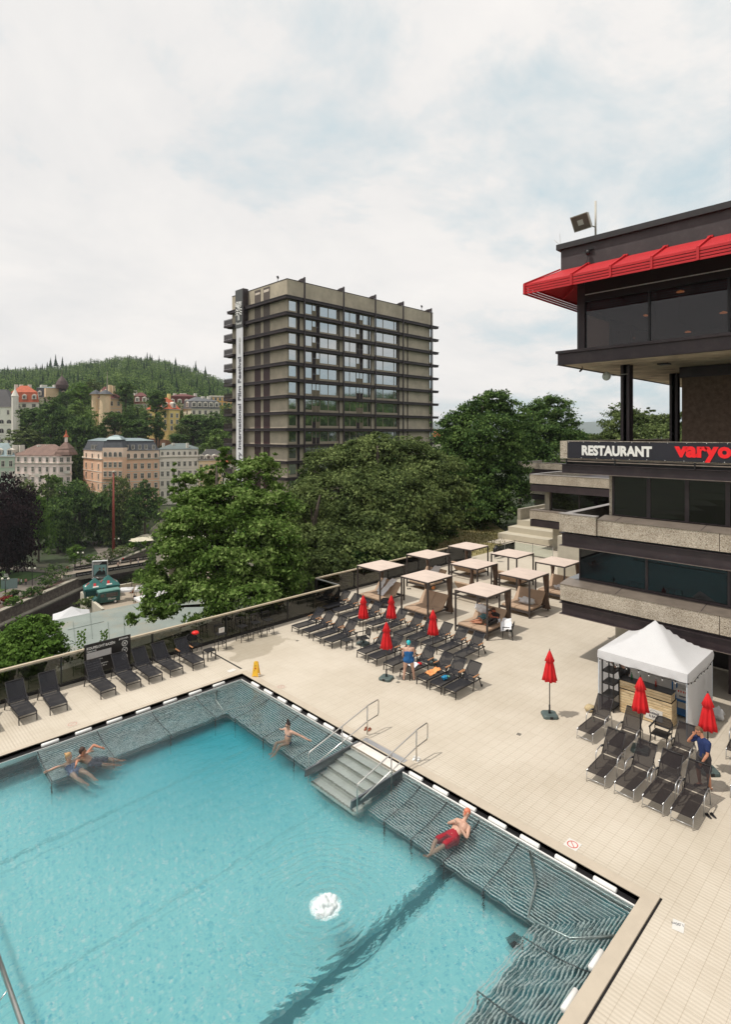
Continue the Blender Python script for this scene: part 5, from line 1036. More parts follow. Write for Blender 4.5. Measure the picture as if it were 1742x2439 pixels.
p = onX(1404, 603, 24.85); s_ = empty('siren', p, 0, 'small dark camera with hanging cable on the roof wall above the awning', 'camera')
MB().blob((-.12, 0, 0), (.10, .10, .13), 2, 0).build('head', M_black, s_, True); MB().box(-.06, .02, -.2, .16, .14, .18).build('mount', M_black, s_); MB().tube([(-.1, 0, -.1), (-.08, .05, -.35), (-.05, .3, -.62)], .015, 6).build('cable', M_black, s_, True)
# round lamp on the column and camera under the soffit
p = onX(1446, 896, 26.9); s_ = empty('round_lamp', p, 0, 'round glass lamp on an arm from the first steel column', 'lamp')
MB().blob((0, 0, 0), (.16, .20, .21), 3, 0).build('globe', mat('frosted_glass', (.45, .50, .48), .15, 0, .2, 8), s_, True); MB().tube([(0, -.18, 0), (.1, -.62, 0)], .015, 6).tube([(.1, -.45, .04), (.1, -.95, .04)], .012, 6).build('arm', M_steel, s_, True)
p = onX(1388, 885, 25.6); s_ = empty('security_camera', p, 0, 'small dark security camera hanging under the soffit edge', 'camera')
MB().tube([(0, 0, .12), (0, 0, .25)], .02, 6).build('mount', M_dark, s_); MB().tube([(0, 0, .12), (-.14, .05, 0)], .045, 8).build('body', M_dark, s_, True)
# ---------------------------------------------------------------- farther wings
def wing(x, y0, y1, label, xb, lower=True, base_wall=True):
    r = empty('stepped_wing', (x, y1, 0), 0, label, 'building', 'pebble-clad wings of the restaurant complex')
    def pt(name, m, f):
        mb = MB(); f(mb); mb.v = [(v[0]-x, v[1]-y1, v[2]) for v in mb.v]; return mb.build(name, m, r)
    pt('parapet', M_pebble, lambda b: (b.box(x, x + .3, y0, y1, 6.0, 6.79), b.box(x + .3, xb, y1 - .3, y1, 6.0, 6.79)))
    pt('parapet_coping', M_cope, lambda b: (b.box(x - .03, x + .33, y0, y1 + .03, 6.795, 6.83), b.box(x + .33, xb, y1 - .33, y1 + .03, 6.795, 6.83)))
    pt('roof_deck', M_brown, lambda b: b.box(x + .3, xb, y0, y1 - .3, 6.1, 6.2))
    pt('beam', M_brown, lambda b: b.box(x + .05, xb, y0, y1 - .02, 5.3, 5.9)); pt('groove', M_black, lambda b: b.box(x + .2, xb, y0, y1 - .2, 5.9, 6.0))
    pt('parapet', M_pebble, lambda b: (b.box(x, x + .3, y0, y1, 2.8, 3.52),  b.box(x + .3, xb, y1 - .3, y1, 2.8, 3.52)))
    pt('beam', M_brown, lambda b: b.box(x + .05, xb, y0, y1 - .02, 2.1, 2.72)); pt('sill', M_brownlite, lambda b: b.box(x - .02, x + 1.2, y0, y1 + .02, 3.53, 3.58))
    k = int((y1 - .8 - y0)/2.6)
    for i in range(k):
        a = y1 - 1.6 - i*2.6; w_ = pt('window', M_dglass, lambda b: b.box(x + 1.12, x + 1.15, a - 2.5, a, 3.6, 5.3))
        mb = MB(); mb.box(x + 1.08, x + 1.2, a, a + .1, 3.6, 5.3); mb.v = [(v[0]-x, v[1]-y1, v[2]) for v in mb.v]; mb.build('mullion', M_brown, w_)
    pt('core', M_int, lambda b: b.box(x + 1.3, xb - .2, y0, y1 - 1.7, 2.8, 6.1)); pt('pier', M_conc, lambda b: b.box(x + .9, x + 1.4, y1 - 1.45, y1 - 1.0, 3.5, 5.3))
    if base_wall: pt('base_wall', M_conc_l, lambda b: b.box(x + 2.0, xb, y0, y1 - 1.2, -.5, 2.1))
    return r
wing(46.6, 12.7, 26.3, 'lower pebble-clad wing stepping back behind the daybeds', 62)
wing(66.0, 26.4, 38.9, 'farthest pebble-clad wing in front of the dark trees', 84)
tp = empty('planter_steps', (49, 31.3, 0), 0, 'pale stepped seating terraces beside the dry lawn', 'steps')
def tpt(name, m, f):
    mb = MB(); f(mb); mb.v = [(v[0]-49, v[1]-31.3, v[2]) for v in mb.v]; return mb.build(name, m, tp)
M_paleconc = mat('pale_concrete_tiles', (.52, .47, .37), .7, 0, .08, 1, world=True)
tpt('step', M_paleconc, lambda b: b.box(49.2, 66, 21.5, 31.3, -.2, .52)); tpt('step', M_paleconc, lambda b: b.box(50.6, 66, 21.5, 31.0, .52, 1.05)); tpt('step', M_paleconc, lambda b: b.box(52.0, 66, 21.5, 30.8, 1.05, 1.62))
tpt('balustrade_wall', M_conc, lambda b: (b.box(52.0, 66, 30.4, 30.75, 1.62, 2.75)))
# ---------------------------------------------------------------- hotel tower
TXc, TYc, TXe, TYe, TZ0, TZ1 = 62.28, 84.54, 104.83, 103.72, -3.0, 39.05
tw = empty('hotel_tower', (TXc, TYc, TZ0), 0, 'tall concrete hotel tower with dark steel ledges and a vertical banner', 'tower building')
def tpart(name, m, f, par=tw, loc=None):
    mb = MB(); f(mb); mb.v = [(v[0]-TXc, v[1]-TYc, v[2]-TZ0) for v in mb.v]; return mb.build(name, m, par)
M_tc = mat('tower_concrete', (0.50, 0.435, 0.33), 0.9, 0, 0.16, .45, 0.3, 6, world=True, stain=(0.38, 0.33, 0.25), ss=.35)
tpart('walls', M_tc, lambda b: b.box(TXc, TXe, TYc, TYe, TZ0, TZ1))
tpart('roof_edge', M_brown, lambda b: (b.box(TXc - .05, TXe + .05, TYc - .05, TYc + .15, TZ1, TZ1 + .12), b.box(TXc - .05, TXc + .15, TYc + .15, TYe, TZ1, TZ1 + .12)))
FL = [35.85 - 3.04*k for k in range(13)]
for z in FL:
    tpart('ledge', M_brown, lambda b: (b.box(TXc - .95, TXe + .95, TYc - .95, TYc - .002, z - .52, z), b.box(TXc - .95, TXc - .002, TYc, TYe + .4, z - .52, z), b.box(TXc - 1.05, TXe + 1.05, TYc - 1.05, TYc - .94, z - .10, z + .02), b.box(TXc - 1.05, TXc - .94, TYc - .94, TYe + .45, z - .10, z + .02)))
for X in (65.55, 75.44, 84.45, 93.21, 103.02):
    tpart('fin', M_brown, lambda b: (b.box(X - .15, X + .15, TYc - 1.12, TYc - .96, TZ0, 39.8), b.box(X - .06, X + .06, TYc - .95, TYc + .2, TZ1 - .05, 39.7), b.add([(X - .05, TYc + .2, TZ1), (X + .05, TYc + .2, TZ1), (X + .05, TYc + .2, 39.7), (X - .05, TYc + .2, 39.7), (X, TYc + 3, TZ1)], [(0, 1, 2, 3), (2, 3, 4), (0, 3, 4), (1, 2, 4)])))
M_tg = glass('mirror_window_glass', (0.035, 0.036, 0.034), 0.50, 0.04); M_tfr = mat('beige_window_frame', (0.33, 0.28, 0.20), .6); M_tdk = mat('loggia_shade_and_doors', (0.02, 0.012, 0.014), .8)
M_tpan = mat('olive_panel', (0.17, 0.14, 0.09), .7)
M_tdkred = mat('dark_red_interior', (0.045, 0.012, 0.012), .5)
bays = [(62.45, 64.35, [1]), (66.0, 74.9, [2.0, 'd', 'p', 2.15, 2.25]), (75.95, 84.0, [1.85, 1.85, 'p', 'd', 1.4]), (85.0, 92.4, [2.6, 3.5]), (103.3, 104.75, [1])]
rnd = random.Random(5)
for zi, z in enumerate(FL[:-1]):
    z0, z1 = z - 3.02, z - .52
    for bi, (x0, x1, pat) in enumerate(bays):
        fr = MB(); gl_ = MB()
        gl_.box(x0 + .1, x1 - .1, TYc - .05, TYc - .02, z0 + .5, z1 - .12)
        fr.box(x0, x1, TYc - .10, TYc - .003, z0 + .02, z0 + .48); fr.box(x0, x0 + .1, TYc - .10, TYc - .003, z0 + .48, z1); fr.box(x1 - .1, x1, TYc - .10, TYc - .003, z0 + .48, z1)
        x = x0 + .1
        pat2 = list(pat)
        if zi < 4 and bi in (1, 2): rnd.shuffle(pat2) if False else None
        for q in pat2:
            if q == 'd' or q == 'p':
                fr.mi(1 if (q == 'd') == (rnd.random() < .6) else 2); fr.box(x + .05, x + .85, TYc - .14, TYc - .101, z0 + .05, z0 + 1.25)
                if fr.c == 1 and zi < 5: fr.box(x + .05, x + .85, TYc - .14, TYc - .101, z0 + 1.30, z1 - .1)
                fr.mi(0); x += .95
            elif q != 1: x += q
            fr.box(x - .05, x + .05, TYc - .12, TYc - .06, z0 + .48, z1)
        gl_.v = [(v[0]-TXc, v[1]-TYc, v[2]-TZ0) for v in gl_.v]; fr.v = [(v[0]-TXc, v[1]-TYc, v[2]-TZ0) for v in fr.v]
        w_ = gl_.build('window', M_tg, tw); fr.build('frame', [M_tfr, M_tdk, M_tpan], w_)
    for xa_, xb_, dp in ((64.55, 65.2, .02), (75.0, 75.25, .02), (84.05, 84.28, .02), (92.5, 93.0, .02), (95.6, 95.95, .03)): tpart('loggia_shade_strip', M_tdk, lambda b: b.box(xa_, xb_, TYc - dp, TYc - .005, z0, z1))  # loggia shade put into flat near-black strips, no recess in the wall
    # narrow windows in the left face
    zz0, zz1 = z0 + .02, z1 + .02
    for ya, yb in ((90.05, 92.17), (93.17, 95.23)):
        w_ = tpart('end_window', mat('brown_blind', (.12, .095, .08), .7) if zi < 4 else M_tdkred, lambda b: b.box(TXc - .06, TXc - .004, ya, yb, zz0, zz1))
for ya, yb in ((90.05, 92.17), (93.17, 95.23)):
    tpart('end_window', mat('brown_blind', (.12, .095, .08), .7), lambda b: b.box(TXc - .06, TXc - .004, ya, yb, 35.95, 38.7))
tpart('penthouse_lamp', mat('pale_strip', (.7, .6, .5), .6), lambda b: (b.box(TXc - .08, TXc - .062, 90.3, 92.0, 37.8, 38.3), b.box(TXc - .08, TXc - .062, 93.3, 95.0, 37.8, 38.2)))
for k, z in enumerate(FL[1:12]):
    bl2 = tpart('balcony', M_brown, lambda b: (b.box(TXc - 1.7, TXc - 1.06, 100.9, TYe + .5, z - .45, z), b.box(TXc - 1.7, TXc - 1.66, 100.9, TYe + .5, z + 1.05, z + 1.12), [b.box(TXc - 1.69, TXc - 1.66, 100.9 + .33*q, 100.95 + .33*q, z, z + 1.05) for q in range(10)]))
    tpart('balcony_mesh', textilene('balcony_mesh', (.05, .04, .035), .7) if 'balcony_mesh' not in MATS else MATS['balcony_mesh'], lambda b: b.box(TXc - 1.655, TXc - 1.64, 100.9, TYe + .5, z + .05, z + 1.0), bl2)
# sign panel and long banner
sg = empty('hotel_sign', (TXc, TYc, 0), 0, 'grey sign box with white fountain emblem at the top of the tower', 'sign')
def spart(name, m, f, par=sg):
    mb = MB(); f(mb); mb.v = [(v[0]-TXc, v[1]-TYc, v[2]) for v in mb.v]; return mb.build(name, m, par)
XS = 61.0
spart('panel', mat('slate_sign', (.075, .078, .075), .5, 0, .05), lambda b: b.box(XS, XS + .3, 97.7, 100.4, 31.9, 39.5)); spart('panel_side', M_brown, lambda b: b.box(XS - .02, 62.2, 97.45, 97.69, 31.9, 39.5))
# emblem: plume curls over waves and a fountain stem
lw = MB()
def ribbon(pts, r=.16): lw.tube([(XS - .03, 99.05 - a, b_) for a, b_ in pts], r, 6)
ribbon([(-1.0, 36.9), (-1.05, 36.2), (-.6, 36.0), (-.75, 36.6), (-1.0, 36.5)]); ribbon([(-.75, 37.0), (-.35, 36.9), (-.5, 36.3), (-.15, 35.7)]); ribbon([(0, 37.05), (-.15, 36.4), (.1, 35.9), (0, 35.6)]); ribbon([(.3, 37.0), (.45, 36.4), (.2, 35.9), (.35, 35.5)]); ribbon([(.75, 37.0), (.6, 36.5), (1.0, 36.3), (.75, 35.8), (.95, 36.6), (1.05, 36.95)])
ribbon([(-1.15, 35.3), (-.8, 35.55), (-.4, 35.2), (0, 35.4), (.4, 35.2), (.8, 35.55), (1.15, 35.3)], .12); ribbon([(-1.15, 34.75), (-.7, 35.0), (-.35, 34.7), (0, 34.9), (.35, 34.7), (.7, 35.0), (1.15, 34.75)], .12); ribbon([(-1.1, 34.3), (-.7, 34.5), (-.35, 34.5), (-.2, 34.2), (-.2, 33.3)], .13); ribbon([(1.1, 34.3), (.7, 34.5), (.35, 34.5), (.2, 34.2), (.2, 33.3)], .13)
lw.v = [(v[0]-TXc, v[1]-TYc, v[2]) for v in lw.v]; lw.build('emblem', M_white, sg)
t_ = text('lettering', 'Thermal', .72, (XS - .02 - TXc, 100.25 - TYc, 32.45), (0, -1, 0), (0, 0, 1), M_white, sg, ext=.01, bold=.01, sx=.88)
vb = empty('festival_banner', (TXc, TYc, 0), 0, 'long white vertical film festival banner on the end of the tower', 'banner')
mb = MB(); mb.box(XS + .1, XS + .14, 97.72, 100.2, TZ0 + 3, 31.88); mb.v = [(v[0]-TXc, v[1]-TYc, v[2]) for v in mb.v]; mb.build('banner_sheet', mat('white_banner', (.72, .72, .74), .7, 0, .03), vb)
text('lettering', 'Vary International Film Festival', 1.50, (XS + .05 - TXc, 98.40 - TYc, 3.35), (0, 0, 1), (0, 1, 0), M_grey_t, vb, ext=.02, bold=.03, fit=22.6, fith=1.10)
text('lettering', 'Karlovy', 1.50, (XS + .05 - TXc, 98.40 - TYc, -2.3), (0, 0, 1), (0, 1, 0), M_grey_t, vb, ext=.02, bold=.03, fit=5.0, fith=1.10)
mb = MB(); mb.tube([(XS + .05, 98.85, 26.6), (XS + .05, 98.85, 28.7)], .16, 6); mb.blob((XS + .05, 98.85, 29.4), (.05, .4, .55), 2, 0); mb.v = [(v[0]-TXc, v[1]-TYc, v[2]) for v in mb.v]; mb.build('statuette_print', mat('pale_grey_print', (.50, .50, .49), .7), vb)
# roof plant
rp_ = empty('roof_ventilation', (98, 92, TZ1), 0, 'pale rounded metal ventilation housing on the tower roof', 'ventilation unit')
mb = MB(); mb.loft([[( -4.5, y, 0), (-4.2, y, .8), (-2.6, y, 1.6), (1.4, y, 2.2), (3.3, y, 1.5), (4.2, y, .3), (4.2, y, 0)] for y in (-1.6, 1.6)]); mb.build('housing', mat('pale_aluminium', (.55, .60, .58), .35, .3), rp_)
mb = MB(); mb.loft([[( -10, y, 0), (-8.5, y, 1.0), (-6.5, y, 1.2), (-5.2, y, .4), (-5.2, y, 0)] for y in (-1.2, 1.2)]); mb.build('duct', mat('pale_aluminium', (.55, .60, .58), .35, .3), rp_)
for (x, y, l_) in ((63.0, 88.5, 'left'), (101.5, 85.2, 'right')):
    o = MB().tube([(0, 0, 0), (0, 0, 1.3)], .05, 6).blob((0, 0, 1.2), (.25, .25, .3), 1, .2).build('roof_sensor', M_dark, None, loc=(x, y, TZ1)); tag(o, f'small dark sensor mast at the {l_} end of the tower roof', 'mast')
# ---------------------------------------------------------------- terrain
def sst(a, b, x): t = np.clip((x - a)/(b - a), 0, 1); return t*t*(3 - 2*t)
RID_PX = np.array([-900, -300, 0, 80, 132, 203, 257, 303, 393, 464, 536, 650, 800, 1000, 2500.]); RID_Z = np.array([60, 80, 87, 88, 91, 97, 103, 107, 100, 87, 70, 40, 5, -25, -40.])
def terr(r, d):
    r = np.asarray(r, float); d = np.asarray(d, float)
    Yw = d*sa - r*ca
    tgt = -24.5 + 23.8*sst(-36, 4, r)
    tgt = tgt - 1.5*sst(60, 110, d)*sst(0, 20, r)
    near = -0.75 + (tgt + .75)*sst(27.5, 27.5 + np.where(r > 2, 40, 24), Yw)
    near = np.where(Yw < 27.5, -0.75, near)
    bank = np.where(r < -54, -32.0, near)                      # river bed
    west = np.where(r < np.interp(d, [60, 112, 132, 147, 167, 188, 204], [-79.3, -78.3, -76.3, -75, -73.7, -71.1, -66.3]), -27.05, bank)
    dd_ = d
    rise = -27 + 9*sst(196, 212, dd_) + 22*sst(238, 292, dd_)
    px = CX + F*r/np.maximum(d, 1)
    rid = np.interp(px, RID_PX, RID_Z)
    up = 4 + (rid - 4)*np.clip((dd_ - 300)/520, 0, 1)**.9
    far = np.where(dd_ > 295, up, rise)
    far = np.where(dd_ > 820, rid + (-45 - rid)*sst(820, 2200, dd_), far)
    k = sst(196, 205, d)
    left = np.where(r < -54, west*(1 - k) + far*k, near)
    # right of the valley the ground only falls gently away behind the tower
    rightfar = np.where(d > 140, np.minimum(near, -2 - (d - 140)*.06), near); rightfar = np.maximum(rightfar, -45)
    s_ = sst(-54, -30, r)*(1 - sst(200, 240, d)) + sst(-.12, .0, r/np.maximum(d, 1))*sst(200, 240, d)
    h = left*(1 - s_) + rightfar*s_
    return np.where(d > 5, h, -0.75)
az = np.concatenate([np.arange(-180, -40, 4.), np.arange(-40, 40, .45), np.arange(40, 181, 4.)]); rad = np.concatenate([[0.1], np.geomspace(18, 260, 170), np.geomspace(265, 9000, 80)])
Ag, Rg = np.meshgrid(np.radians(az), rad); rr_ = Rg*np.sin(Ag); dd2 = Rg*np.cos(Ag); hh = terr(rr_, dd2)
X_ = dd2*ca + rr_*sa; Y_ = dd2*sa - rr_*ca
inside = (X_ > -16) & (X_ < 72) & (Y_ < 30) & (Y_ > -40); hh = np.where(inside & (dd2 < 60), np.minimum(hh, -.75), hh); hh = np.where((X_ < 14.5) & (Y_ < 24), -4.0, hh)
nv = X_.size; co = np.stack([X_.ravel(), Y_.ravel(), hh.ravel()], 1)
A_, B_ = len(rad), len(az); idx = np.arange(A_*B_).reshape(A_, B_)
q = np.stack([idx[:-1, :-1].ravel(), idx[:-1, 1:].ravel(), idx[1:, 1:].ravel(), idx[1:, :-1].ravel()], 1)
def np_mesh(name, co, quads, mats, smooth=False):
    me = bpy.data.meshes.new(name); k = quads.shape[1]; me.vertices.add(len(co)); me.vertices.foreach_set('co', co.astype(np.float32).ravel())
    me.loops.add(quads.size); me.loops.foreach_set('vertex_index', quads.astype(np.int32).ravel()); me.polygons.add(len(quads)); me.polygons.foreach_set('loop_start', np.arange(0, quads.size, k, dtype=np.int32))
    if smooth: me.polygons.foreach_set('use_smooth', np.ones(len(quads), bool))
    for m in (mats if isinstance(mats, list) else [mats]): me.materials.append(m)
    me.update(calc_edges=True); me.validate(); return me
M_ground = mat('wooded_ground', (0.030, 0.045, 0.015), 0.95, 0, 0.4, .25, 0.3, 3, world=True, stain=(.055, .045, .03), ss=.12)
go = bpy.data.objects.new('ground', np_mesh('ground', co, q, M_ground, True)); COL.objects.link(go); tag(go, kind='structure')
# ---------------------------------------------------------------- foliage
def leaf_cloud(lobes, n, leaf, seed=0, clump=40, inner=.18, up=.35, spread=.17):
    rs = np.random.RandomState(seed); lb = np.array(lobes, float); area = (lb[:, 3]*lb[:, 4] + lb[:, 3]*lb[:, 5] + lb[:, 4]*lb[:, 5]); cnt = np.maximum(3, (n/clump*area/area.sum())).astype(int)
    cen = []; out_ = []; sz = []
    for l_, c_ in zip(lb, cnt):
        v = rs.normal(size=(c_, 3)); v /= np.linalg.norm(v, axis=1)[:, None]; v[:, 2] = np.where(v[:, 2] < -.55, -v[:, 2], v[:, 2])
        rad_ = np.where(rs.rand(c_) < inner, rs.uniform(.25, .8, c_), rs.uniform(.84, 1.10, c_))[:, None]
        cen.append(l_[:3] + v*rad_*l_[3:6]); out_.append(v); sz.append(np.full(c_, (l_[3]*l_[4]*l_[5])**(1/3)))
    cen = np.concatenate(cen); out_ = np.concatenate(out_); sz = np.concatenate(sz); m = len(cen)
    csz = sz*spread*rs.uniform(.6, 1.4, m)
    P_ = np.repeat(cen, clump, 0); O_ = np.repeat(out_, clump, 0); S_ = np.repeat(csz, clump)[:, None]
    P_ = P_ + rs.normal(size=P_.shape)*S_*np.array([1, 1, .48])
    nr = O_*.7 + np.array([0, 0, up]) + rs.normal(size=P_.shape)*.55; nr /= np.linalg.norm(nr, axis=1)[:, None]
    t = np.cross(nr, rs.normal(size=P_.shape)); t /= np.linalg.norm(t, axis=1)[:, None]; b_ = np.cross(nr, t)
    s_ = (leaf*rs.uniform(.6, 1.35, len(P_)))[:, None]
    a = P_ - t*s_*.55; c = P_ + t*s_*.55; b1 = P_ + b_*s_*.34 + nr*s_*.08; d = P_ - b_*s_*.34 + nr*s_*.08
    co = np.stack([a, b1, c, d], 1).reshape(-1, 3); return co, np.arange(len(co)).reshape(-1, 4)
F_maple = foliage('maple_leaves', [(.050, .100, .016), (.12, .20, .040), (.29, .39, .125)], .6, .32)
F_mid = foliage('olive_green_leaves', [(.046, .070, .024), (.115, .158, .050), (.25, .305, .11)], .45, .3)
F_dark = foliage('dark_green_leaves', [(.026, .058, .016), (.074, .132, .036), (.175, .265, .072)], .4, .30)
F_light = foliage('light_green_leaves', [(.065, .13, .022), (.11, .20, .035), (.18, .29, .06)], .5, .28)
F_purple = foliage('copper_beech_leaves', [(.012, .006, .008), (.020, .009, .011), (.032, .014, .016)], .3, .1)
F_conifer = foliage('conifer_needles', [(.012, .028, .014), (.020, .042, .020), (.035, .062, .030)], .2, .08)
F_wood = foliage('far_wood_leaves', [(.020, .050, .020), (.095, .165, .046), (.27, .36, .11)], .075, .28)
M_bark = mat('bark', (.075, .058, .045), .9, 0, .3, 4, .6, 12)
def tree(name, label, base, lobes, n, leaf, fm, seed, trunk=.25, group=None, clump=40, cat='tree', spread=.17, inner=.18):
    """base: foot of trunk (world); lobes relative to the foot"""
    root = empty(name, base, 0, label, cat, group)
    co, fq = leaf_cloud(lobes, n, leaf, seed, clump, inner, spread=spread); o = bpy.data.objects.new('crown', np_mesh('crown', co, fq, fm)); COL.objects.link(o); o.parent = root
    rr = random.Random(seed); mb = MB(); top = max(l[2] for l in lobes); cx_ = sum(l[0] for l in lobes)/len(lobes); cy_ = sum(l[1] for l in lobes)/len(lobes)
    pts = [(0, 0, -1.0)] + [(cx_*t*.7 + rr.uniform(-.15, .15), cy_*t*.7 + rr.uniform(-.15, .15), top*t) for t in (.25, .5, .75, 1)]
    mb.tube(pts, [trunk*1.25, trunk, trunk*.8, trunk*.5, trunk*.15], 8)
    for l in lobes[:14]:
        t = rr.uniform(.35, .6); p = Vector((cx_*t*.7, cy_*t*.7, min(top*t, l[2]*.8))); e = Vector(l[:3]); m_ = p.lerp(e, .5) + Vector((0, 0, .06*(e - p).length))
        mb.tube([p, m_, e], [trunk*.42, trunk*.25, trunk*.08], 5)
    mb.build('trunk', M_bark, root, True); return root
def lobes_px(specs, base, dz=0):
    """specs: (px, py, depth, half width px, half height px) -> ellipsoids relative to base"""
    o = []
    for (px, py, d, w_, h_) in specs:
        p = DD(px, py, d) - Vector(base); o.append((p.x, p.y, p.z, w_/F*d, w_/F*d, h_/F*d))
    return o
def gz(px, d): r = (px - CX)/F*d; return float(terr(r, d))
def foot(px, d): p = DD(px, 1033, d); p.z = gz(px, d); return p
# big maple beyond the fence
b = foot(520, 37)
tree('maple_tree', 'large light green maple overhanging the glass fence left of centre', b, lobes_px([
    (610, 1150, 39, 55, 55), (640, 1105, 39, 22, 28), (560, 1215, 37, 75, 60), (500, 1150, 38, 32, 40), (440, 1175, 38, 32, 45), (425, 1120, 38, 10, 26), (535, 1110, 39, 22, 40), (470, 1260, 36, 75, 60), (420, 1340, 35, 62, 60), (520, 1350, 35.5, 90, 70),
    (620, 1300, 36.5, 85, 75), (660, 1230, 38, 55, 60), (395, 1415, 34, 58, 45), (350, 1470, 33.5, 38, 22), (470, 1430, 34, 80, 50), (580, 1420, 34.5, 90, 52), (670, 1370, 36, 60, 60), (365, 1380, 34.5, 28, 30), (480, 1210, 37, 60, 45), (690, 1310, 37, 40, 50), (330, 1300, 35.5, 16, 12)], b), 64000, .215, F_maple, 1, .30, clump=64, spread=.145)
b = foot(60, 33)
tree('maple_tree', 'small bright green tree rising behind the fence at the lower left', b, lobes_px([(75, 1520, 33, 55, 42), (30, 1545, 33, 45, 40), (110, 1560, 32.5, 45, 42), (70, 1580, 32.5, 60, 40), (85, 1485, 33, 26, 18), (20, 1590, 32, 40, 30), (130, 1500, 33, 14, 16), (5, 1530, 33, 16, 22)], b), 11000, .20, F_light, 2, .14, clump=30, spread=.17)
b = foot(880, 56)
tree('spreading_tree', 'broad olive green tree in front of the tower, centre of the photo', b, lobes_px([
    (880, 1110, 58, 80, 62), (800, 1130, 57, 70, 60), (960, 1110, 58, 75, 65), (1040, 1150, 57, 70, 70), (1080, 1190, 56, 45, 55), (760, 1180, 55, 55, 50), (850, 1190, 53, 90, 70), (950, 1200, 53, 95, 75), (1010, 1220, 54, 80, 60), (900, 1260, 51, 100, 60), (800, 1260, 51, 80, 60),
    (900, 1060, 59, 40, 30), (985, 1075, 59, 35, 30), (745, 1120, 57, 30, 40), (980, 1270, 52, 70, 40), (830, 1075, 58, 26, 24), (1055, 1105, 58, 30, 26)], b), 74000, .27, F_mid, 3, .5, clump=56, spread=.14)
b = foot(730, 46)
tree('spreading_tree', 'dark green tree filling the gap behind the fence beside the maple', b, lobes_px([(720, 1230, 47, 65, 70), (780, 1310, 45, 75, 55), (700, 1320, 44, 60, 70), (860, 1320, 45, 75, 45), (940, 1310, 46, 70, 38), (740, 1380, 42, 70, 36), (830, 1370, 43, 60, 25), (660, 1400, 40, 60, 40), (735, 1170, 48, 25, 35)], b), 24000, .26, F_mid, 4, .35, clump=34)
for k, (px, d, sp, nm, lb, n, lf, fm) in enumerate([
    (1150, 68, [(1130, 985, 68, 40, 35), (1180, 965, 69, 38, 36), (1210, 1000, 69, 45, 45), (1100, 1030, 67, 50, 45), (1160, 1050, 66, 75, 60), (1215, 1090, 66, 45, 55), (1110, 1100, 66, 65, 60), (1170, 1150, 65, 70, 60), (1090, 1170, 65, 60, 50), (1150, 1210, 64, 75, 40), (1220, 1170, 66, 40, 50), (1070, 1010, 68, 22, 18)], 'broadleaf_tree', 'tall dark green tree right of the tower', 42000, .30, F_dark),
    (1315, 85, [(1310, 985, 85, 50, 38), (1270, 1010, 84, 45, 38), (1345, 1018, 85, 34, 33), (1290, 1050, 83, 70, 45), (1250, 1060, 82, 45, 55), (1360, 1060, 84, 45, 35), (1300, 1100, 82, 80, 50), (1374, 1052, 85, 22, 18)], 'broadleaf_tree', 'round dark green tree behind the stepped wings', 26000, .34, F_dark),
    (1540, 88, [(1480, 1000, 88, 40, 33), (1468, 1042, 87, 34, 30), (1530, 1015, 88, 45, 28), (1580, 1010, 88, 40, 24), (1620, 1015, 88, 35, 32), (1560, 1050, 86, 90, 35), (1650, 1045, 87, 50, 35), (1420, 1058, 87, 34, 20), (1548, 985, 89, 12, 14), (1500, 985, 89, 14, 14)], 'broadleaf_tree', 'tree crown seen between the two steel columns', 24000, .34, F_mid),
    (1010, 78, [(1060, 1090, 78, 40, 60), (1075, 1050, 79, 32, 32), (1000, 1150, 75, 50, 60), (1050, 1180, 74, 50, 60)], 'broadleaf_tree', 'dark tree squeezed between the broad olive tree and the tall one', 10000, .32, F_dark)]):
    b = foot(px, d); tree(nm, lb, b, lobes_px(sp, b), int(n*1.2), lf, fm, 20 + k, .4, clump=50, spread=.15)
# understorey shrubs behind the fence and by the lawn
sh_specs = [(780, 42, 1345, 60, 26, 'dark shrub under the trees behind the fence, left one'), (870, 44, 1335, 65, 24, 'dark shrub under the trees behind the fence, middle one'), (960, 50, 1305, 60, 26, 'shrub at the left edge of the dry lawn'), (1030, 58, 1270, 60, 34, 'dark shrub behind the dry lawn, middle one'), (1110, 63, 1245, 55, 34, 'dark shrub behind the dry lawn, right one'), (1170, 68, 1225, 40, 34, 'dark shrub beside the balustrade wall of the pale terraces')]
for k, (px, d, py, w_, h_, lb) in enumerate(sh_specs):
    b = foot(px, d); tree('shrub', lb, b, lobes_px([(px - w_*.5, py, d, w_*.6, h_), (px + w_*.4, py + 3, d, w_*.6, h_*.9), (px, py - h_*.4, d + .5, w_*.6, h_*.9), (px, py + h_*.6, d, w_*.8, h_*.6)], b), 5000, .22, F_dark if k % 2 else F_mid, 40 + k, .06, 'shrubs behind the terrace', 30, 'shrub')
# small climbing shoots behind the board
for k, (px, py) in enumerate(((193, 1510), (248, 1510))):
    b = onY(px, 1560, 26.3); b.z = -.9; r = empty('climbing_shoot', b, 0, ['thin leafy shoot rising behind the board, left one', 'thin leafy shoot rising behind the board, right one'][k], 'plant', 'leafy shoots behind the information board')
    t_ = onY(px, py - 8, 26.3).z + .9; MB().tube([(0, 0, 0), (.03, 0, t_*.6), (0, 0, t_)], .012, 5).build('stem', mat('green_stem', (.08, .14, .03), .7), r); rs_ = random.Random(k); m = MB()
    for i in range(46):
        z = t_*(1 - .45*i/46); a = i*2.4; q_ = .10 + .07*rs_.random(); c_ = Vector((q_*math.cos(a), q_*math.sin(a)*.6, z)); s_ = .06; m.quad(c_ + Vector((-s_, 0, 0)), c_ + Vector((0, -.01, -s_)), c_ + Vector((s_, 0, .01)), c_ + Vector((0, -.01, s_)))
    m.build('leaves', F_light, r)
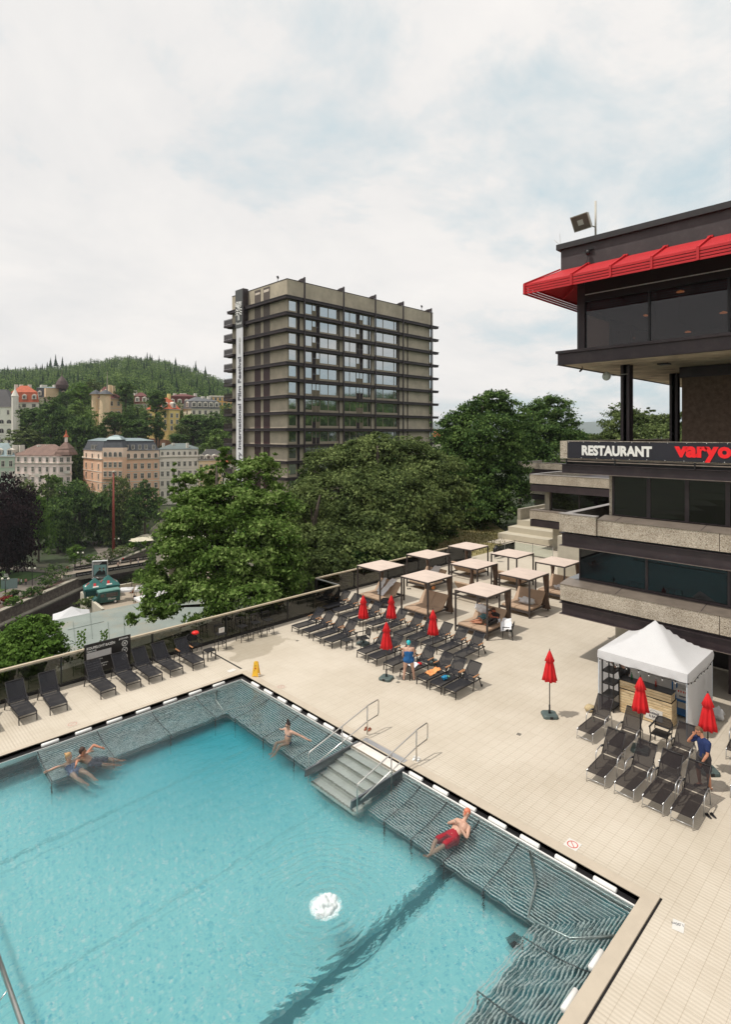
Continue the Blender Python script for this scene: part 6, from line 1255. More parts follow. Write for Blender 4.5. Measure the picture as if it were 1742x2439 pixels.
# dry lawn between deck and trees
lw_ = MB(); n = 18
lp = [PP(965, 1345, 0), PP(1190, 1318, 0), PP(1345, 1275, 0), PP(1190, 1250, 0), PP(1130, 1262, 0), PP(1010, 1292, 0)]
ls = [(39.5, 28.2), (46.7, 28.2), (46.7, 31.2), (51.8, 31.4), (60, 40), (52, 46), (44, 44), (38, 38), (33, 33), (30, 28.2)]
lw_.add([(x, y, .0 + (0 if y < 29 else .02)) for x, y in ls], [tuple(range(len(ls)))]); lwn = lw_.build('lawn', mat('dry_lawn', (.24, .20, .085), .95, 0, .25, 1.2, .8, 25, world=True, stain=(.10, .13, .04), ss=.35)); lwn.location.z = -.06; tag(lwn, kind='structure')
rs = np.random.RandomState(9); gxy = []
while len(gxy) < 5200:
    x, y = rs.uniform(31, 58), rs.uniform(28.4, 44)
    if y < 28.3 + (x - 30)*1.1 and y > 28.3 + max(0, (x - 46.7)*.95): gxy.append((x, y))
gxy = np.array(gxy); P0 = np.concatenate([gxy, np.zeros((len(gxy), 1)) - .04], 1); tt = rs.normal(size=P0.shape)*[1, 1, 0]; tt /= np.linalg.norm(tt, axis=1)[:, None]; ln = rs.uniform(.08, .22, (len(P0), 1))
co = np.stack([P0 - tt*.03, P0 + tt*.03, P0 + [0, 0, 1]*ln + tt*.02, P0 + [0, 0, 1]*ln - tt*.01], 1).reshape(-1, 3)
g_ = bpy.data.objects.new('grass', np_mesh('grass', co, np.arange(len(co)).reshape(-1, 4), foliage('dry_grass', [(.10, .11, .03), (.17, .15, .05), (.26, .21, .09)], 1, .2))); COL.objects.link(g_); tag(g_, 'short dry grass on the lawn beyond the daybeds', 'grass', kind='stuff')
# ---------------------------------------------------------------- valley floor: river, promenade, bridge
def rdq(mb, pts, z): # polygon given in (r, d)
    mb.add([tuple(RD(r, d, z)) for r, d in pts], [tuple(range(len(pts)))]); return mb
M_asph = mat('promenade_asphalt', (.17, .145, .12), .85, 0, .12, .4, .1, 10, world=True)
M_rstone = mat('river_wall_stone', (.16, .13, .11), .9, 0, .5, 1.6, .9, 3, world=True, stain=(.05, .04, .035), ss=1.2)
rv_ = MB(); rdq(rv_, [(-80, 40), (-53, 40), (-53, 200), (-68, 200), (-78.2, 112)], -29.6); tag(rv_.build('river', water_mat('river_water', (0, 0, 0), None, .5, .15, body=(.007, .005, .005))), kind='structure')
wl = MB()
def wallrd(mb, a, b_, w_, z0, z1):
    p, q = RD(*a), RD(*b_); t = (q - p).normalized(); n_ = Vector((-t.y, t.x, 0))*w_/2
    mb.loft([[p - n_ + Vector((0, 0, z0)), p + n_ + Vector((0, 0, z0)), p + n_ + Vector((0, 0, z1)), p - n_ + Vector((0, 0, z1))], [q - n_ + Vector((0, 0, z0)), q + n_ + Vector((0, 0, z0)), q + n_ + Vector((0, 0, z1)), q - n_ + Vector((0, 0, z1))]])
RW = [(-79, 60), (-78, 112), (-76, 132), (-74.7, 147), (-73.4, 167), (-70.8, 188), (-66, 204)]
e = empty('river_wall', RD(*RW[0]), 0, 'dark stone embankment wall along the far side of the river', 'wall')
w1 = MB(); w2 = MB()
for a, b_ in zip(RW[:-1], RW[1:]):
    wallrd(w1, a, b_, 1.0, -32, -27.0); wallrd(w2, a, b_, 1.3, -26.995, -26.75); wallrd(w2, (a[0] + 1.1, a[1]), (b_[0] + 1.1, b_[1]), 1.2, -32, -29.3)
for mb_, nm_, mm_ in ((w1, 'masonry', M_rstone), (w2, 'coping', M_conc)):
    mb_.v = [tuple(Vector(v) - e.location) for v in mb_.v]; mb_.build(nm_, mm_, e)
pr = MB(); rdq(pr, [(-88.5, 60), (-82, 60), (-80.8, 112), (-77.4, 150), (-75.0, 178), (-71.2, 205), (-80, 206), (-83, 180), (-85.5, 150), (-87.5, 112)], -26.96)
rdq(pr, [(-85.4, 152), (-85.4, 155.5), (-112, 163), (-112, 159)], -26.965); rdq(pr, [(-83.5, 176), (-83, 182), (-100, 215), (-106, 212)], -26.962)
tag(pr.build('promenade', M_asph), kind='structure')
ln_ = MB(); rdq(ln_, [(-87.7, 118), (-85.8, 151), (-111, 158), (-111, 122)], -26.975); tag(ln_.build('park_lawn', mat('park_grass', (.055, .115, .022), .95, 0, .25, .5, .3, 8, world=True)), kind='structure')
bd2 = MB(); rdq(bd2, [(-81.8, 60), (-79.4, 60), (-78.5, 112), (-76.0, 140), (-75.2, 152), (-77.2, 152), (-80.7, 112)], -26.97); tag(bd2.build('planting_bed', mat('bare_earth', (.10, .06, .045), .95, 0, .3, 1, .4, 5, world=True)), kind='structure')
# bridge
bz_ = -26.55
bg = empty('footbridge', (45, 156.5, bz_), 0, 'pale footbridge with black printed parapet banners crossing the dark river', 'bridge')
MB().box(0, 48, 0, 7.2, -.5, 0).build('deck', mat('bridge_paving', (.27, .225, .17), .8, 0, .1, .5, world=True), bg)
MB().box(-.2, 48, -.35, -.01, -.75, .12).box(6, 48, 7.21, 7.5, -.75, .12).build('edge_beam', M_conc, bg)
MB().box(9, 10.2, .5, 6.7, -5, -.51).box(30, 31.2, .5, 6.7, -5, -.51).build('pier', M_conc, bg)
for y, x0 in ((-.28, 3.0), (7.32, 5)):
    b2 = MB().box(x0, 48, y, y + .06, .13, 1.15).build('parapet_banner', mat('black_bridge_banner', (.012, .010, .012), .5), bg)
    t_ = 'Karlovy Vary International Film Festival    58   KVIFF   '*3
    text('banner_print', t_[:150], .42, (x0 + .3, y - .01, .45), (1, 0, 0), (0, 0, 1), M_wp, b2, 0.0, .002)
MB().box(0, 3.0, -.28, -.18, .13, 1.0).build('end_rail', M_alu, bg)
# near bank terrace (beer garden) and copper roof building
P1 = [PP(*p, -22) for p in [(194, 1420), (345, 1392), (520, 1352), (560, 1500), (245, 1462)]]
gt_ = MB(); gt_.prism([(p.x, p.y) for p in P1], -25, -22); tag(gt_.build('riverside_terrace', mat('terrace_paving', (.36, .30, .23), .85, 0, .12, .4, world=True)), kind='structure')
def lowwall(pts, label, z0, z1, w_, m_):
    e = empty('parapet_wall', pts[0], 0, label, 'wall'); mb = MB()
    for a, b_ in zip(pts[:-1], pts[1:]):
        p, q = Vector((a.x, a.y, 0)), Vector((b_.x, b_.y, 0)); t = (q - p).normalized(); n_ = Vector((-t.y, t.x, 0))*w_/2
        mb.loft([[p - n_ + Vector((0, 0, z0)), p + n_ + Vector((0, 0, z0)), p + n_ + Vector((0, 0, z1)), p - n_ + Vector((0, 0, z1))], [q - n_ + Vector((0, 0, z0)), q + n_ + Vector((0, 0, z0)), q + n_ + Vector((0, 0, z1)), q - n_ + Vector((0, 0, z1))]])
    mb.v = [tuple(Vector(v) - Vector(e.location)) for v in mb.v]; mb.build('masonry', m_, e); return e
P2 = [PP(*p, -22) for p in [(245, 1462), (194, 1420), (345, 1392), (400, 1372), (520, 1345)]]
lowwall(P2, 'pale parapet wall round the beer terrace above the river', -31, -21.1, .5, M_conc_l)
rb = [PP(*p, -18) for p in [(106, 1482), (330, 1436), (470, 1408), (560, 1500), (330, 1560), (120, 1640)]]
cb = empty('colonnade_building', rb[0], 0, 'low building with a pale green copper sheet roof below the fence', 'building')
def rel(mb, e): mb.v = [tuple(Vector(v) - Vector(e.location)) for v in mb.v]; return mb
M_copper = mat('green_copper_sheet', (.235, .27, .245), .6, .1, .12, .35, .15, 2, world=True, stain=(.30, .26, .19), ss=.16)
rel(MB().prism([(p.x, p.y) for p in rb], -18.5, -18), cb).build('roof', M_copper, cb)
c0_ = sum(rb, Vector())/6; rel(MB().prism([((p.x - c0_.x)*.97 + c0_.x, (p.y - c0_.y)*.97 + c0_.y) for p in rb], -24, -18.51), cb).build('walls', M_conc_l, cb)
sm_ = MB(); rs2 = random.Random(4)
def lerp2(a, b_, t): return a + (b_ - a)*t
for k in range(1, 11, 2):       # standing seams, two directions, broken
    a, b_ = lerp2(rb[0], rb[1], k/11), lerp2(rb[5], rb[4], k/11 + .02)
    t0 = rs2.uniform(0, .3); sm_.bar(lerp2(a, b_, t0) + Vector((0, 0, .05)), lerp2(a, b_, t0 + rs2.uniform(.35, .7)) + Vector((0, 0, .03)), .07, .06)
for k in (3, 6, 9):
    a, b_ = lerp2(rb[0], rb[5], k/12), lerp2(rb[1], rb[4], k/12)
    t0 = rs2.uniform(0, .4); sm_.bar(lerp2(a, b_, t0) + Vector((0, 0, .04)), lerp2(a, b_, t0 + rs2.uniform(.3, .6)) + Vector((0, 0, .03)), .06, .05)
rel(sm_, cb).build('roof_seams', mat('seam_dark_green', (.16, .19, .17), .7), cb)  # seams in a darker green than the roof sheet
def popup(px, py, z, w_, l_, rz, label, m_, hgt=2.1, peak=1.2, walls=False, grp=None, logo=False):
    p = PP(px, py, z); e = empty('pavilion_tent', p, rz, label, 'tent', grp); mb = MB()
    c = [(-w_/2, -l_/2), (w_/2, -l_/2), (w_/2, l_/2), (-w_/2, l_/2)]
    for i in range(4):
        a, b_ = c[i], c[(i + 1) % 4]; m1 = lambda q, t: (q[0]*(1 - t), q[1]*(1 - t), hgt + peak*(t**1.3)); 
        mb.add([m1(a, 0), m1(b_, 0), m1(b_, .5), m1(a, .5), (0, 0, hgt + peak)], [(0, 1, 2, 3), (3, 2, 4)]); mb.add([(a[0], a[1], hgt), (b_[0], b_[1], hgt), (b_[0]*1.01, b_[1]*1.01, hgt - .35), (a[0]*1.01, a[1]*1.01, hgt - .35)], [(0, 3, 2, 1)])
    mb.build('roof', m_, e)
    for x, y in c: MB().box(x*.97 - .04, x*.97 + .04, y*.97 - .04, y*.97 + .04, 0, hgt).build('leg', M_alu, e)
    if walls: MB().box(-w_*.49, w_*.49, -l_*.49, l_*.49, .02, hgt - .36).build('side_walls', mat('dark_teal_cloth', (.006, .055, .055), .8, 0, .2), e)
    if logo:
        for s_ in range(4):
            g2 = MB(); an = s_*math.pi/2
            def onr(u, v): # u across, v up
                x, y, z_ = u, -l_/2*(1 - v), hgt + peak*(v**1.15) + .04; return (x*math.cos(an) - y*math.sin(an), x*math.sin(an) + y*math.cos(an), z_)
            g2.add([onr(-.35, .22), onr(.1, .22), onr(.15, .5), onr(-.3, .5)], [(0, 1, 2, 3)]); g2.mi(1); g2.add([onr(-.5, .10), onr(.55, .12), onr(.5, .24), onr(-.5, .22)], [(0, 1, 2, 3)]); g2.build('brand_mark', [M_redmetal, M_dw], e)
    return e
M_teal = mat('teal_canvas', (.012, .115, .105), .7, 0, .12); ga = AZ - R(90)
gt2 = 'green branded tents by the river'
popup(225, 1424, -22, 3.9, 3.9, ga + .55, 'teal green pavilion tent nearest the river corner', M_teal, 2.3, 1.7, True, gt2, True)
popup(257, 1417, -22, 3.9, 3.9, ga + .55, 'teal green pavilion tent behind the green van', M_teal, 2.3, 1.8, True, gt2, True)
popup(170, 1500, -21.5, 5.4, 5.4, ga + .5, 'white tent roof behind the copper roof edge at left', M_tent, 2.2, 1.6, True); popup(300, 1428, -22, 2.4, 2.4, ga + .2, 'small square white parasol tent beside the van', M_tent, 2.1, .35)
for k, (px, py) in enumerate(((345, 1425), (372, 1440), (350, 1452))): popup(px, py, -22, 3.6, 3.6, ga + .3 + k, 'white tent half hidden by the maple, ' + ORD[k] + ' from the river side', M_tent, 2.2, .8, False, 'white tents on the beer terrace')
# van
M_vg = mat('dark_green_paint', (.008, .075, .065), .35, 0, .08); M_vt = mat('pale_green_roof', (.10, .25, .21), .45, 0, .1)
vp = PP(252, 1437, -22); vn = empty('food_van', vp, ga + R(38), 'dark green vintage food van with pale green roof on the beer terrace', 'van'); vn.scale = (1.0, 1.0, 1.0)
bdv = MB(); sec = lambda x, h, w_: [(x, -w_, .45), (x, w_, .45), (x, w_*1.0, h*.85), (x, w_*.86, h), (x, -w_*.86, h), (x, -w_*1.0, h*.85)]
bdv.loft([sec(2.35, 2.45, .98), sec(-1.0, 2.45, .98), sec(-1.45, 2.35, .95), sec(-1.75, 1.55, .85), sec(-2.3, 1.30, .70), sec(-2.45, 1.0, .62)]); bdv.build('body', M_vg, vn, bevel=.04)
rf2 = MB(); rf2.loft([[(x, -w_, h - .02), (x, w_, h - .02), (x, w_*.8, h + .18), (x, -w_*.8, h + .18)] for x, h, w_ in ((2.38, 2.46, .96), (-1.0, 2.46, .96), (-1.5, 2.38, .9))]); rf2.build('roof', M_vt, vn, bevel=.03)
for x in (-1.6, 1.45):
    for y in (-.9, .9): wv = MB().lathe([(.0, -.1), (.34, -.1), (.34, .1), (0, .1)], 16); wv.v = [(v[0] + x, v[2] + y, v[1] + .36) for v in wv.v]; w_ = wv.build('wheel', M_black, vn); hv = MB().lathe([(0, -.115), (.2, -.115), (.2, .115), (0, .115)], 12); hv.v = [(v[0] + x, v[2] + y, v[1] + .36) for v in hv.v]; hv.build('hub_cap', M_white, w_)
MB().box(-1.74, -1.50, -.72, .72, 1.62, 2.20).build('windscreen', M_dglass, vn); MB().box(-1.2, -.5, -.995, -.98, 1.5, 2.1).build('side_window', M_dglass, vn); MB().box(-.2, 1.9, -1.0, -.985, 1.35, 2.15).build('serving_hatch', M_dglass, vn)
for y in (-.48, .48): MB().blob((-2.42, y, .98), (.06, .12, .12), 2, 0).build('headlight', M_white, vn, True)
text('lettering', 'Pilsner', .55, (.1, -1.01, .85), (1, 0, 0), (0, 0, 1), M_dw, vn, .01, .004)
MB().box(-2.5, -2.44, -.7, .7, .45, .58).build('bumper', M_white, vn)
# poster frame on scaffold
pp_ = PP(238, 1408, -22.6); bb = empty('poster_stand', pp_, ga + R(14), 'tall scaffold stand with a film poster of two people beside the green tents', 'billboard')
zt = 6.4; zb_ = 3.2
MB().box(-1.5, 1.45, -.5, .5, zb_, zt).build('poster_box', mat('pale_grey_panel', (.5, .5, .49), .7), bb)
pz = MB(); pz.box(-1.2, 1.42, -.54, -.505, zb_ + .1, zt - .1); po = pz.build('poster', M_ib, bb); MB().box(-1.1, 1.32, -.56, -.545, zb_ + .25, zt - .75).build('picture', mat('pale_teal_print', (.20, .36, .35), .7), po)
fg_ = MB(); fg_.add([(-.95, -.57, zb_ + .3), (.6, -.57, zb_ + .3), (.4, -.57, zb_ + 1.15), (0.05, -.57, zb_ + 1.35), (-.4, -.57, zb_ + 1.1)], [(0, 1, 2, 3, 4)]); fg_.add([(.4, -.571, zb_ + .3), (1.2, -.571, zb_ + .3), (1.1, -.571, zb_ + 1.1), (.75, -.571, zb_ + 1.35), (.5, -.571, zb_ + 1.1)], [(0, 1, 2, 3, 4)]); fg_.mi(1)
for cx_ in (.05, .78): fg_.blob((cx_, -.575, zb_ + 1.58), (.17, .01, .23), 2, 0)
fg_.mi(0)
for cx_ in (.05, .78): fg_.blob((cx_, -.585, zb_ + 1.76), (.18, .01, .12), 2, 0)
fg_.build('portrait', [M_ib, mat('skin_print', (.40, .24, .17), .7)], po)
lp_ = MB(); [lp_.box(-1.3, .4 - .2*k, -.575, -.56, zt - .35 - .18*k, zt - .27 - .18*k) for k in range(3)]; lp_.build('poster_text', M_wp, po)
sc_ = MB()
for x in (-1.5, 1.5):
    for y in (-.8, .8): sc_.tube([(x*.85, y, 0), (x*.8, y*.5, zb_)], .05, 5)
    sc_.tube([(x, -.8, .5), (x, .8, 3)], .04, 5)
for z in (1.0, 2, 3.0): sc_.tube([(-1.5, -.8, z), (1.5, -.8, z)], .05, 5).tube([(-1.5, .8, z), (1.5, .8, z)], .05, 5)
sc_.tube([(-1.5, -.8, .2), (1.5, -.8, 3)], .04, 5).tube([(1.5, -.8, .2), (-1.5, -.8, 3)], .04, 5); sc_.build('scaffold', M_alu, bb, True)
# white bracket-like terraces of the festival building right of the river
e = empty('concrete_balconies', DD(400, 1290, 118), 0, 'pale projecting concrete balconies half hidden by the maple', 'building', None)
mb = MB()
for py in (1282, 1328):
    p = DD(378, py, 118); q = DD(415, py + 12, 100); mb.loft([[p + Vector((0, 0, -.6)), p + rv*14 + Vector((0, 0, -.6)), p + rv*14 + Vector((0, 0, .6)), p + Vector((0, 0, .6))], [q + Vector((0, 0, -.6)), q + rv*14 + Vector((0, 0, -.6)), q + rv*14 + Vector((0, 0, .6)), q + Vector((0, 0, .6))]])
rel(mb, e).build('balcony', M_conc_l, e); mb = MB(); p = DD(402, 1300, 112); mb.box(p.x, p.x + 6, p.y, p.y + 6, -26, p.z); rel(mb, e).build('core', M_conc, e)
# stairs and grey wall at the end of the promenade
e = empty('retaining_wall', RD(-78, 205, -27), 0, 'pale retaining wall with a round opening and stairs above the promenade', 'wall')
mb = MB(); a_, b_ = DD(342, 1252, 208), DD(425, 1238, 214); mb.loft([[Vector((a_.x, a_.y, -27)), Vector((a_.x, a_.y, 10.5 - (1222-1033)/F*208)), Vector((a_.x, a_.y, 10.5 - (1222-1033)/F*208)) + fw*2, Vector((a_.x, a_.y, -27)) + fw*2], [Vector((b_.x, b_.y, -27)), Vector((b_.x, b_.y, 10.5 - (1214-1033)/F*214)), Vector((b_.x, b_.y, 10.5 - (1214-1033)/F*214)) + fw*2, Vector((b_.x, b_.y, -27)) + fw*2]]); rel(mb, e).build('wall_face', mat('weathered_render', (.42, .41, .37), .9, 0, .2, .3, world=True, stain=(.2, .2, .18), ss=.3), e)
mb = MB(); p = DD(357, 1240, 207.6); mb.blob(tuple(p), (.5, .5, .5), 2, 0); rel(mb, e).build('round_opening', M_black, e)
mb = MB(); 
for k in range(14):
    t = k/14; p = DD(366 + 28*t, 1262 - 26*t, 200 + 6*t); mb.box(p.x - 1.6, p.x + 1.6, p.y - .3, p.y + .3, -27.5, p.z)
rel(mb, e).build('stairs', M_conc, e)
# street lamps, red mast, cafe parasols
def lamp(px, py, label):
    p = PP(px, py, -27); e = empty('street_lamp', p, ga, label, 'street lamp', 'twin globe lamps on the promenade')
    MB().tube([(0, 0, 0), (0, 0, 4.0)], .07, 6).tube([(-.7, 0, 4.1), (0, 0, 3.95), (.7, 0, 4.1)], .05, 6).build('pole', M_black, e, True)
    for x in (-.7, .7): MB().blob((x, 0, 4.35), .28, 2, 0).build('globe', mat('milk_glass_globe', (.8, .78, .66), .3), e, True)
lamp(76, 1396, 'twin globe street lamp nearest, at the left of the promenade'); lamp(191, 1354, 'twin globe street lamp by the end of the bridge'); lamp(277, 1316, 'twin globe street lamp beside the red mast'); lamp(359, 1258, 'twin globe street lamp at the foot of the grey stairs'); lamp(12, 1424, 'twin globe street lamp at the left frame edge')
p = PP(270, 1316, -27); e = empty('red_mast', p, 0, 'tall thin rust red mast standing beside the promenade', 'mast'); MB().tube([(0, 0, 0), (0, 0, 25.3)], [.50, .22], 8).build('pole', mat('rust_red_paint', (.26, .045, .028), .6, 0, .15), e, True); MB().blob((0, 0, 25.5), (.45, .45, .35), 2, 0).build('lamp_head', M_conc_l, e)
for k, (px, py, w_) in enumerate(((348, 1296, 5.5), (338, 1304, 6.5), (330, 1306, 4.5))):
    p = PP(px, py, -27); e = empty('cafe_parasol', p, ga + k*.5, 'cream cafe parasol at the end of the promenade, ' + ['rear one', 'largest one', 'left one'][k], 'parasol', 'cream cafe parasols')
    MB().tube([(0, 0, 0), (0, 0, 3.4)], .05, 6).build('pole', M_alu, e); c = w_/2; MB().add([(-c, -c, 2.6), (c, -c, 2.6), (c, c, 2.6), (-c, c, 2.6), (0, 0, 3.5)], [(0, 1, 4), (1, 2, 4), (2, 3, 4), (3, 0, 4)]).build('canopy', mat('cream_canvas', (.62, .57, .44), .8), e)
for k, (px, py, s_, m_, lb) in enumerate(((30, 1423, 1.4, F_mid, 'low bush on the embankment at the left edge'), (75, 1392+30, 1.8, F_dark, 'dark bush above the embankment wall near the first lamp'), (112, 1400, 2.3, F_dark, 'rounded dark bush above the embankment'), (130, 1385, 3.4, F_dark, 'large dark bush at the bend of the embankment wall'), (32, 1442, 1.5, F_light, 'bright green bush on the bare bed at left'), (14, 1436, 1.2, foliage('reddish_flowers', [(.2, .03, .03), (.28, .05, .04), (.12, .12, .03)], 1, .1), 'reddish flowering bush at the left edge'), (215, 1345, 2.2, F_light, 'light green bush between lamp and bridge'),
      (262, 1335, 2.6, F_mid, 'long hedge bush right of the billboard top'), (290, 1326, 2.6, F_mid, 'hedge bush in the middle of the row beyond the bridge'), (320, 1313, 2.6, F_dark, 'hedge bush nearest the cafe'), (350, 1300, 2.8, F_dark, 'hedge bush at the foot of the cafe parasols'), (210, 1452, 1.9, F_mid, 'olive bush beside the pale terrace wall'))):
    z = -27 if k != 11 else -23; b = PP(px, py, z); tree('bush', lb, b, [(-s_*.5, 0, s_*.5, s_*.7, s_*.7, s_*.6), (s_*.5, .2, s_*.5, s_*.7, s_*.7, s_*.55), (0, -.3, s_*.8, s_*.6, s_*.6, s_*.5)], 900, .38, m_, 60 + k, .08, 'bushes along the embankment', 18, 'bush')
p = PP(313, 1412, -22); e = empty('potted_palm', p, 0, 'palm in a round terracotta pot on the beer terrace', 'potted plant'); MB().lathe([(.35, 0), (.5, .7), (.45, .75), (0, .7)], 14).build('pot', mat('terracotta', (.36, .13, .06), .8), e, True)
MB().tube([(0, 0, .6), (.05, 0, 2.2)], .08, 6).build('stem', M_bark, e); m = MB()
for k in range(14):
    a = k*.9; m.loft([[(0, 0, 2.2), (.05, .05, 2.2), (.0, .08, 2.2)], [(.7*math.cos(a), .7*math.sin(a), 2.8), (.7*math.cos(a+.2), .7*math.sin(a+.2), 2.85), (.75*math.cos(a+.1), .75*math.sin(a+.1), 2.75)], [(1.5*math.cos(a), 1.5*math.sin(a), 2.2), (1.5*math.cos(a+.05), 1.5*math.sin(a+.05), 2.2), (1.5*math.cos(a+.02), 1.5*math.sin(a+.02), 2.15)]])
m.build('fronds', F_mid, e)
# ---------------------------------------------------------------- town
def plaster(name, c): c = tuple(min(.86, x*1.42) for x in c); return mat('plaster_' + name, c, .9, 0, .10, .15, .1, 4, world=True, stain=tuple(x*.82 for x in c), ss=.12)
M_wfr = mat('white_window_frame', (.66, .62, .54), .6); M_wgl = mat('dark_town_window', (.035, .035, .035), .15)
M_slate = mat('slate_roof', (.060, .065, .075), .7, 0, .2, .8, world=True); M_zinc = mat('zinc_roof', (.20, .26, .27), .5, .2, .12, .3, world=True)
M_rbrown = mat('brown_tile_roof', (.20, .125, .10), .85, 0, .2, .6, .4, 6, world=True); M_rred = mat('orange_tile_roof', (.42, .095, .040), .8, 0, .2, .8, world=True); M_rdark = mat('dark_red_roof', (.12, .032, .028), .8, 0, .2, .8, world=True)
WIN = {}
def window_mesh(w_, h_, style):
    k = (round(w_, 1), round(h_, 1), style)
    if k in WIN: return WIN[k]
    m = MB()   # local: x across, y outward (negative = towards viewer), z up from centre
    if style == 'arch':
        n = 8; prof = [(-w_/2, -h_/2), (w_/2, -h_/2)] + [(w_/2*math.cos(math.pi*i/n), h_/2 - w_/2 + w_/2*math.sin(math.pi*i/n)) for i in range(n + 1)]
        m.add([(x*1.35, -.06, z*1.15) for x, z in prof], [tuple(range(len(prof)))]); m.mi(1); m.add([(x, -.10, z) for x, z in prof], [tuple(range(len(prof)))]); m.mi(0); m.box(-.05, .05, -.14, -.11, -h_/2, h_/2)
    else:
        m.box(-w_*.72, w_*.72, -.10, 0, -h_*.58, h_*.60); m.box(-w_*.85, w_*.85, -.22, -.001, h_*.60, h_*.68); m.box(-w_*.8, w_*.8, -.2, -.001, -h_*.64, -h_*.585)
        m.mi(1); m.box(-w_/2, w_/2, -.13, -.101, -h_/2, h_/2); m.mi(0); m.box(-.05, .05, -.16, -.131, -h_/2, h_/2); m.box(-w_/2, w_/2, -.16, -.131, h_*.12, h_*.17)
    me = bpy.data.meshes.new('window'); me.from_pydata(m.v, [], m.f); me.materials.append(M_wfr); me.materials.append(M_wgl); me.polygons.foreach_set('material_index', m.m); me.update(); WIN[k] = me; return me
def house(label, pts, depth, y_base, y_eave, wall, rows, roof, bands=(), cat='town house', name='town_house', zb=None, balc=()):
    """pts: front corners (px, depth) left to right; rows: (py, w, h, style, spacing px); all heights as seen at the first point's depth"""
    d0 = pts[0][1]; z_e = Zat(y_eave, d0); z_b = Zat(y_base, d0) if zb is None else zb
    fr = [DD(px, CY, d) for px, d in pts]; fr = [Vector((p.x, p.y, 0)) for p in fr]; bk = [p*(1 + depth/p.length) for p in fr[::-1]]; poly = fr + bk
    e = empty(name, Vector((fr[0].x, fr[0].y, z_b)), 0, label, cat, 'houses of the spa town'); O = Vector(e.location)
    def lp(mb, nm, mm, sm=False): mb.v = [tuple(Vector(v) - O) for v in mb.v]; return mb.build(nm, mm, e, sm)
    cen = sum(poly, Vector())/len(poly)
    def ring(s_, z, grow=0.0):
        o = []
        for p in poly:
            q = cen + (p - cen)*s_
            if grow: q += (p - cen).normalized()*grow
            o.append((q.x, q.y, z))
        return o
    lp(MB().loft([ring(1, z_b - 3), ring(1, z_e)]), 'wall', wall)
    lp(MB().loft([ring(1, z_e - .35, .55), ring(1, z_e, .7)]), 'cornice', M_wfr)
    for py in bands:
        z = Zat(py, d0); lp(MB().loft([ring(1, z - .15, .22), ring(1, z + .12, .22)]), 'string_course', M_wfr)
    kind, mats_, ytop = roof[0], roof[1], roof[2]; zt = Zat(ytop, d0)
    if kind == 'mansard':
        zm = Zat(roof[3], d0); ins = roof[4] if len(roof) > 4 else .90
        lp(MB().loft([ring(1, z_e, .1), ring(ins, zm)]), 'roof', mats_[0]); lp(MB().loft([ring(ins, zm + .01, .2), ring(ins, zm + .2, .2), ring(.25, zt)]), 'upper_roof', mats_[1])
    elif kind == 'hip': lp(MB().loft([ring(1, z_e, .6), ring(roof[3] if len(roof) > 3 else .35, zt)]), 'roof', mats_[0])
    elif kind == 'attic':    # pale attic storey then low roof
        za_ = Zat(roof[3], d0); lp(MB().loft([ring(.995, z_e), ring(.995, za_)]), 'attic_wall', roof[4]); lp(MB().loft([ring(1, za_, .3), ring(.985, za_ + .3, .2), ring(.3, zt)]), 'roof', mats_[0])
    def put(p, dirv, me, z, nm='window'):
        o = bpy.data.objects.new(nm, me); COL.objects.link(o); o.parent = e; o.location = Vector((p.x, p.y, z)) - O; o.rotation_euler = (0, 0, math.atan2(dirv.y, dirv.x)); return o
    for (py, w_, h_, style, sp, *rest) in rows:
        z = Zat(py, d0); ins_ = rest[0] if rest else 1.0
        for i in range(len(fr) - 1):
            a, b_ = fr[i], fr[i+1]; ln_ = (b_ - a).length; pxs = abs(pts[i+1][0] - pts[i][0]); n = max(1, int(round(pxs/sp))); dv = (b_ - a).normalized()
            for k in range(n):
                px = pts[i][0] + (pts[i+1][0] - pts[i][0])*(k + .5)/n
                if px < -25: continue
                p = a.lerp(b_, (k + .5)/n) - fw*.03
                if ins_ != 1.0: p = cen + (p - cen)*ins_
                o = put(p, dv, window_mesh(w_, h_, 'arch' if style == 'arch' else 'rect'), z, 'dormer_window' if style == 'dormer' else 'window')
                if style == 'dormer':
                    mb = MB(); mb.loft([[(-w_*.95, y, -h_*.75), (w_*.95, y, -h_*.75), (w_*.95, y, h_*.7), (0, y, h_*1.15), (-w_*.95, y, h_*.7)] for y in (0.001, 2.6)]); mb.build('dormer', roof[5] if len(roof) > 5 and kind == 'mansard' and False else M_wfr, o)
    for (fa, fb, py) in balc:
        z = Zat(py, d0); a = fr[0].lerp(fr[-1], fa) ; b_ = fr[0].lerp(fr[-1], fb); lp(MB().bar(a - fw*.7 + Vector((0, 0, z)), b_ - fw*.7 + Vector((0, 0, z)), 1.4, .25).bar(a - fw*1.35 + Vector((0, 0, z + .6)), b_ - fw*1.35 + Vector((0, 0, z + .6)), .1, .9), 'balcony', M_wfr)
    return e, lp, cen, ring, z_e, zt
def chim(lp, px, py, d, h_=1.6, w_=1.1, m_=None):
    p = DD(px, py, d); lp(MB().box(p.x - w_/2, p.x + w_/2, p.y - w_/2, p.y + w_/2, p.z - h_ - 1.5, p.z), 'chimney', m_ or M_wfr)
pk = plaster('peach', (.58, .37, .25)); pw = plaster('white', (.58, .53, .46)); pp2 = plaster('pinkish', (.60, .50, .46)); py_ = plaster('cream_yellow', (.60, .48, .31)); pgn = plaster('mint', (.36, .43, .34)); pbg = plaster('beige', (.55, .42, .27)); pyl = plaster('yellow', (.58, .44, .17)); por = plaster('orange', (.62, .34, .10)); pat = plaster('pale_peach', (.66, .46, .36))
R4 = [(1107, .95, 1.75, 'r', 15.5), (1129, .95, 1.75, 'r', 15.5), (1152, .95, 1.75, 'r', 15.5), (1175, .95, 1.75, 'r', 15.5)]
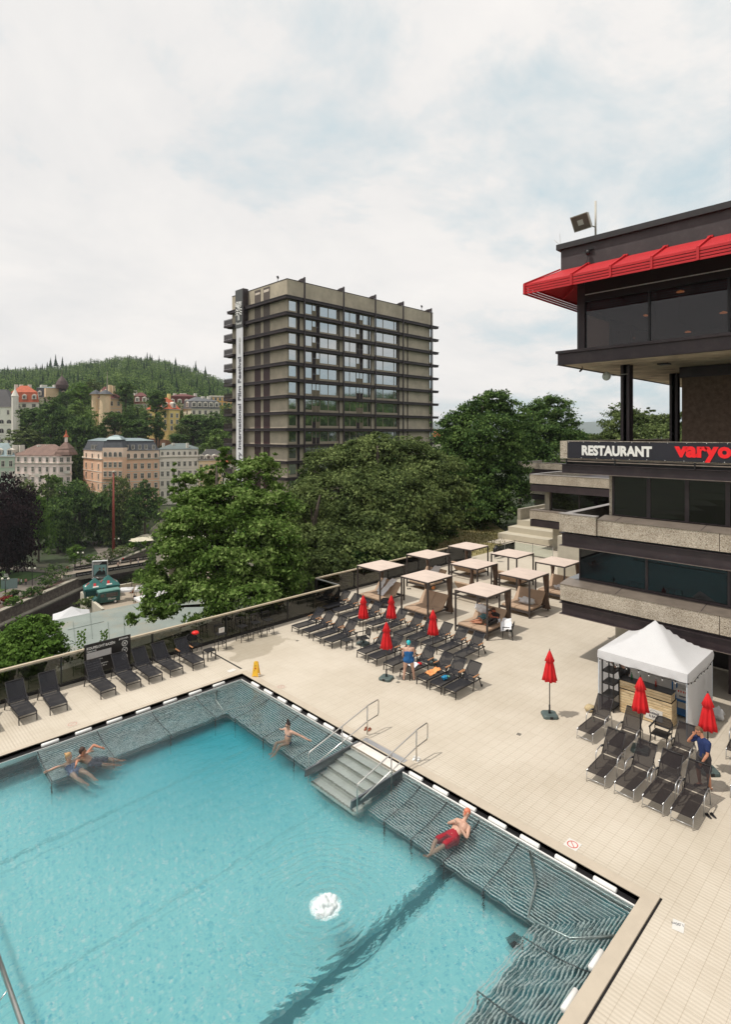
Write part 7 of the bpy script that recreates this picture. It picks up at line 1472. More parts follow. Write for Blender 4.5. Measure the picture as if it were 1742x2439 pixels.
# 1 peach corner palace
e, lp, cen, ring, ze, zt = house('large peach coloured corner house with grey mansard roof and roof turret', [(198, 231), (242, 215), (297, 218), (379, 225)], 16, 1222, 1089, pk, R4 + [(1083, .95, 1.7, 'arch', 15.5)], ('attic', [M_slate], 1057, 1071, pat), (1118, 1141, 1164), balc=((.55, .85, 1146), (.75, .95, 1168)))
mb = MB(); R0 = [Vector(v) for v in ring(.97, Zat(1071, 215))]; mb.loft([[(v.x, v.y, Zat(1071, 215)) for v in R0], [tuple(cen + (v - cen)*.88 + Vector((0, 0, 0)))[:2] + (Zat(1051, 215),) for v in R0]]); lp(mb, 'mansard_roof', M_slate)
mb = MB(); mb.loft([[tuple(cen + (v - cen)*.90)[:2] + (Zat(1051, 215) + .05,) for v in R0], [tuple(cen + (v - cen)*.55)[:2] + (Zat(1044, 215),) for v in R0]]); lp(mb, 'upper_roof', M_zinc)
t0 = DD(268, CY, 214.6); t0 = Vector((t0.x, t0.y, 0)); tv = [(-3.9, 0), (3.9, 0), (3.9, 6), (-3.9, 6)]; TW4 = lambda s_, z: [tuple(t0 + rv*(x*s_) + fw*(3 + (y - 3)*s_))[:2] + (z,) for x, y in tv]
lp(MB().loft([TW4(1, Zat(1089, 217)), TW4(1, Zat(1066, 217))]), 'turret_wall', pat)
for k in range(4):
    for zpy, st_ in ((1082, 'arch'), (1107, 'r'), (1129, 'r')):
        p = t0 + rv*(-2.8 + k*1.9) - fw*(.04 if st_ == 'arch' else .04); o = bpy.data.objects.new('window', window_mesh(.9, 1.7, 'arch' if st_ == 'arch' else 'rect')); COL.objects.link(o); o.parent = e; o.location = Vector((p.x, p.y, Zat(zpy, 215))) - Vector(e.location); o.rotation_euler = (0, 0, ga)
lp(MB().loft([TW4(1, Zat(1140, 217)), TW4(1, Zat(1089, 217) - .01)]), 'bay_wall', pk); lp(MB().loft([TW4(1.0, Zat(1066, 217)), TW4(.66, Zat(1047, 217))]), 'turret_roof', M_slate); lp(MB().loft([TW4(.82, Zat(1047, 217)), TW4(.50, Zat(1040, 217)), TW4(.12, Zat(1036, 217))]), 'turret_cap', M_zinc)
for k, px in enumerate((277, 304, 318, 334, 349, 367, 222, 230)):
    p = DD(px, 1065, 216.3 if k == 0 else 219 + (px - 297)*.07 if px > 290 else 222); o = bpy.data.objects.new('dormer_window', window_mesh(.8, 1.3, 'rect')); COL.objects.link(o); o.parent = e; o.location = p - Vector(e.location) - fw*.6; o.rotation_euler = (0, 0, ga)
# 2 white-grey house
e, lp, *_ = house('tall pale grey five storey house right of the peach one', [(379.5, 225.2), (472, 232)], 15, 1212, 1088, pw, [(1106, .85, 1.7, 'r', 14), (1129, .85, 1.7, 'r', 14), (1152, .85, 1.7, 'r', 14), (1176, .85, 1.9, 'arch', 14), (1080, .7, 1.3, 'arch', 14)], ('attic', [mat('grey_green_roof', (.13, .16, .155), .6, .1, .1, .4, world=True)], 1057, 1071, pw), (1117, 1140, 1164))
for px in (389, 412, 446): chim(lp, px, 1055, 231, 1.2, .9)
# 3 small cream house
e, lp, *_ = house('cream yellow house with dark roof and white dormers beside the tower', [(472.5, 232), (536, 238)], 14, 1215, 1096, py_, [(1112, .8, 1.6, 'r', 12), (1133, .8, 1.6, 'r', 12), (1155, .8, 1.6, 'r', 12), (1176, .8, 1.6, 'r', 12), (1090, 1.2, 1.1, 'dormer', 18)], ('hip', [mat('dark_grey_roof', (.10, .095, .09), .8, 0, .15, .5, world=True)], 1072, .45), (1122, 1144))
for px in (492, 500, 507): chim(lp, px, 1071, 240, 1.0, 1.0)
house('small house with bright red roof at the foot of the tower', [(530, 226), (560, 228)], 8, 1150, 1104, pw, [(1118, .8, 1.4, 'r', 12)], ('hip', [M_rred], 1083, .5))
# 4 pink-white house with turret roof
e, lp, *_ = house('long pinkish white house with brown roof and corner turret', [(35, 219), (138, 215), (170, 217)], 15, 1200, 1102, pp2, [(1117, .9, 1.7, 'r', 16), (1141, .9, 1.7, 'r', 16), (1163, .9, 1.7, 'r', 16), (1094, .9, 1.6, 'r', 16)], ('attic', [M_rbrown], 1059, 1085, pp2), (1130,), balc=((0, .28, 1134), (.40, .68, 1133), (.78, 1.0, 1126), (.78, 1.0, 1149)))
t0 = DD(147, CY, 215.5); t0 = Vector((t0.x, t0.y, 0)); TW4 = lambda s_, z: [tuple(t0 + rv*(x*s_) + fw*(3 + (y - 3)*s_))[:2] + (z,) for x, y in [(-2.8, 0), (2.8, 0), (2.8, 6), (-2.8, 6)]]
lp(MB().loft([TW4(1.05, Zat(1084, 215)), TW4(.95, Zat(1077, 215)), TW4(.72, Zat(1070, 215))]), 'turret_roof', M_rbrown); lp(MB().loft([TW4(.78, Zat(1069, 215)), TW4(.14, Zat(1053, 215))]), 'turret_roof', M_rbrown); lp(MB().loft([TW4(.14, Zat(1053, 215)), TW4(.14, Zat(1041, 215))]), 'lantern', pp2); lp(MB().loft([TW4(.26, Zat(1041, 215)), TW4(.10, Zat(1034, 215)), TW4(.01, Zat(1023, 215))]), 'spire', M_rred)
for px in (35, 51, 93, 98, 112, 117): chim(lp, px, 1060, 222, 1.3, 1.7)
# 5 mint house at the left edge
house('mint green house cut by the left frame edge', [(-40, 218), (34.5, 219)], 15, 1200, 1087, pgn, [(1105, 1.0, 2.0, 'r', 20), (1131, 1.0, 2.0, 'r', 20), (1160, 1.0, 2.0, 'r', 20), (1078, 1.1, 1.5, 'dormer', 22)], ('hip', [M_zinc], 1056, .6), (1113,))
# upper row
e, lp, *_ = house('tall white villa with dark steep roof and arched loggias at the left edge', [(-60, 288), (30, 290), (47, 296)], 16, 1062, 969, plaster('bright_white', (.64, .60, .52)), [(982, .9, 2.0, 'r', 20), (1004, 2.0, 1.9, 'arch', 17), (1026, 2.0, 2.2, 'arch', 17), (1050, 1.1, 2.0, 'arch', 17)], ('hip', [mat('dark_steep_roof', (.075, .07, .072), .8, 0, .15, .5, world=True)], 925, .35), (1012, 1036))
t0 = DD(35, CY, 287); mbx = MB(); mbx.loft([[(t0.x + 1.6*s_*math.cos(a*math.pi/4), t0.y + 1.6*s_*math.sin(a*math.pi/4), z) for a in range(8)] for s_, z in ((1, Zat(1030, 287)), (1, Zat(945, 287)), (1.15, Zat(944, 287)), (.35, Zat(930, 287)), (.02, Zat(920, 287)))]); lp(mbx, 'corner_turret', plaster('turret_white', (.55, .52, .46)))
e, lp, *_ = house('white house with vivid orange red mansard roof', [(22, 312), (92, 312)], 14, 1045, 958, pw, [(966, 1.8, 1.6, 'r', 23), (983, 1.8, 1.6, 'r', 23), (1000, 1.8, 1.6, 'r', 23), (946, 1.3, 1.6, 'dormer', 23)], ('mansard', [M_rred, M_rred], 917, 935, .9), ())
for px in (38, 50, 70): chim(lp, px, 916, 318, 1.6, 1.6)
e, lp, *_ = house('grey mansard villa with dark onion dome behind the trees', [(84, 335), (160, 335)], 14, 1020, 946, plaster('greyish', (.50, .47, .41)), [(953, 1.0, 1.6, 'r', 15), (937, 1.2, 1.6, 'dormer', 20)], ('mansard', [M_slate, M_zinc], 920, 924, .93), ())
lp(MB().lathe([(3.4, 0), (3.6, 2.2), (2.6, 4.6), (1.2, 6.4), (.3, 7.6), (.1, 11), (0, 11.2)], 12, tuple(DD(147, 926, 333))), 'dome', mat('oxide_dome', (.075, .045, .042), .7)); lp(MB().box(*(lambda p: (p.x - 3.5, p.x + 3.5, p.y - .6, p.y + 2, p.z, p.z + 5.2))(DD(123, 946, 333))), 'gable', pbg)
for px in (103, 133): chim(lp, px, 917, 340, 1.4, 3.2)
e, lp, *_ = house('beige castle-like villa with turrets and steep dark red gable', [(222, 300), (240, 292), (290, 300)], 14, 1042, 950, pbg, [(962, 1.0, 2.0, 'r', 16), (985, 1.0, 2.0, 'r', 16), (1012, 1.0, 2.0, 'r', 16)], ('hip', [M_rdark], 920, .12), (973,))
for (px, d, hh_, rr2) in ((228, 296, 12, 2.2), (251, 290, 11, 2.5)):
    p = DD(px, 1033, d); lp(MB().lathe([(rr2, 0), (rr2, Zat(942, d) - Zat(1030, d)), (rr2*1.5, Zat(940, d) - Zat(1030, d)), (rr2*.9, Zat(936, d) - Zat(1030, d)), (.05, Zat(927 if px > 240 else 936, d) - Zat(1030, d))], 10, (p.x, p.y, Zat(1030, d))), 'round_turret', pbg)
    lp(MB().lathe([(rr2*1.55, 0), (rr2*.9, 1.3), (.03, 2.6)], 10, (p.x, p.y, Zat(939.5, d))), 'turret_roof', M_slate)
lp(MB().loft([[tuple(DD(237, 950, 291)), tuple(DD(245, 950, 291)), tuple(DD(244, 935, 291)), tuple(DD(239, 928, 291)), tuple(DD(238, 935, 291))], [tuple(DD(237, 950, 291) + fw*1), tuple(DD(245, 950, 291) + fw), tuple(DD(244, 935, 291) + fw), tuple(DD(239, 928, 291) + fw), tuple(DD(238, 935, 291) + fw)]]), 'stepped_gable', pbg)
p = DD(255, 930, 291); o = MB().tube([(0, 0, 0), (0, 0, 9.8)], [.35, .08], 6).build('roof_mast', M_conc, None, loc=tuple(p)); tag(o, 'tall thin lattice mast on the castle-like villa', 'mast')
for px, py in ((262, 917), (270, 919)): chim(lp, px, py, 298, 3, 1.6, pbg)
e, lp, *_ = house('white house with small red mansard roof among dark trees', [(318, 332), (352, 330)], 12, 1030, 962, pw, [(968, 1.1, 1.6, 'r', 11), (985, 1.1, 1.6, 'r', 11), (952, 1.5, 1.6, 'dormer', 15)], ('mansard', [M_rdark, M_rdark], 934, 944, .9), ()); chim(lp, 322, 930, 335, 1.5, 1.6)
e, lp, *_ = house('yellow villa with red gabled roof in the middle of the hillside', [(350, 292), (402, 288), (428, 294)], 14, 1046, 975, pyl, [(990, 1.1, 1.8, 'r', 16), (1005, 1.1, 1.8, 'r', 16), (1020, 1.1, 1.8, 'r', 16), (966, 1.1, 1.6, 'dormer', 24)], ('hip', [M_rred], 946, .3), (), ); chim(lp, 402, 938, 296, 4, 1.4, pyl)
e, lp, *_ = house('pale house with long dark maroon roof behind the yellow villa', [(402, 328), (470, 332)], 12, 1020, 962, pat, [(972, 1.2, 1.8, 'r', 14), (956, 1.3, 1.5, 'dormer', 17)], ('mansard', [M_rdark, M_rdark], 937, 944, .94), ())
for px in (416, 432, 440, 465): chim(lp, px, 937, 336, 1.7, 1.5)
e, lp, *_ = house('cream mansion with grey mansard roof and small central gable', [(436, 303), (455, 297), (523, 303)], 14, 1015, 974, plaster('pale_cream', (.60, .56, .44)), [(983, 1.1, 1.8, 'r', 13), (998, 1.1, 1.8, 'r', 13), (965, 1.3, 1.6, 'dormer', 13)], ('mansard', [mat('grey_mansard', (.10, .105, .11), .7, 0, .15, .5, world=True), mat('grey_mansard', (.1, .1, .1))], 945, 957, .93), ())
for px in (483, 497): chim(lp, px, 944, 305, 1.8, 1.6)
e, lp, *_ = house('plain orange modern block beside the tower balconies', [(498, 340), (560, 344)], 14, 1010, 944, por, [(950, 1.2, 1.5, 'r', 10), (962, 1.2, 1.5, 'r', 10), (975, 1.2, 1.5, 'r', 10)], ('hip', [M_conc], 942, .98), ())
e, lp, *_ = house('distant pale house with red roof right of the tower', [(1030, 260), (1060, 262)], 10, 1060, 1040, pw, [(1048, 1.2, 1.6, 'r', 8)], ('hip', [M_rred], 1022, .5), ())
# wall under the yellow villa
mb = MB(); p, q = DD(340, 1042, 285), DD(415, 1050, 284); mb.loft([[p - Vector((0, 0, 6)), p, p + fw*2, p + fw*2 - Vector((0, 0, 6))], [q - Vector((0, 0, 6)), q, q + fw*2, q + fw*2 - Vector((0, 0, 6))]]); o = mb.build('garden_wall', plaster('terracotta', (.30, .16, .10))); tag(o, 'low terracotta garden wall below the yellow villa', 'wall')
# ---------------------------------------------------------------- hillside and park trees (shared crowns)
def proto(seed, fm, n, leaf, kind='round'):
    rr = random.Random(seed); lb = []
    if kind == 'round':
        for i in range(11):
            a = rr.uniform(0, 6.28); q = rr.uniform(.15, .62); z = rr.uniform(.55, 1.65); s_ = rr.uniform(.34, .5); q *= (1.15 - abs(z - 1.0)*.6); lb.append((q*math.cos(a), q*math.sin(a), z, s_, s_, s_*.85))
        lb.append((0, 0, 1.75, .34, .34, .3))
    else:
        for i in range(7):
            t = i/6; s_ = .62*(1 - t)**.8 + .10; lb.append((rr.uniform(-.05, .05), rr.uniform(-.05, .05), .3 + 1.6*t, s_, s_, .22))
    co, fq = leaf_cloud(lb, n, leaf, seed, 24, .25, spread=.20)
    cm_ = np_mesh('crown', co, fq, fm); mb = MB(); mb.tube([(0, 0, -5.0), (0, 0, -.6), (.02, .01, .6), (0, 0, 1.5)], [.09, .07, .055, .02], 6)
    for l in lb[:6]: mb.tube([(0, 0, .5), (l[0]*.6, l[1]*.6, l[2]*.85), l[:3]], [.03, .02, .008], 4)
    tm = bpy.data.meshes.new('trunk'); tm.from_pydata(mb.v, [], mb.f); tm.materials.append(M_bark); return cm_, tm
PR = {}
for k, (nm, fm) in enumerate((('mid', F_mid), ('dark', F_dark), ('light', F_light), ('maple', F_maple), ('purple', F_purple))):
    PR[nm] = [proto(100 + k*10 + j, fm, 4200, .105) for j in range(2)]
PR['conifer'] = [proto(200, F_conifer, 3000, .11, 'cone'), proto(201, F_conifer, 3000, .11, 'cone')]
PR['bigpurple'] = [proto(160, F_purple, 14000, .06)]; PR['bigdark'] = [proto(171, F_dark, 12000, .065), proto(172, F_mid, 12000, .065)]
tcount = [0]
def t_at(kind, px, py_top, py_bot, wpx, d, label, group='trees of the valley and hillside'):
    """crown spans py_top..py_bot; foot goes down to the terrain"""
    cm_, tm = PR[kind][tcount[0] % len(PR[kind])]; tcount[0] += 1
    zt_, zb_ = Zat(py_top, d), Zat(py_bot, d); s_ = (zt_ - zb_)/1.9; wx = wpx/F*d/1.75
    foot_ = zb_ - .12*s_; p = DD(px, CY, d); g = gz(px, d)
    e = empty('tree' if kind != 'conifer' else 'conifer', (p.x, p.y, foot_), random.Random(px*7 + py_top).uniform(0, 6.28), label, 'tree', group)
    a = bpy.data.objects.new('crown', cm_); COL.objects.link(a); a.parent = e; a.scale = (wx, wx, s_)
    b_ = bpy.data.objects.new('trunk', tm); COL.objects.link(b_); b_.parent = e; b_.scale = (wx, wx, s_)
    return e
TL_ = [  # kind, px, top, bottom, width, depth, label
 ('bigpurple', 18, 1138, 1392, 150, 150, 'huge dark copper beech at the left frame edge'), ('bigpurple', -38, 1160, 1430, 130, 140, 'dark copper beech half outside the left frame edge'),
 ('light', 92, 1185, 1330, 66, 165, 'light green tree right beside the copper beech'), ('mid', 62, 1148, 1290, 80, 185, 'grey green tree below the pinkish house, left one'), ('mid', 112, 1135, 1290, 86, 188, 'grey green tree below the pinkish house, right one'), ('light', 128, 1130, 1180, 40, 192, 'small pale tree directly in front of the pinkish house'),
 ('bigdark', 190, 1150, 1342, 118, 190, 'large dark park tree left of the red mast'), ('bigdark', 285, 1140, 1332, 106, 194, 'large park tree crossed by the red mast'), ('dark', 240, 1175, 1334, 86, 189, 'dark park tree between the two large ones'), ('dark', 345, 1148, 1262, 74, 192, 'dark tree below the peach house, right'), ('dark', 140, 1190, 1360, 92, 178, 'dark park tree behind the small lawn tree'),
 ('light', 178, 1298, 1345, 42, 158, 'small bright tree on the park lawn by the bridge end'), ('light', 380, 1183, 1206, 36, 206, 'round clipped green tree in front of the pale grey house'), ('dark', 315, 1190, 1312, 66, 192, 'dark park tree behind the cafe parasols'),
 ('mid', 470, 1170, 1250, 80, 150, 'tree behind the left spire of the maple'), ('dark', 440, 1210, 1300, 90, 140, 'dark tree beside the grey retaining wall'), ('dark', 372, 1320, 1400, 50, 128, 'dark tree at the right end of the bridge'), ('light', 335, 1355, 1400, 40, 112, 'small tree in front of the bridge by the terrace'),
 ('dark', 88, 972, 1040, 90, 262, 'dark tree right of the white villa'), ('dark', 120, 950, 1050, 80, 258, 'dark tree below the grey mansard villa'), ('mid', 60, 1018, 1070, 85, 248, 'green tree above the brown roof, left'), ('dark', 150, 975, 1090, 80, 250, 'dark tree above the turret spire'), ('dark', 190, 995, 1130, 75, 245, 'dark tree between pinkish and peach houses'), ('dark', 175, 1060, 1180, 50, 232, 'dark narrow tree in the gap between pinkish and peach houses'), ('light', 190, 913, 975, 62, 300, 'tall light green tree between the grey and the beige villas'), ('maple', 185, 955, 1020, 75, 275, 'fresh green tree below the tall light one'), ('maple', 212, 985, 1080, 55, 262, 'green tree left of the beige castle villa'), ('dark', 145, 935, 975, 45, 290, 'dark conifer-like tree below the onion dome'),
 ('dark', 272, 982, 1045, 60, 272, 'tree in front of the castle villa, left'), ('dark', 312, 972, 1055, 65, 268, 'tree in front of the castle villa, right'), ('dark', 300, 912, 975, 58, 300, 'dark pine crown beside the maroon gable'), ('dark', 345, 982, 1050, 60, 270, 'dark tree left of the yellow villa'), ('dark', 372, 932, 1000, 58, 282, 'tall dark tree in front of the yellow villa'), ('dark', 378, 985, 1060, 40, 272, 'dark lower tree before the yellow villa'), ('dark', 330, 1000, 1060, 60, 262, 'dark tree above the peach house roof'), ('dark', 240, 1010, 1060, 40, 262, 'dark small tree left above the peach roof'),
 ('dark', 460, 988, 1060, 90, 270, 'broad dark tree below the cream mansion, left'), ('dark', 505, 985, 1070, 80, 268, 'broad dark tree below the cream mansion, right'), ('maple', 520, 1022, 1090, 70, 252, 'green tree above the cream yellow house'), ('mid', 432, 1012, 1062, 55, 262, 'tree right below the yellow villa'), ('dark', 425, 1035, 1060, 60, 255, 'low dark tree behind the pale grey house roof'), ('mid', 545, 975, 1050, 60, 280, 'tree right beside the tower balconies'), ('mid', 220, 905, 950, 60, 330, 'tree at the forest edge left of the castle villa'), ('mid', 20, 985, 1000, 40, 330, 'tree peeking behind the white villa')]
for a in TL_: t_at(*a)
for (px, top, bot, w_, d, lb) in ((1085, 1070, 1130, 80, 95, 'dark tree right behind the tall trees, left'), (1240, 1010, 1120, 90, 96, 'tree between the two tall crowns at right'), (1395, 1034, 1085, 70, 100, 'low tree left of the first steel column'), (1660, 1000, 1070, 90, 110, 'tree behind the brown core wall')): t_at('bigdark', px, top, bot, w_, d, lb)
# forest on the hill: one mass
rs = np.random.RandomState(77); lob = []; lobc = []
for _ in range(5600):
    d = 300 + 560*rs.rand()**1.15; px = rs.uniform(-90, 660); r = (px - CX)/F*d; g = float(terr(r, d)); 
    s_ = rs.uniform(3.4, 7.0)
    p = RD(r, d, g + 8 + rs.uniform(0, 5))
    if rs.rand() < .30: lobc.append((p.x, p.y, p.z, s_*.55, s_*.55, 7.0)); lobc.append((p.x, p.y, p.z + 6, s_*.28, s_*.28, 4.5))
    else: lob.append((p.x, p.y, p.z, s_, s_, s_*1.15))
co, fq = leaf_cloud(lob, 330000, 1.05, 5, 12, .08, spread=.22); fo_ = bpy.data.objects.new('hill_forest', np_mesh('hill_forest', co, fq, F_wood)); COL.objects.link(fo_); tag(fo_, 'dense green deciduous forest covering the far hill', 'forest', kind='stuff')
rc = random.Random(12); mb = MB()
def spruce(p, h_, r_):
    for q in range(5):
        z0 = h_*(.12 + .17*q); rr3 = r_*(1 - q*.19); n = 7; v = [(p.x + rr3*rc.uniform(.65, 1.2)*math.cos(6.283*i_/n), p.y + rr3*rc.uniform(.65, 1.2)*math.sin(6.283*i_/n), p.z + z0 - rc.uniform(0, h_*.05)) for i_ in range(n)] + [(p.x + rc.uniform(-.2, .2), p.y, p.z + z0 + h_*.30)]
        mb.add(v, [(i_, (i_+1) % n, n) for i_ in range(n)])
for px, y_ in ((85, 862), (132, 846), (112, 856), (148, 852), (168, 852), (120, 853), (100, 866), (350, 836), (357, 839), (345, 845), (466, 860), (206, 856), (303, 842), (60, 872), (418, 846), (489, 869)):
    p = DD(px, y_, 812); h_ = rc.uniform(11, 18); spruce(p - Vector((0, 0, 17)), h_, h_*.21)
for l in lobc[::6]: spruce(Vector((l[0], l[1], l[2] - 9)), rc.uniform(14, 20), rc.uniform(2.6, 3.8))
fo_ = mb.build('hill_conifers', F_conifer); tag(fo_, 'dark spruces scattered through the forest on the far hill', 'forest', kind='stuff')
# low greenery filling the slope between the houses
lob = []
for _ in range(1500):
    d = rs.uniform(205, 330); px = rs.uniform(-80, 620); r = (px - CX)/F*d; g = float(terr(r, d)); s_ = rs.uniform(1.2, 2.4)
    if 208 < d < 245 and px < 545: continue
    lob.append(tuple(RD(r, d, g + s_*.3)) + (s_, s_, s_*.8))
for _ in range(500):
    d = rs.uniform(75, 190); r = rs.uniform(-50, 10); s_ = rs.uniform(1.2, 2.6); lob.append(tuple(RD(r, d, float(terr(r, d)) + s_*.3)) + (s_, s_, s_*.8))
lob = [l for l in lob if not (30 < l[0] < 66 and 76 < l[1] < 125 and l[2] < -15)]
co, fq = leaf_cloud(lob, 60000, .75, 8, 14, .1, spread=.25); fo_ = bpy.data.objects.new('undergrowth', np_mesh('undergrowth', co, fq, F_dark)); COL.objects.link(fo_); tag(fo_, 'low green undergrowth between the houses and below the terrace', 'undergrowth', kind='stuff')
# wooded slope opposite the tower, behind the viewer's right (seen mirrored in the tower windows)
lob = []
for _ in range(420):
    X, Y = rs.uniform(120, 330), rs.uniform(-160, -20); hz_ = 6 + 26*min(1, (X - 110)/120)*(.7 + .3*math.sin(X*.05)); s_ = rs.uniform(5, 8); lob.append((X, Y, hz_ - 6 + rs.uniform(0, 6), s_, s_, s_*1.3)); 
co, fq = leaf_cloud(lob, 40000, 2.0, 9, 12, .1, spread=.25); fo_ = bpy.data.objects.new('opposite_wood', np_mesh('opposite_wood', co, fq, F_dark)); COL.objects.link(fo_); tag(fo_, 'wooded slope mirrored in the lower tower windows', 'forest', kind='stuff')
# distant blue ridge
az_ = np.radians(np.linspace(-20, 40, 60)); co = []; 
for k, (d, h_) in enumerate(((5200, -40), (6000, 128), (7200, 60))):
    for i, a in enumerate(az_): p = RD(d*math.tan(a), d, h_*(1 + (.05*math.sin(i*.5) + .04*math.sin(i*1.7) if k == 1 else 0))); co.append(tuple(p))
n = len(az_); fq = np.array([(k*n+i, k*n+i+1, (k+1)*n+i+1, (k+1)*n+i) for k in range(2) for i in range(n-1)]); ro = bpy.data.objects.new('distant_hills', np_mesh('distant_hills', np.array(co), fq, mat('distant_wood', (.04, .07, .045), .95, 0, .2, .01, world=True), True)); COL.objects.link(ro); tag(ro, kind='structure')
# ---------------------------------------------------------------- people
def skin(name, c): return mat(name, c, .55, 0, .10, 6)
SK1 = skin('skin_pale', (.55, .33, .24)); SK2 = skin('skin_tan', (.50, .22, .13)); SK3 = skin('skin_red', (.58, .17, .09))
def caps_mesh(name, caps, m_, parent, vox=.011, smooth=3):
    mb = MB()
    for (a, b_, r0, r1) in caps:
        a, b_ = Vector(a), Vector(b_); L_ = (b_ - a).length
        mb.blob(a, r0, 2, 0); 
        if L_ > 1e-4: mb.blob(b_, r1, 2, 0); mb.tube([a, b_], [r0, r1], 12)
    o = mb.build(name, m_); md = o.modifiers.new('r', 'REMESH'); md.mode = 'VOXEL'; md.voxel_size = vox; md.use_smooth_shade = True
    s_ = o.modifiers.new('s', 'SMOOTH'); s_.iterations = smooth; s_.factor = .5
    me = bpy.data.meshes.new_from_object(o.evaluated_get(bpy.context.evaluated_depsgraph_get())); bpy.data.objects.remove(o)
    me.materials.clear(); me.materials.append(m_); n = bpy.data.objects.new(name, me); COL.objects.link(n); n.parent = parent; return n
def ln(a, b_, t): return Vector(a).lerp(Vector(b_), t)
def hand(el, wr, side, curl=.5, k=1.0):
    """palm and five fingers continuing the forearm"""
    el, wr = Vector(el), Vector(wr); d = (wr - el).normalized(); u = Vector(side); u = (u - d*u.dot(d)).normalized(); n_ = d.cross(u); c = []
    for j in range(4): c.append((wr + u*(.010 - .006*j)*k, wr + d*.085*k + u*(.030 - .020*j)*k, .015*k, .012*k))
    for j, l_ in enumerate((.070, .080, .074, .058)):
        p = wr + d*.088*k + u*(.031 - .0205*j)*k; q = p + (d*(1 - .3*curl) + n_*.6*curl)*l_*.5*k; r_ = q + (d*(.8 - .9*curl) + n_*1.0*curl)*l_*.45*k
        c += [(p, q, .0105*k, .0095*k), (q, r_, .0095*k, .0085*k)]
    p = wr + d*.025*k + u*.02*k; q = p + (d*.6 + u*.7)*.045*k; c += [(p, q, .013*k, .011*k), (q, q + (d*.9 + u*.2 + n_*.2)*.032*k, .011*k, .009*k)]
    return c
def person(label, J, sk, face, hair=None, hairlen=0, clothes=(), fat=1.0, k=1.0, vox=.011, hs=((0, 0, 1), (0, 0, 1)), curl=.4, group='people'):
    """J joints: head neck chest pelv shL shR elL elR wrL wrR hiL hiR knL knR anL anR toL toR (world). face = direction the face looks"""
    J = {a: Vector(b_) for a, b_ in J.items()}; base = Vector((J['pelv'].x, J['pelv'].y, min(v.z for v in J.values()))); e = empty('person', base, 0, label, 'person', group)
    J = {a: v - base for a, v in J.items()}; f = Vector(face).normalized(); up = (J['head'] - J['neck']).normalized(); f = (f - up*f.dot(up)).normalized(); sd_ = up.cross(f)
    H_ = J['head']; c = []
    c += [(H_ + up*.035*k, H_ + up*.035*k + f*.0, .092*k, .092*k), (H_ + up*.03*k + f*.02*k, H_ - up*.055*k + f*.035*k, .076*k, .052*k), (H_ - up*.02*k - f*.02*k, J['neck'], .058*k, .055*k)]
    c += [(H_ + up*.005*k + f*.092*k, H_ - up*.022*k + f*.108*k, .012*k, .016*k), (H_ - up*.085*k + f*.065*k, H_ - up*.085*k + f*.066*k, .026*k, .026*k), (H_ - up*.052*k + f*.085*k + sd_*.018*k, H_ - up*.052*k + f*.085*k - sd_*.018*k, .011*k, .011*k), (H_ + up*.03*k + f*.083*k + sd_*.03*k, H_ + up*.03*k + f*.083*k - sd_*.03*k, .014*k, .014*k)]
    for s_ in (-1, 1): c.append((H_ + sd_*s_*.088*k + up*.012*k, H_ + sd_*s_*.090*k - up*.02*k, .017*k, .012*k))
    ch, pv = J['chest'], J['pelv']; ws = ln(ch, pv, .55)
    tor = [(ln(ch, J['shL'], .45), ln(ws, J['hiL'], .35), .112*k*fat, .105*k*fat), (ln(ch, J['shR'], .45), ln(ws, J['hiR'], .35), .112*k*fat, .105*k*fat), (ch, ws, .125*k*fat, .118*k*fat), (ws, pv, .118*k*fat, .125*k*fat), (ws, J['hiL'], .105*k*fat, .112*k*fat), (ws, J['hiR'], .105*k*fat, .112*k*fat), (J['hiL'], J['hiR'], .115*k*fat, .115*k*fat), (ln(J['neck'], ch, .35), J['shL'], .062*k, .060*k), (ln(J['neck'], ch, .35), J['shR'], .062*k, .060*k), (J['neck'], ch, .055*k, .10*k)]
    c += tor; arms = []; legs = []
    for q in 'LR':
        arms += [(J['sh'+q], ln(J['sh'+q], J['el'+q], .35), .060*k, .052*k), (ln(J['sh'+q], J['el'+q], .35), J['el'+q], .052*k, .040*k), (J['el'+q], ln(J['el'+q], J['wr'+q], .3), .041*k, .043*k), (ln(J['el'+q], J['wr'+q], .3), J['wr'+q], .043*k, .027*k)] + hand(J['el'+q], J['wr'+q], hs[0 if q == 'L' else 1], curl, k)
        kn, an, to = J['kn'+q], J['an'+q], J['to'+q]
        legs += [(J['hi'+q], ln(J['hi'+q], kn, .4), .098*k*fat, .086*k*fat), (ln(J['hi'+q], kn, .4), kn, .086*k*fat, .058*k), (kn, ln(kn, an, .3), .057*k, .061*k), (ln(kn, an, .3), an, .061*k, .037*k), (an, ln(an, to, .5) , .036*k, .034*k), (ln(an, to, .5), to, .034*k, .026*k), (an, an + (an - to).normalized()*.04*k + (an - kn).normalized()*.03*k, .034*k, .03*k)]
    caps_mesh('body', c + arms + legs, sk, e, vox)
    for s_ in (-1, 1): pass
    ey = MB()
    for s_ in (-1, 1): ey.blob(H_ + f*.090*k + sd_*s_*.032*k + up*.006*k, (.012*k,)*3, 1, 0)
    ey.build('eyes', M_black, e, True)
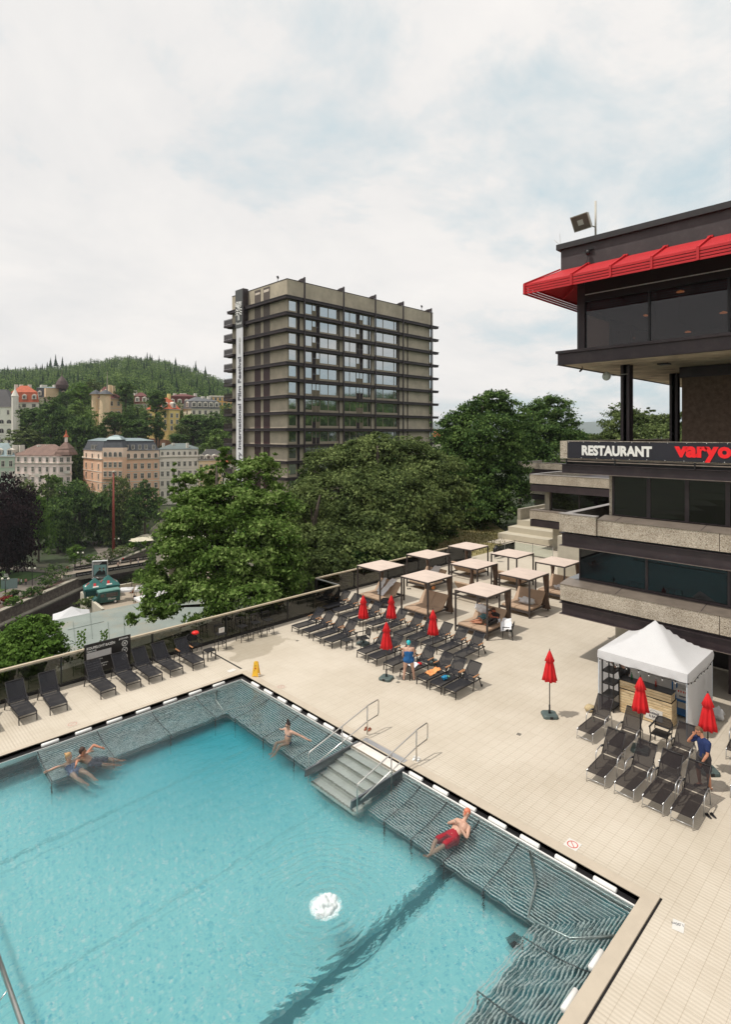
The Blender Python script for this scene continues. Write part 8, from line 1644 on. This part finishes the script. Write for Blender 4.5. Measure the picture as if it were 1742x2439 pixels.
    if hair:
        hc = [(H_ + up*.050*k - f*.012*k, H_ + up*.050*k - f*.012*k, .098*k, .098*k), (H_ + up*.02*k - f*.035*k, H_ - up*.02*k - f*.045*k, .085*k, .065*k)]
        if hairlen == 1: hc += [(H_ - up*.02*k - f*.05*k, H_ - up*.10*k - f*.05*k, .06*k, .045*k), (H_ + up*.06*k - f*.09*k, H_ + up*.09*k - f*.12*k, .04*k, .035*k)]
        if hairlen == 2: hc += [(H_ + up*.15*k - f*.02*k, H_ + up*.19*k - f*.02*k, .045*k, .05*k)]
        caps_mesh('hair' if hairlen != 3 else 'swim_cap', hc, hair, e, vox)
    for nm, m_, segs, gr in clothes:
        cc = []
        for s_ in segs:
            if s_ == 'torso': cc += [(a, b_, r0 + gr, r1 + gr) for a, b_, r0, r1 in tor[:6]]
            elif s_ == 'hips': cc += [(a, b_, r0 + gr, r1 + gr) for a, b_, r0, r1 in tor[4:7]]
            elif s_ == 'shoulders': cc += [(a, b_, r0 + gr, r1 + gr) for a, b_, r0, r1 in tor[7:9]]
            elif s_ == 'swimsuit': cc += [(ln(a, b_, .22), b_, r0 + gr, r1 + gr) for a, b_, r0, r1 in tor[:3]] + [(a, b_, r0 + gr, r1 + gr) for a, b_, r0, r1 in tor[3:7]]
            elif s_ == 'bra': cc += [(ln(tor[0][0], tor[0][1], .30), ln(tor[1][0], tor[1][1], .30), .107*k*fat + gr, .107*k*fat + gr)]
            elif s_ == 'brief': cc += [(tor[6][0], tor[6][1], .112*k*fat + gr, .112*k*fat + gr)]
            elif s_ == 'sleeves': cc += [(a, b_, r0 + gr, r1 + gr) for q in 'LR' for a, b_, r0, r1 in [(J['sh'+q], ln(J['sh'+q], J['el'+q], .6), .062*k, .054*k)]]
            elif s_ == 'shorts': cc += [(J['hi'+q], ln(J['hi'+q], J['kn'+q], .72), .10*k*fat + gr, .092*k*fat + gr) for q in 'LR']
            elif s_ == 'trousers': cc += [(a, b_, r0 + gr, r1 + gr) for q in 'LR' for a, b_, r0, r1 in [(J['hi'+q], J['kn'+q], .098*k, .068*k), (J['kn'+q], J['an'+q], .068*k, .055*k)]]
            elif s_ == 'shoes': cc += [(J['an'+q] - Vector((0, 0, .02)), J['to'+q], .042*k, .036*k) for q in 'LR']
        caps_mesh(nm, cc, m_, e, vox, 2)
    return e, J, H_, f, up, sd_
rvv, fww = rv.copy(), fw.copy()
def ax(o, r, f_, z): return Vector(o) + rvv*r + fww*f_ + Vector((0, 0, z))
# fountain foam, merged into one mass
rnd = random.Random(3); fc = [((0, 0, -.03), (0, 0, -.02), .16, .14)]
for i in range(90):
    a = rnd.uniform(0, 6.28); q = rnd.random()**.55*.29; p_ = (q*math.cos(a)*(1 + .3*math.sin(a*2)), q*math.sin(a)*.8, rnd.uniform(-.03, .24)*(1 - q/.34)); fc.append((p_, p_, rnd.uniform(.03, .065), .05))
def foam_mat():
    m = bpy.data.materials.new('aerated_foam'); m.use_nodes = True; t = m.node_tree; b = t.nodes['Principled BSDF']; b.inputs['Base Color'].default_value = (.82, .88, .88, 1); b.inputs['Roughness'].default_value = .6
    g = t.nodes.new('ShaderNodeTexCoord'); n = t.nodes.new('ShaderNodeTexNoise'); n.inputs['Scale'].default_value = 11; n.inputs['Detail'].default_value = 6; n.inputs['Roughness'].default_value = .7; t.links.new(g.outputs['Object'], n.inputs['Vector'])
    ln_ = t.nodes.new('ShaderNodeVectorMath'); ln_.operation = 'LENGTH'; t.links.new(g.outputs['Object'], ln_.inputs[0])
    mr = t.nodes.new('ShaderNodeMapRange'); t.links.new(ln_.outputs['Value'], mr.inputs[0]); mr.inputs[1].default_value = .15; mr.inputs[2].default_value = .52; mr.inputs[3].default_value = .55; mr.inputs[4].default_value = -.45
    ad = t.nodes.new('ShaderNodeMath'); ad.operation = 'ADD'; t.links.new(n.outputs[0], ad.inputs[0]); t.links.new(mr.outputs[0], ad.inputs[1])
    m3 = t.nodes.new('ShaderNodeMapRange'); t.links.new(ad.outputs[0], m3.inputs[0]); m3.inputs[1].default_value = .38; m3.inputs[2].default_value = .75; m3.inputs[4].default_value = .8
    bp = t.nodes.new('ShaderNodeBump'); bp.inputs['Strength'].default_value = .8; bp.inputs['Distance'].default_value = .03; t.links.new(n.outputs[0], bp.inputs['Height']); t.links.new(bp.outputs[0], b.inputs['Normal'])
    tr = t.nodes.new('ShaderNodeBsdfTransparent'); ms = t.nodes.new('ShaderNodeMixShader'); t.links.new(m3.outputs[0], ms.inputs[0]); t.links.new(tr.outputs[0], ms.inputs[1]); t.links.new(b.outputs[0], ms.inputs[2]); t.links.new(ms.outputs[0], t.nodes['Material Output'].inputs[0]); return m
M_foam = foam_mat()
fe = caps_mesh('water_fountain', fc, M_foam, None, .018, 2); fe.location = (FX, FY, WZ); tag(fe, 'white bubbling water jet rising in the middle of the pool', 'fountain')
m = MB(); m.add([(.56*math.cos(a*.2618), .48*math.sin(a*.2618), .006) for a in range(24)], [tuple(range(24))]); m.build('foam_patch', M_foam, fe)
# woman in the blue swimsuit, seen from behind
o = PP(974, 1619, 0)
M_cap = mat('turquoise_cap', (.01, .42, .46), .4); M_bs = mat('blue_swimsuit', (.004, .10, .30), .6, 0, .08)
e = person('person in a blue swimsuit and turquoise cap standing by the loungers', dict(head=ax(o, 0, .06, 1.52), neck=ax(o, 0, .0, 1.39), chest=ax(o, 0, 0, 1.23), pelv=ax(o, 0, -.02, .90), shL=ax(o, -.19, 0, 1.33), shR=ax(o, .19, 0, 1.33), elL=ax(o, -.25, .03, 1.04), elR=ax(o, .25, .03, 1.04), wrL=ax(o, -.20, .20, .86), wrR=ax(o, .22, .18, .82),
    hiL=ax(o, -.11, -.02, .86), hiR=ax(o, .11, -.02, .86), knL=ax(o, -.17, .01, .46), knR=ax(o, .18, .01, .46), anL=ax(o, -.21, -.02, .07), anR=ax(o, .23, -.02, .07), toL=ax(o, -.24, .14, .03), toR=ax(o, .27, .14, .03)), SK1, fww + Vector((0, 0, -.3)), M_cap, 3,
    [('swimsuit', M_bs, ['swimsuit'], .010), ('sandals', M_brown, ['shoes'], 0)], fat=1.14)
# bald man lounging in the pool
hd_, pv_, ft_ = PP(1113, 1940, .16), PP(1088, 1990, -.30), PP(1040, 2042, -.42)
bx = (ft_ - hd_); bx.z = 0; bx.normalize(); by_ = Vector((-bx.y, bx.x, 0))   # by_ = towards the photo's right/up side
def al(x, y, z): return Vector((hd_.x, hd_.y, 0)) + bx*x + by_*y + Vector((0, 0, z))
e = person('bald person in red shorts lying on the underwater bench', dict(head=al(0, 0, .20), neck=al(.10, 0, .06), chest=al(.26, 0, -.04), pelv=al(.62, 0, -.22), shL=al(.16, .20, -.03), shR=al(.16, -.20, -.03), elL=al(.40, .34, -.12), elR=al(.36, -.34, -.10), wrL=al(.42, .10, .09), wrR=al(.42, -.08, .10),
    hiL=al(.64, .11, -.22), hiR=al(.64, -.11, -.22), knL=al(1.08, .10, -.15), knR=al(1.08, -.16, -.16), anL=al(1.50, -.03, -.32), anR=al(1.46, .02, -.26), toL=al(1.62, -.07, -.26), toR=al(1.60, .06, -.20)), SK1, bx*.5 + by_*-.5 + Vector((0, 0, .6)), None, 0,
    [('swim_shorts', mat('crimson_shorts', (.30, .006, .018), .8, 0, .15), ['hips', 'shorts'], .018)], fat=1.1, hs=((0, 0, 1), (0, 0, 1)))
caps_mesh('sunburnt_scalp', [(e[2] + e[4]*.042, e[2] + e[4]*.042 , .094, .094), (e[2] + e[4]*.03 + e[3]*.025, e[2] - e[4]*.05 + e[3]*.04, .078, .052)], SK3, e[0], .011)
# woman sitting in the pool with sunglasses
hd_ = PP(686, 1727, .36); bx = (PP(648, 1770, 0) - PP(686, 1750, 0)); bx.z = 0; bx.normalize(); by_ = Vector((-bx.y, bx.x, 0))
e = person('person with dark hair bun, sunglasses and bikini sitting in the pool by the steps', dict(head=al(0, 0, .36), neck=al(-.02, 0, .22), chest=al(-.02, 0, .06), pelv=al(.02, 0, -.26), shL=al(-.03, .17, .16), shR=al(-.03, -.17, .16), elL=al(-.25, .42, .02), elR=al(-.18, -.36, .02), wrL=al(-.36, .66, -.07), wrR=al(-.2, -.6, -.08),
    hiL=al(.03, .10, -.27), hiR=al(.03, -.10, -.27), knL=al(.46, .10, -.16), knR=al(.42, -.12, -.16), anL=al(.66, .06, -.50), anR=al(.60, -.12, -.52), toL=al(.80, .06, -.52), toR=al(.74, -.12, -.54)), SK1, bx + Vector((0, 0, -.1)), mat('dark_brown_hair', (.035, .016, .012), .6), 2,
    [('bikini_top', M_grey_t, ['bra'], .008), ('bikini_bottom', mat('blue_grey_print', (.08, .10, .15), .7), ['brief'], .010)], fat=.84, k=.95)
g_ = MB(); [g_.blob(e[2] + e[3]*.088 + e[5]*s_*.032 + e[4]*.008, (.02, .02, .022), 1, 0) for s_ in (-1, 1)]; g_.build('sunglasses', M_black, e[0])
# two swimmers at left
M_blond = mat('blond_hair', (.42, .25, .11), .7); M_brh = mat('brown_hair', (.055, .026, .016), .7)
def swimmer(px, py, fpx, fpy, label, hair, hl, cl, fat, sk=SK1, kk=1.0, arms=0):
    global hd_, bx, by_
    hd_ = PP(px, py, .05); t_ = PP(fpx, fpy, -.5); bx = t_ - hd_; bx.z = 0; bx.normalize(); by_ = Vector((-bx.y, bx.x, 0))
    if arms == 0: A_ = dict(elL=al(.0, .42, -.10), elR=al(.02, -.42, -.10), wrL=al(.05, .66, -.10), wrR=al(.08, -.68, -.06))
    else: A_ = dict(elL=al(.15, .42, .02), elR=al(.02, -.36, -.06), wrL=al(.42, .40, -.05), wrR=al(.08, -.55, -.10))
    J = dict(head=al(0, 0, .05), neck=al(.0, 0, -.10), chest=al(.06, 0, -.26), pelv=al(.38, 0, -.50), shL=al(.02, .19, -.17), shR=al(.02, -.19, -.17), hiL=al(.40, .11, -.37), hiR=al(.40, -.11, -.37), knL=al(.82, .18, -.38), knR=al(.78, -.16, -.36), anL=al(1.20, .22, -.50), anR=al(1.18, -.04, -.52), toL=al(1.34, .24, -.48), toR=al(1.32, -.05, -.5)); J.update(A_)
    return person(label, J, sk, bx*.9 + by_*.5, hair, hl, cl, fat, kk)
swimmer(163, 1802, 200, 1868, 'blond person in a patterned swimsuit floating in the pool at left, arms spread', M_blond, 1, [('swimsuit', mat('blue_pink_swimsuit', (.13, .15, .26), .7, 0, .6, 14), ['swimsuit'], .008)], .95, SK1)
swimmer(196, 1789, 262, 1830, 'dark haired person floating in the pool beside the blond one', M_brh, 0, [('swim_shorts', mat('navy_shorts', (.02, .022, .045), .8), ['hips', 'shorts'], .014)], 1.0, SK2, 1.0, 1)
# man in the blue shirt by the right umbrella, seen from the side/back
o = PP(1673, 1872, 0); o = Vector((19.0, 5.25, 0))
o = PP(1676, 1878, 0)
M_navy = mat('navy_shirt', (.008, .022, .095), .85, 0, .15)
e = person('person in a navy T-shirt standing by the silver-armed loungers, hand at face', dict(head=ax(o, -.06, .10, 1.64), neck=ax(o, .0, .04, 1.50), chest=ax(o, .05, .0, 1.33), pelv=ax(o, .03, .0, .98), shL=ax(o, -.06, .17, 1.42), shR=ax(o, .06, -.18, 1.42), elL=ax(o, -.26, .30, 1.24), elR=ax(o, -.02, -.24, 1.12), wrL=ax(o, -.20, .16, 1.50), wrR=ax(o, -.16, -.22, .90),
    hiL=ax(o, .0, .09, .93), hiR=ax(o, .05, -.10, .93), knL=ax(o, -.07, .12, .50), knR=ax(o, .08, -.12, .50), anL=ax(o, -.02, .12, .08), anR=ax(o, .14, -.12, .08), toL=ax(o, -.17, .12, .03), toR=ax(o, -.02, -.12, .03)), SK2, -rvv*.9 + fww*.25, mat('short_fair_hair', (.16, .09, .05), .8), 0,
    [('shirt', M_navy, ['torso', 'shoulders', 'sleeves'], .012), ('shorts', mat('dark_shorts', (.05, .045, .05), .85), ['hips', 'shorts'], .016), ('shoes', M_brown, ['shoes'], 0)], fat=1.02, hs=((0, 0, 1), (0, 1, 0)))
w_ = ln(e[1]['elR'], e[1]['wrR'], .93); MB().tube([w_ + Vector((0, 0, .015)), w_ - Vector((0, 0, .015))], .034, 12).build('wrist_watch', M_black, e[0], True)
# person inside the tent reaching up
o = Vector((22.35, 8.62, 0))
person('person in black clothes reaching up inside the tent behind the bar', dict(head=ax(o, -.05, .05, 1.60), neck=ax(o, 0, .0, 1.46), chest=ax(o, 0, 0, 1.30), pelv=ax(o, 0, 0, .95), shL=ax(o, -.18, 0, 1.40), shR=ax(o, .18, 0, 1.40), elL=ax(o, -.34, -.05, 1.50), elR=ax(o, .24, .1, 1.14), wrL=ax(o, -.48, -.12, 1.68), wrR=ax(o, .1, .25, 1.0),
    hiL=ax(o, -.1, 0, .92), hiR=ax(o, .1, 0, .92), knL=ax(o, -.11, 0, .48), knR=ax(o, .11, 0, .48), anL=ax(o, -.11, 0, .08), anR=ax(o, .11, 0, .08), toL=ax(o, -.13, -.15, .03), toR=ax(o, .13, -.15, .03)), SK1, -rvv + fww*.3, M_brh, 0,
    [('shirt', M_black, ['torso', 'shoulders', 'sleeves'], .012), ('trousers', M_black, ['hips', 'trousers'], .012), ('shoes', M_black, ['shoes'], 0)])
# two people cuddled on the daybed
M_floral = mat('floral_swimsuit', (.07, .17, .19), .8, 0, .9, 22)
o = Vector((25.35, 17.15, .50)); X3, Y3 = Vector((1, 0, 0)), Vector((0, 1, 0))
def lz(x, y, z): return o + X3*x + Y3*y + Vector((0, 0, z))
person('person in a floral swimsuit lying on the front daybed with bare legs curled', dict(head=lz(.62, -.12, .42), neck=lz(.50, -.06, .34), chest=lz(.36, 0, .25), pelv=lz(.02, .08, .13), shL=lz(.44, .14, .30), shR=lz(.44, -.16, .30), elL=lz(.5, .06, .15), elR=lz(.60, -.30, .18), wrL=lz(.70, -.08, .20), wrR=lz(.78, -.12, .28),
    hiL=lz(.0, .14, .16), hiR=lz(.0, .0, .10), knL=lz(-.34, -.12, .22), knR=lz(-.32, -.22, .10), anL=lz(-.42, .26, .08), anR=lz(-.44, .12, .04), toL=lz(-.54, .34, .05), toR=lz(-.56, .2, .03)), SK2, X3*.6 - Y3*.6, M_brh, 0, [('swimsuit', M_floral, ['swimsuit'], .012)], fat=1.02)
person('person in black leaning over the other on the front daybed', dict(head=lz(.78, -.26, .52), neck=lz(.86, -.30, .40), chest=lz(.78, -.40, .28), pelv=lz(.50, -.52, .10), shL=lz(.86, -.20, .34), shR=lz(.80, -.56, .32), elL=lz(.62, -.18, .26), elR=lz(.60, -.62, .22), wrL=lz(.48, -.12, .30), wrR=lz(.45, -.42, .26),
    hiL=lz(.46, -.44, .12), hiR=lz(.46, -.60, .10), knL=lz(.1, -.50, .20), knR=lz(.08, -.66, .10), anL=lz(-.2, -.46, .04), anR=lz(-.25, -.62, .04), toL=lz(-.3, -.42, .04), toR=lz(-.35, -.60, .04)), SK3, -X3*.8 + Y3*.3 - Vector((0, 0, .3)), M_brh, 0, [('shirt', M_black, ['torso', 'shoulders', 'sleeves'], .012), ('trousers', M_black, ['hips', 'trousers'], .010)])
heap('towel', (26.0, 17.55, .98), (.10, .46, .22), M_whitecloth, 'white towel bunched behind the heads of the couple on the front daybed', 'towel', 13, .25)
heap('towel', (26.05, 16.45, .55), (.20, .14, .15), M_whitecloth, 'small white towel at the foot of the right backrest on the front daybed', 'towel', 15, .3)
# clothes on the balustrade by the farthest daybed
o_ = MB().blob((0, 0, 0), (.16, .22, .38), 2, .3, 3).build('hanging_bag', M_black, None, True, loc=(39.9, 25.6, .9)); tag(o_, 'dark bag with orange trim hanging by the farthest daybed', 'bag')
o_ = MB().blob((0, 0, 0), (.14, .10, .09), 2, .3, 3).build('orange_item', mat('orange_towel', (.85, .34, .12)), None, True, loc=(26.35, 21.2, 1.34)); tag(o_, 'small orange cloth on the frame of the middle front daybed', 'cloth')
# passers-by in the valley: one standing figure, shirts and trousers recoloured
o = Vector((0, 0, 0)); before = set(bpy.data.objects)
E0 = person('x', dict(head=(0, 0, 1.60), neck=(0, 0, 1.46), chest=(0, 0, 1.30), pelv=(0, 0, .95), shL=(-.18, 0, 1.40), shR=(.18, 0, 1.40), elL=(-.25, -.02, 1.12), elR=(.25, .02, 1.12), wrL=(-.24, -.14, .90), wrR=(.25, .06, .86), hiL=(-.1, 0, .92), hiR=(.1, 0, .92), knL=(-.11, -.10, .50), knR=(.11, .04, .48), anL=(-.11, -.12, .08), anR=(.11, .20, .10), toL=(-.12, -.27, .03), toR=(.12, .06, .03)),
    SK2, (0, -1, 0), M_brh, 0, [('shirt', M_white, ['torso', 'shoulders', 'sleeves'], .02), ('trousers', M_black, ['hips', 'trousers'], .015)], vox=.03)[0]
PEO = [(160, 1362, -27, (.30, .02, .02), (.02, .02, .03), 'person in dark red walking across the end of the bridge'), (207, 1338, -27, (.75, .12, .03), (.05, .05, .08), 'person in an orange shirt near the second street lamp'), (213, 1337, -27, (.7, .7, .72), (.02, .02, .05), 'person in a white and dark shirt beside the one in orange'), (200, 1334, -27, (.04, .05, .10), (.02, .02, .02), 'person in navy beyond the second street lamp'),
       (34, 1394, -27, (.6, .58, .55), (.05, .04, .04), 'person in a pale top left in the group by the glass screen'), (43, 1393, -27, (.35, .25, .22), (.1, .1, .1), 'person in brown in the middle of the group by the glass screen'), (50, 1394, -27, (.7, .7, .68), (.02, .02, .02), 'person in white at the right of the group by the glass screen'), (61, 1393, -27, (.55, .28, .24), (.03, .03, .04), 'person in pink just left of the nearest lamp'), (12, 1421, -27, (.02, .02, .025), (.02, .02, .02), 'person in black at the left frame edge below the sign'),
       (281, 1353, -26.55, (.45, .32, .27), (.04, .03, .04), 'person in beige standing on the bridge, left of the trio'), (286, 1346, -26.55, (.75, .73, .70), (.45, .4, .36), 'person all in white on the bridge'), (293, 1341, -26.55, (.65, .01, .03), (.65, .01, .03), 'person in a bright red dress on the bridge'), (311, 1345, -26.55, (.10, .07, .07), (.05, .04, .04), 'person in dark brown on the bridge, right of the red dress'), (329, 1342, -26.55, (.5, .42, .36), (.2, .2, .3), 'person in a light shirt near the right end of the bridge'),
       (320, 1436, -22, (.012, .012, .012), (.012, .012, .012), 'person all in black standing on the beer terrace'), (341, 1288, -27, (.6, .6, .65), (.1, .1, .1), 'person sitting in white under the cafe parasols')]
for i, (px, py, z, cs_, ct_, lb) in enumerate(PEO):
    e = E0 if i == 0 else copy_tree(E0); p = PP(px, py, z); e.location = p; e.rotation_euler = (0, 0, i*1.3); e['label'] = lb; e['group'] = 'passers-by in the valley'
    for chd in e.children:
        for nm, c_ in (('shirt', cs_), ('trousers', ct_)):
            if chd.name.startswith(nm): chd.material_slots[0].link = 'OBJECT'; chd.material_slots[0].material = mat(f'{nm}_{c_[0]:.2f}_{c_[1]:.2f}_{c_[2]:.2f}', c_, .8)
# glass screen by the group
p = PP(30, 1402, -27); e = empty('glass_screen', p, ga + .2, 'pale bluish glass shelter screen on the embankment at left', 'screen'); MB().box(-2.6, 1.0, -.05, .05, 0, 2.4).build('panel', mat('bluish_panel', (.20, .27, .27), .4), e)
p = PP(14, 1384, -25.3); e = empty('promenade_sign', PP(14, 1395, -27), ga, 'small white double sign on a post at the left frame edge', 'sign'); MB().box(-.05, .05, -.05, .05, 0, 3.2).build('post', M_black, e); MB().box(-.55, .6, -.12, -.06, 2.2, 2.55).box(-.5, .5, -.12, -.06, 2.7, 2.95).build('sign_plate', M_dw, e)
# ---------------------------------------------------------------- air
hz_b = MB(); cx0, cx1, cy0, cy1 = -6500, 9500, -6500, 9500
hz_b.box(cx0, cx1, cy0, cy1, -62, 132)
hzm = bpy.data.materials.new('pale_air'); hzm.use_nodes = True; t = hzm.node_tree; t.nodes.remove(t.nodes['Principled BSDF'])
pv_ = t.nodes.new('ShaderNodeVolumePrincipled'); pv_.inputs['Density'].default_value = 0.00011; pv_.inputs['Color'].default_value = (.80, .86, .92, 1); pv_.inputs['Anisotropy'].default_value = 0.0
t.links.new(pv_.outputs[0], t.nodes['Material Output'].inputs['Volume'])
ho = hz_b.build('haze', hzm); tag(ho, 'thin pale summer haze over the valley', 'haze', kind='stuff')
S.cycles.volume_bounces = 0
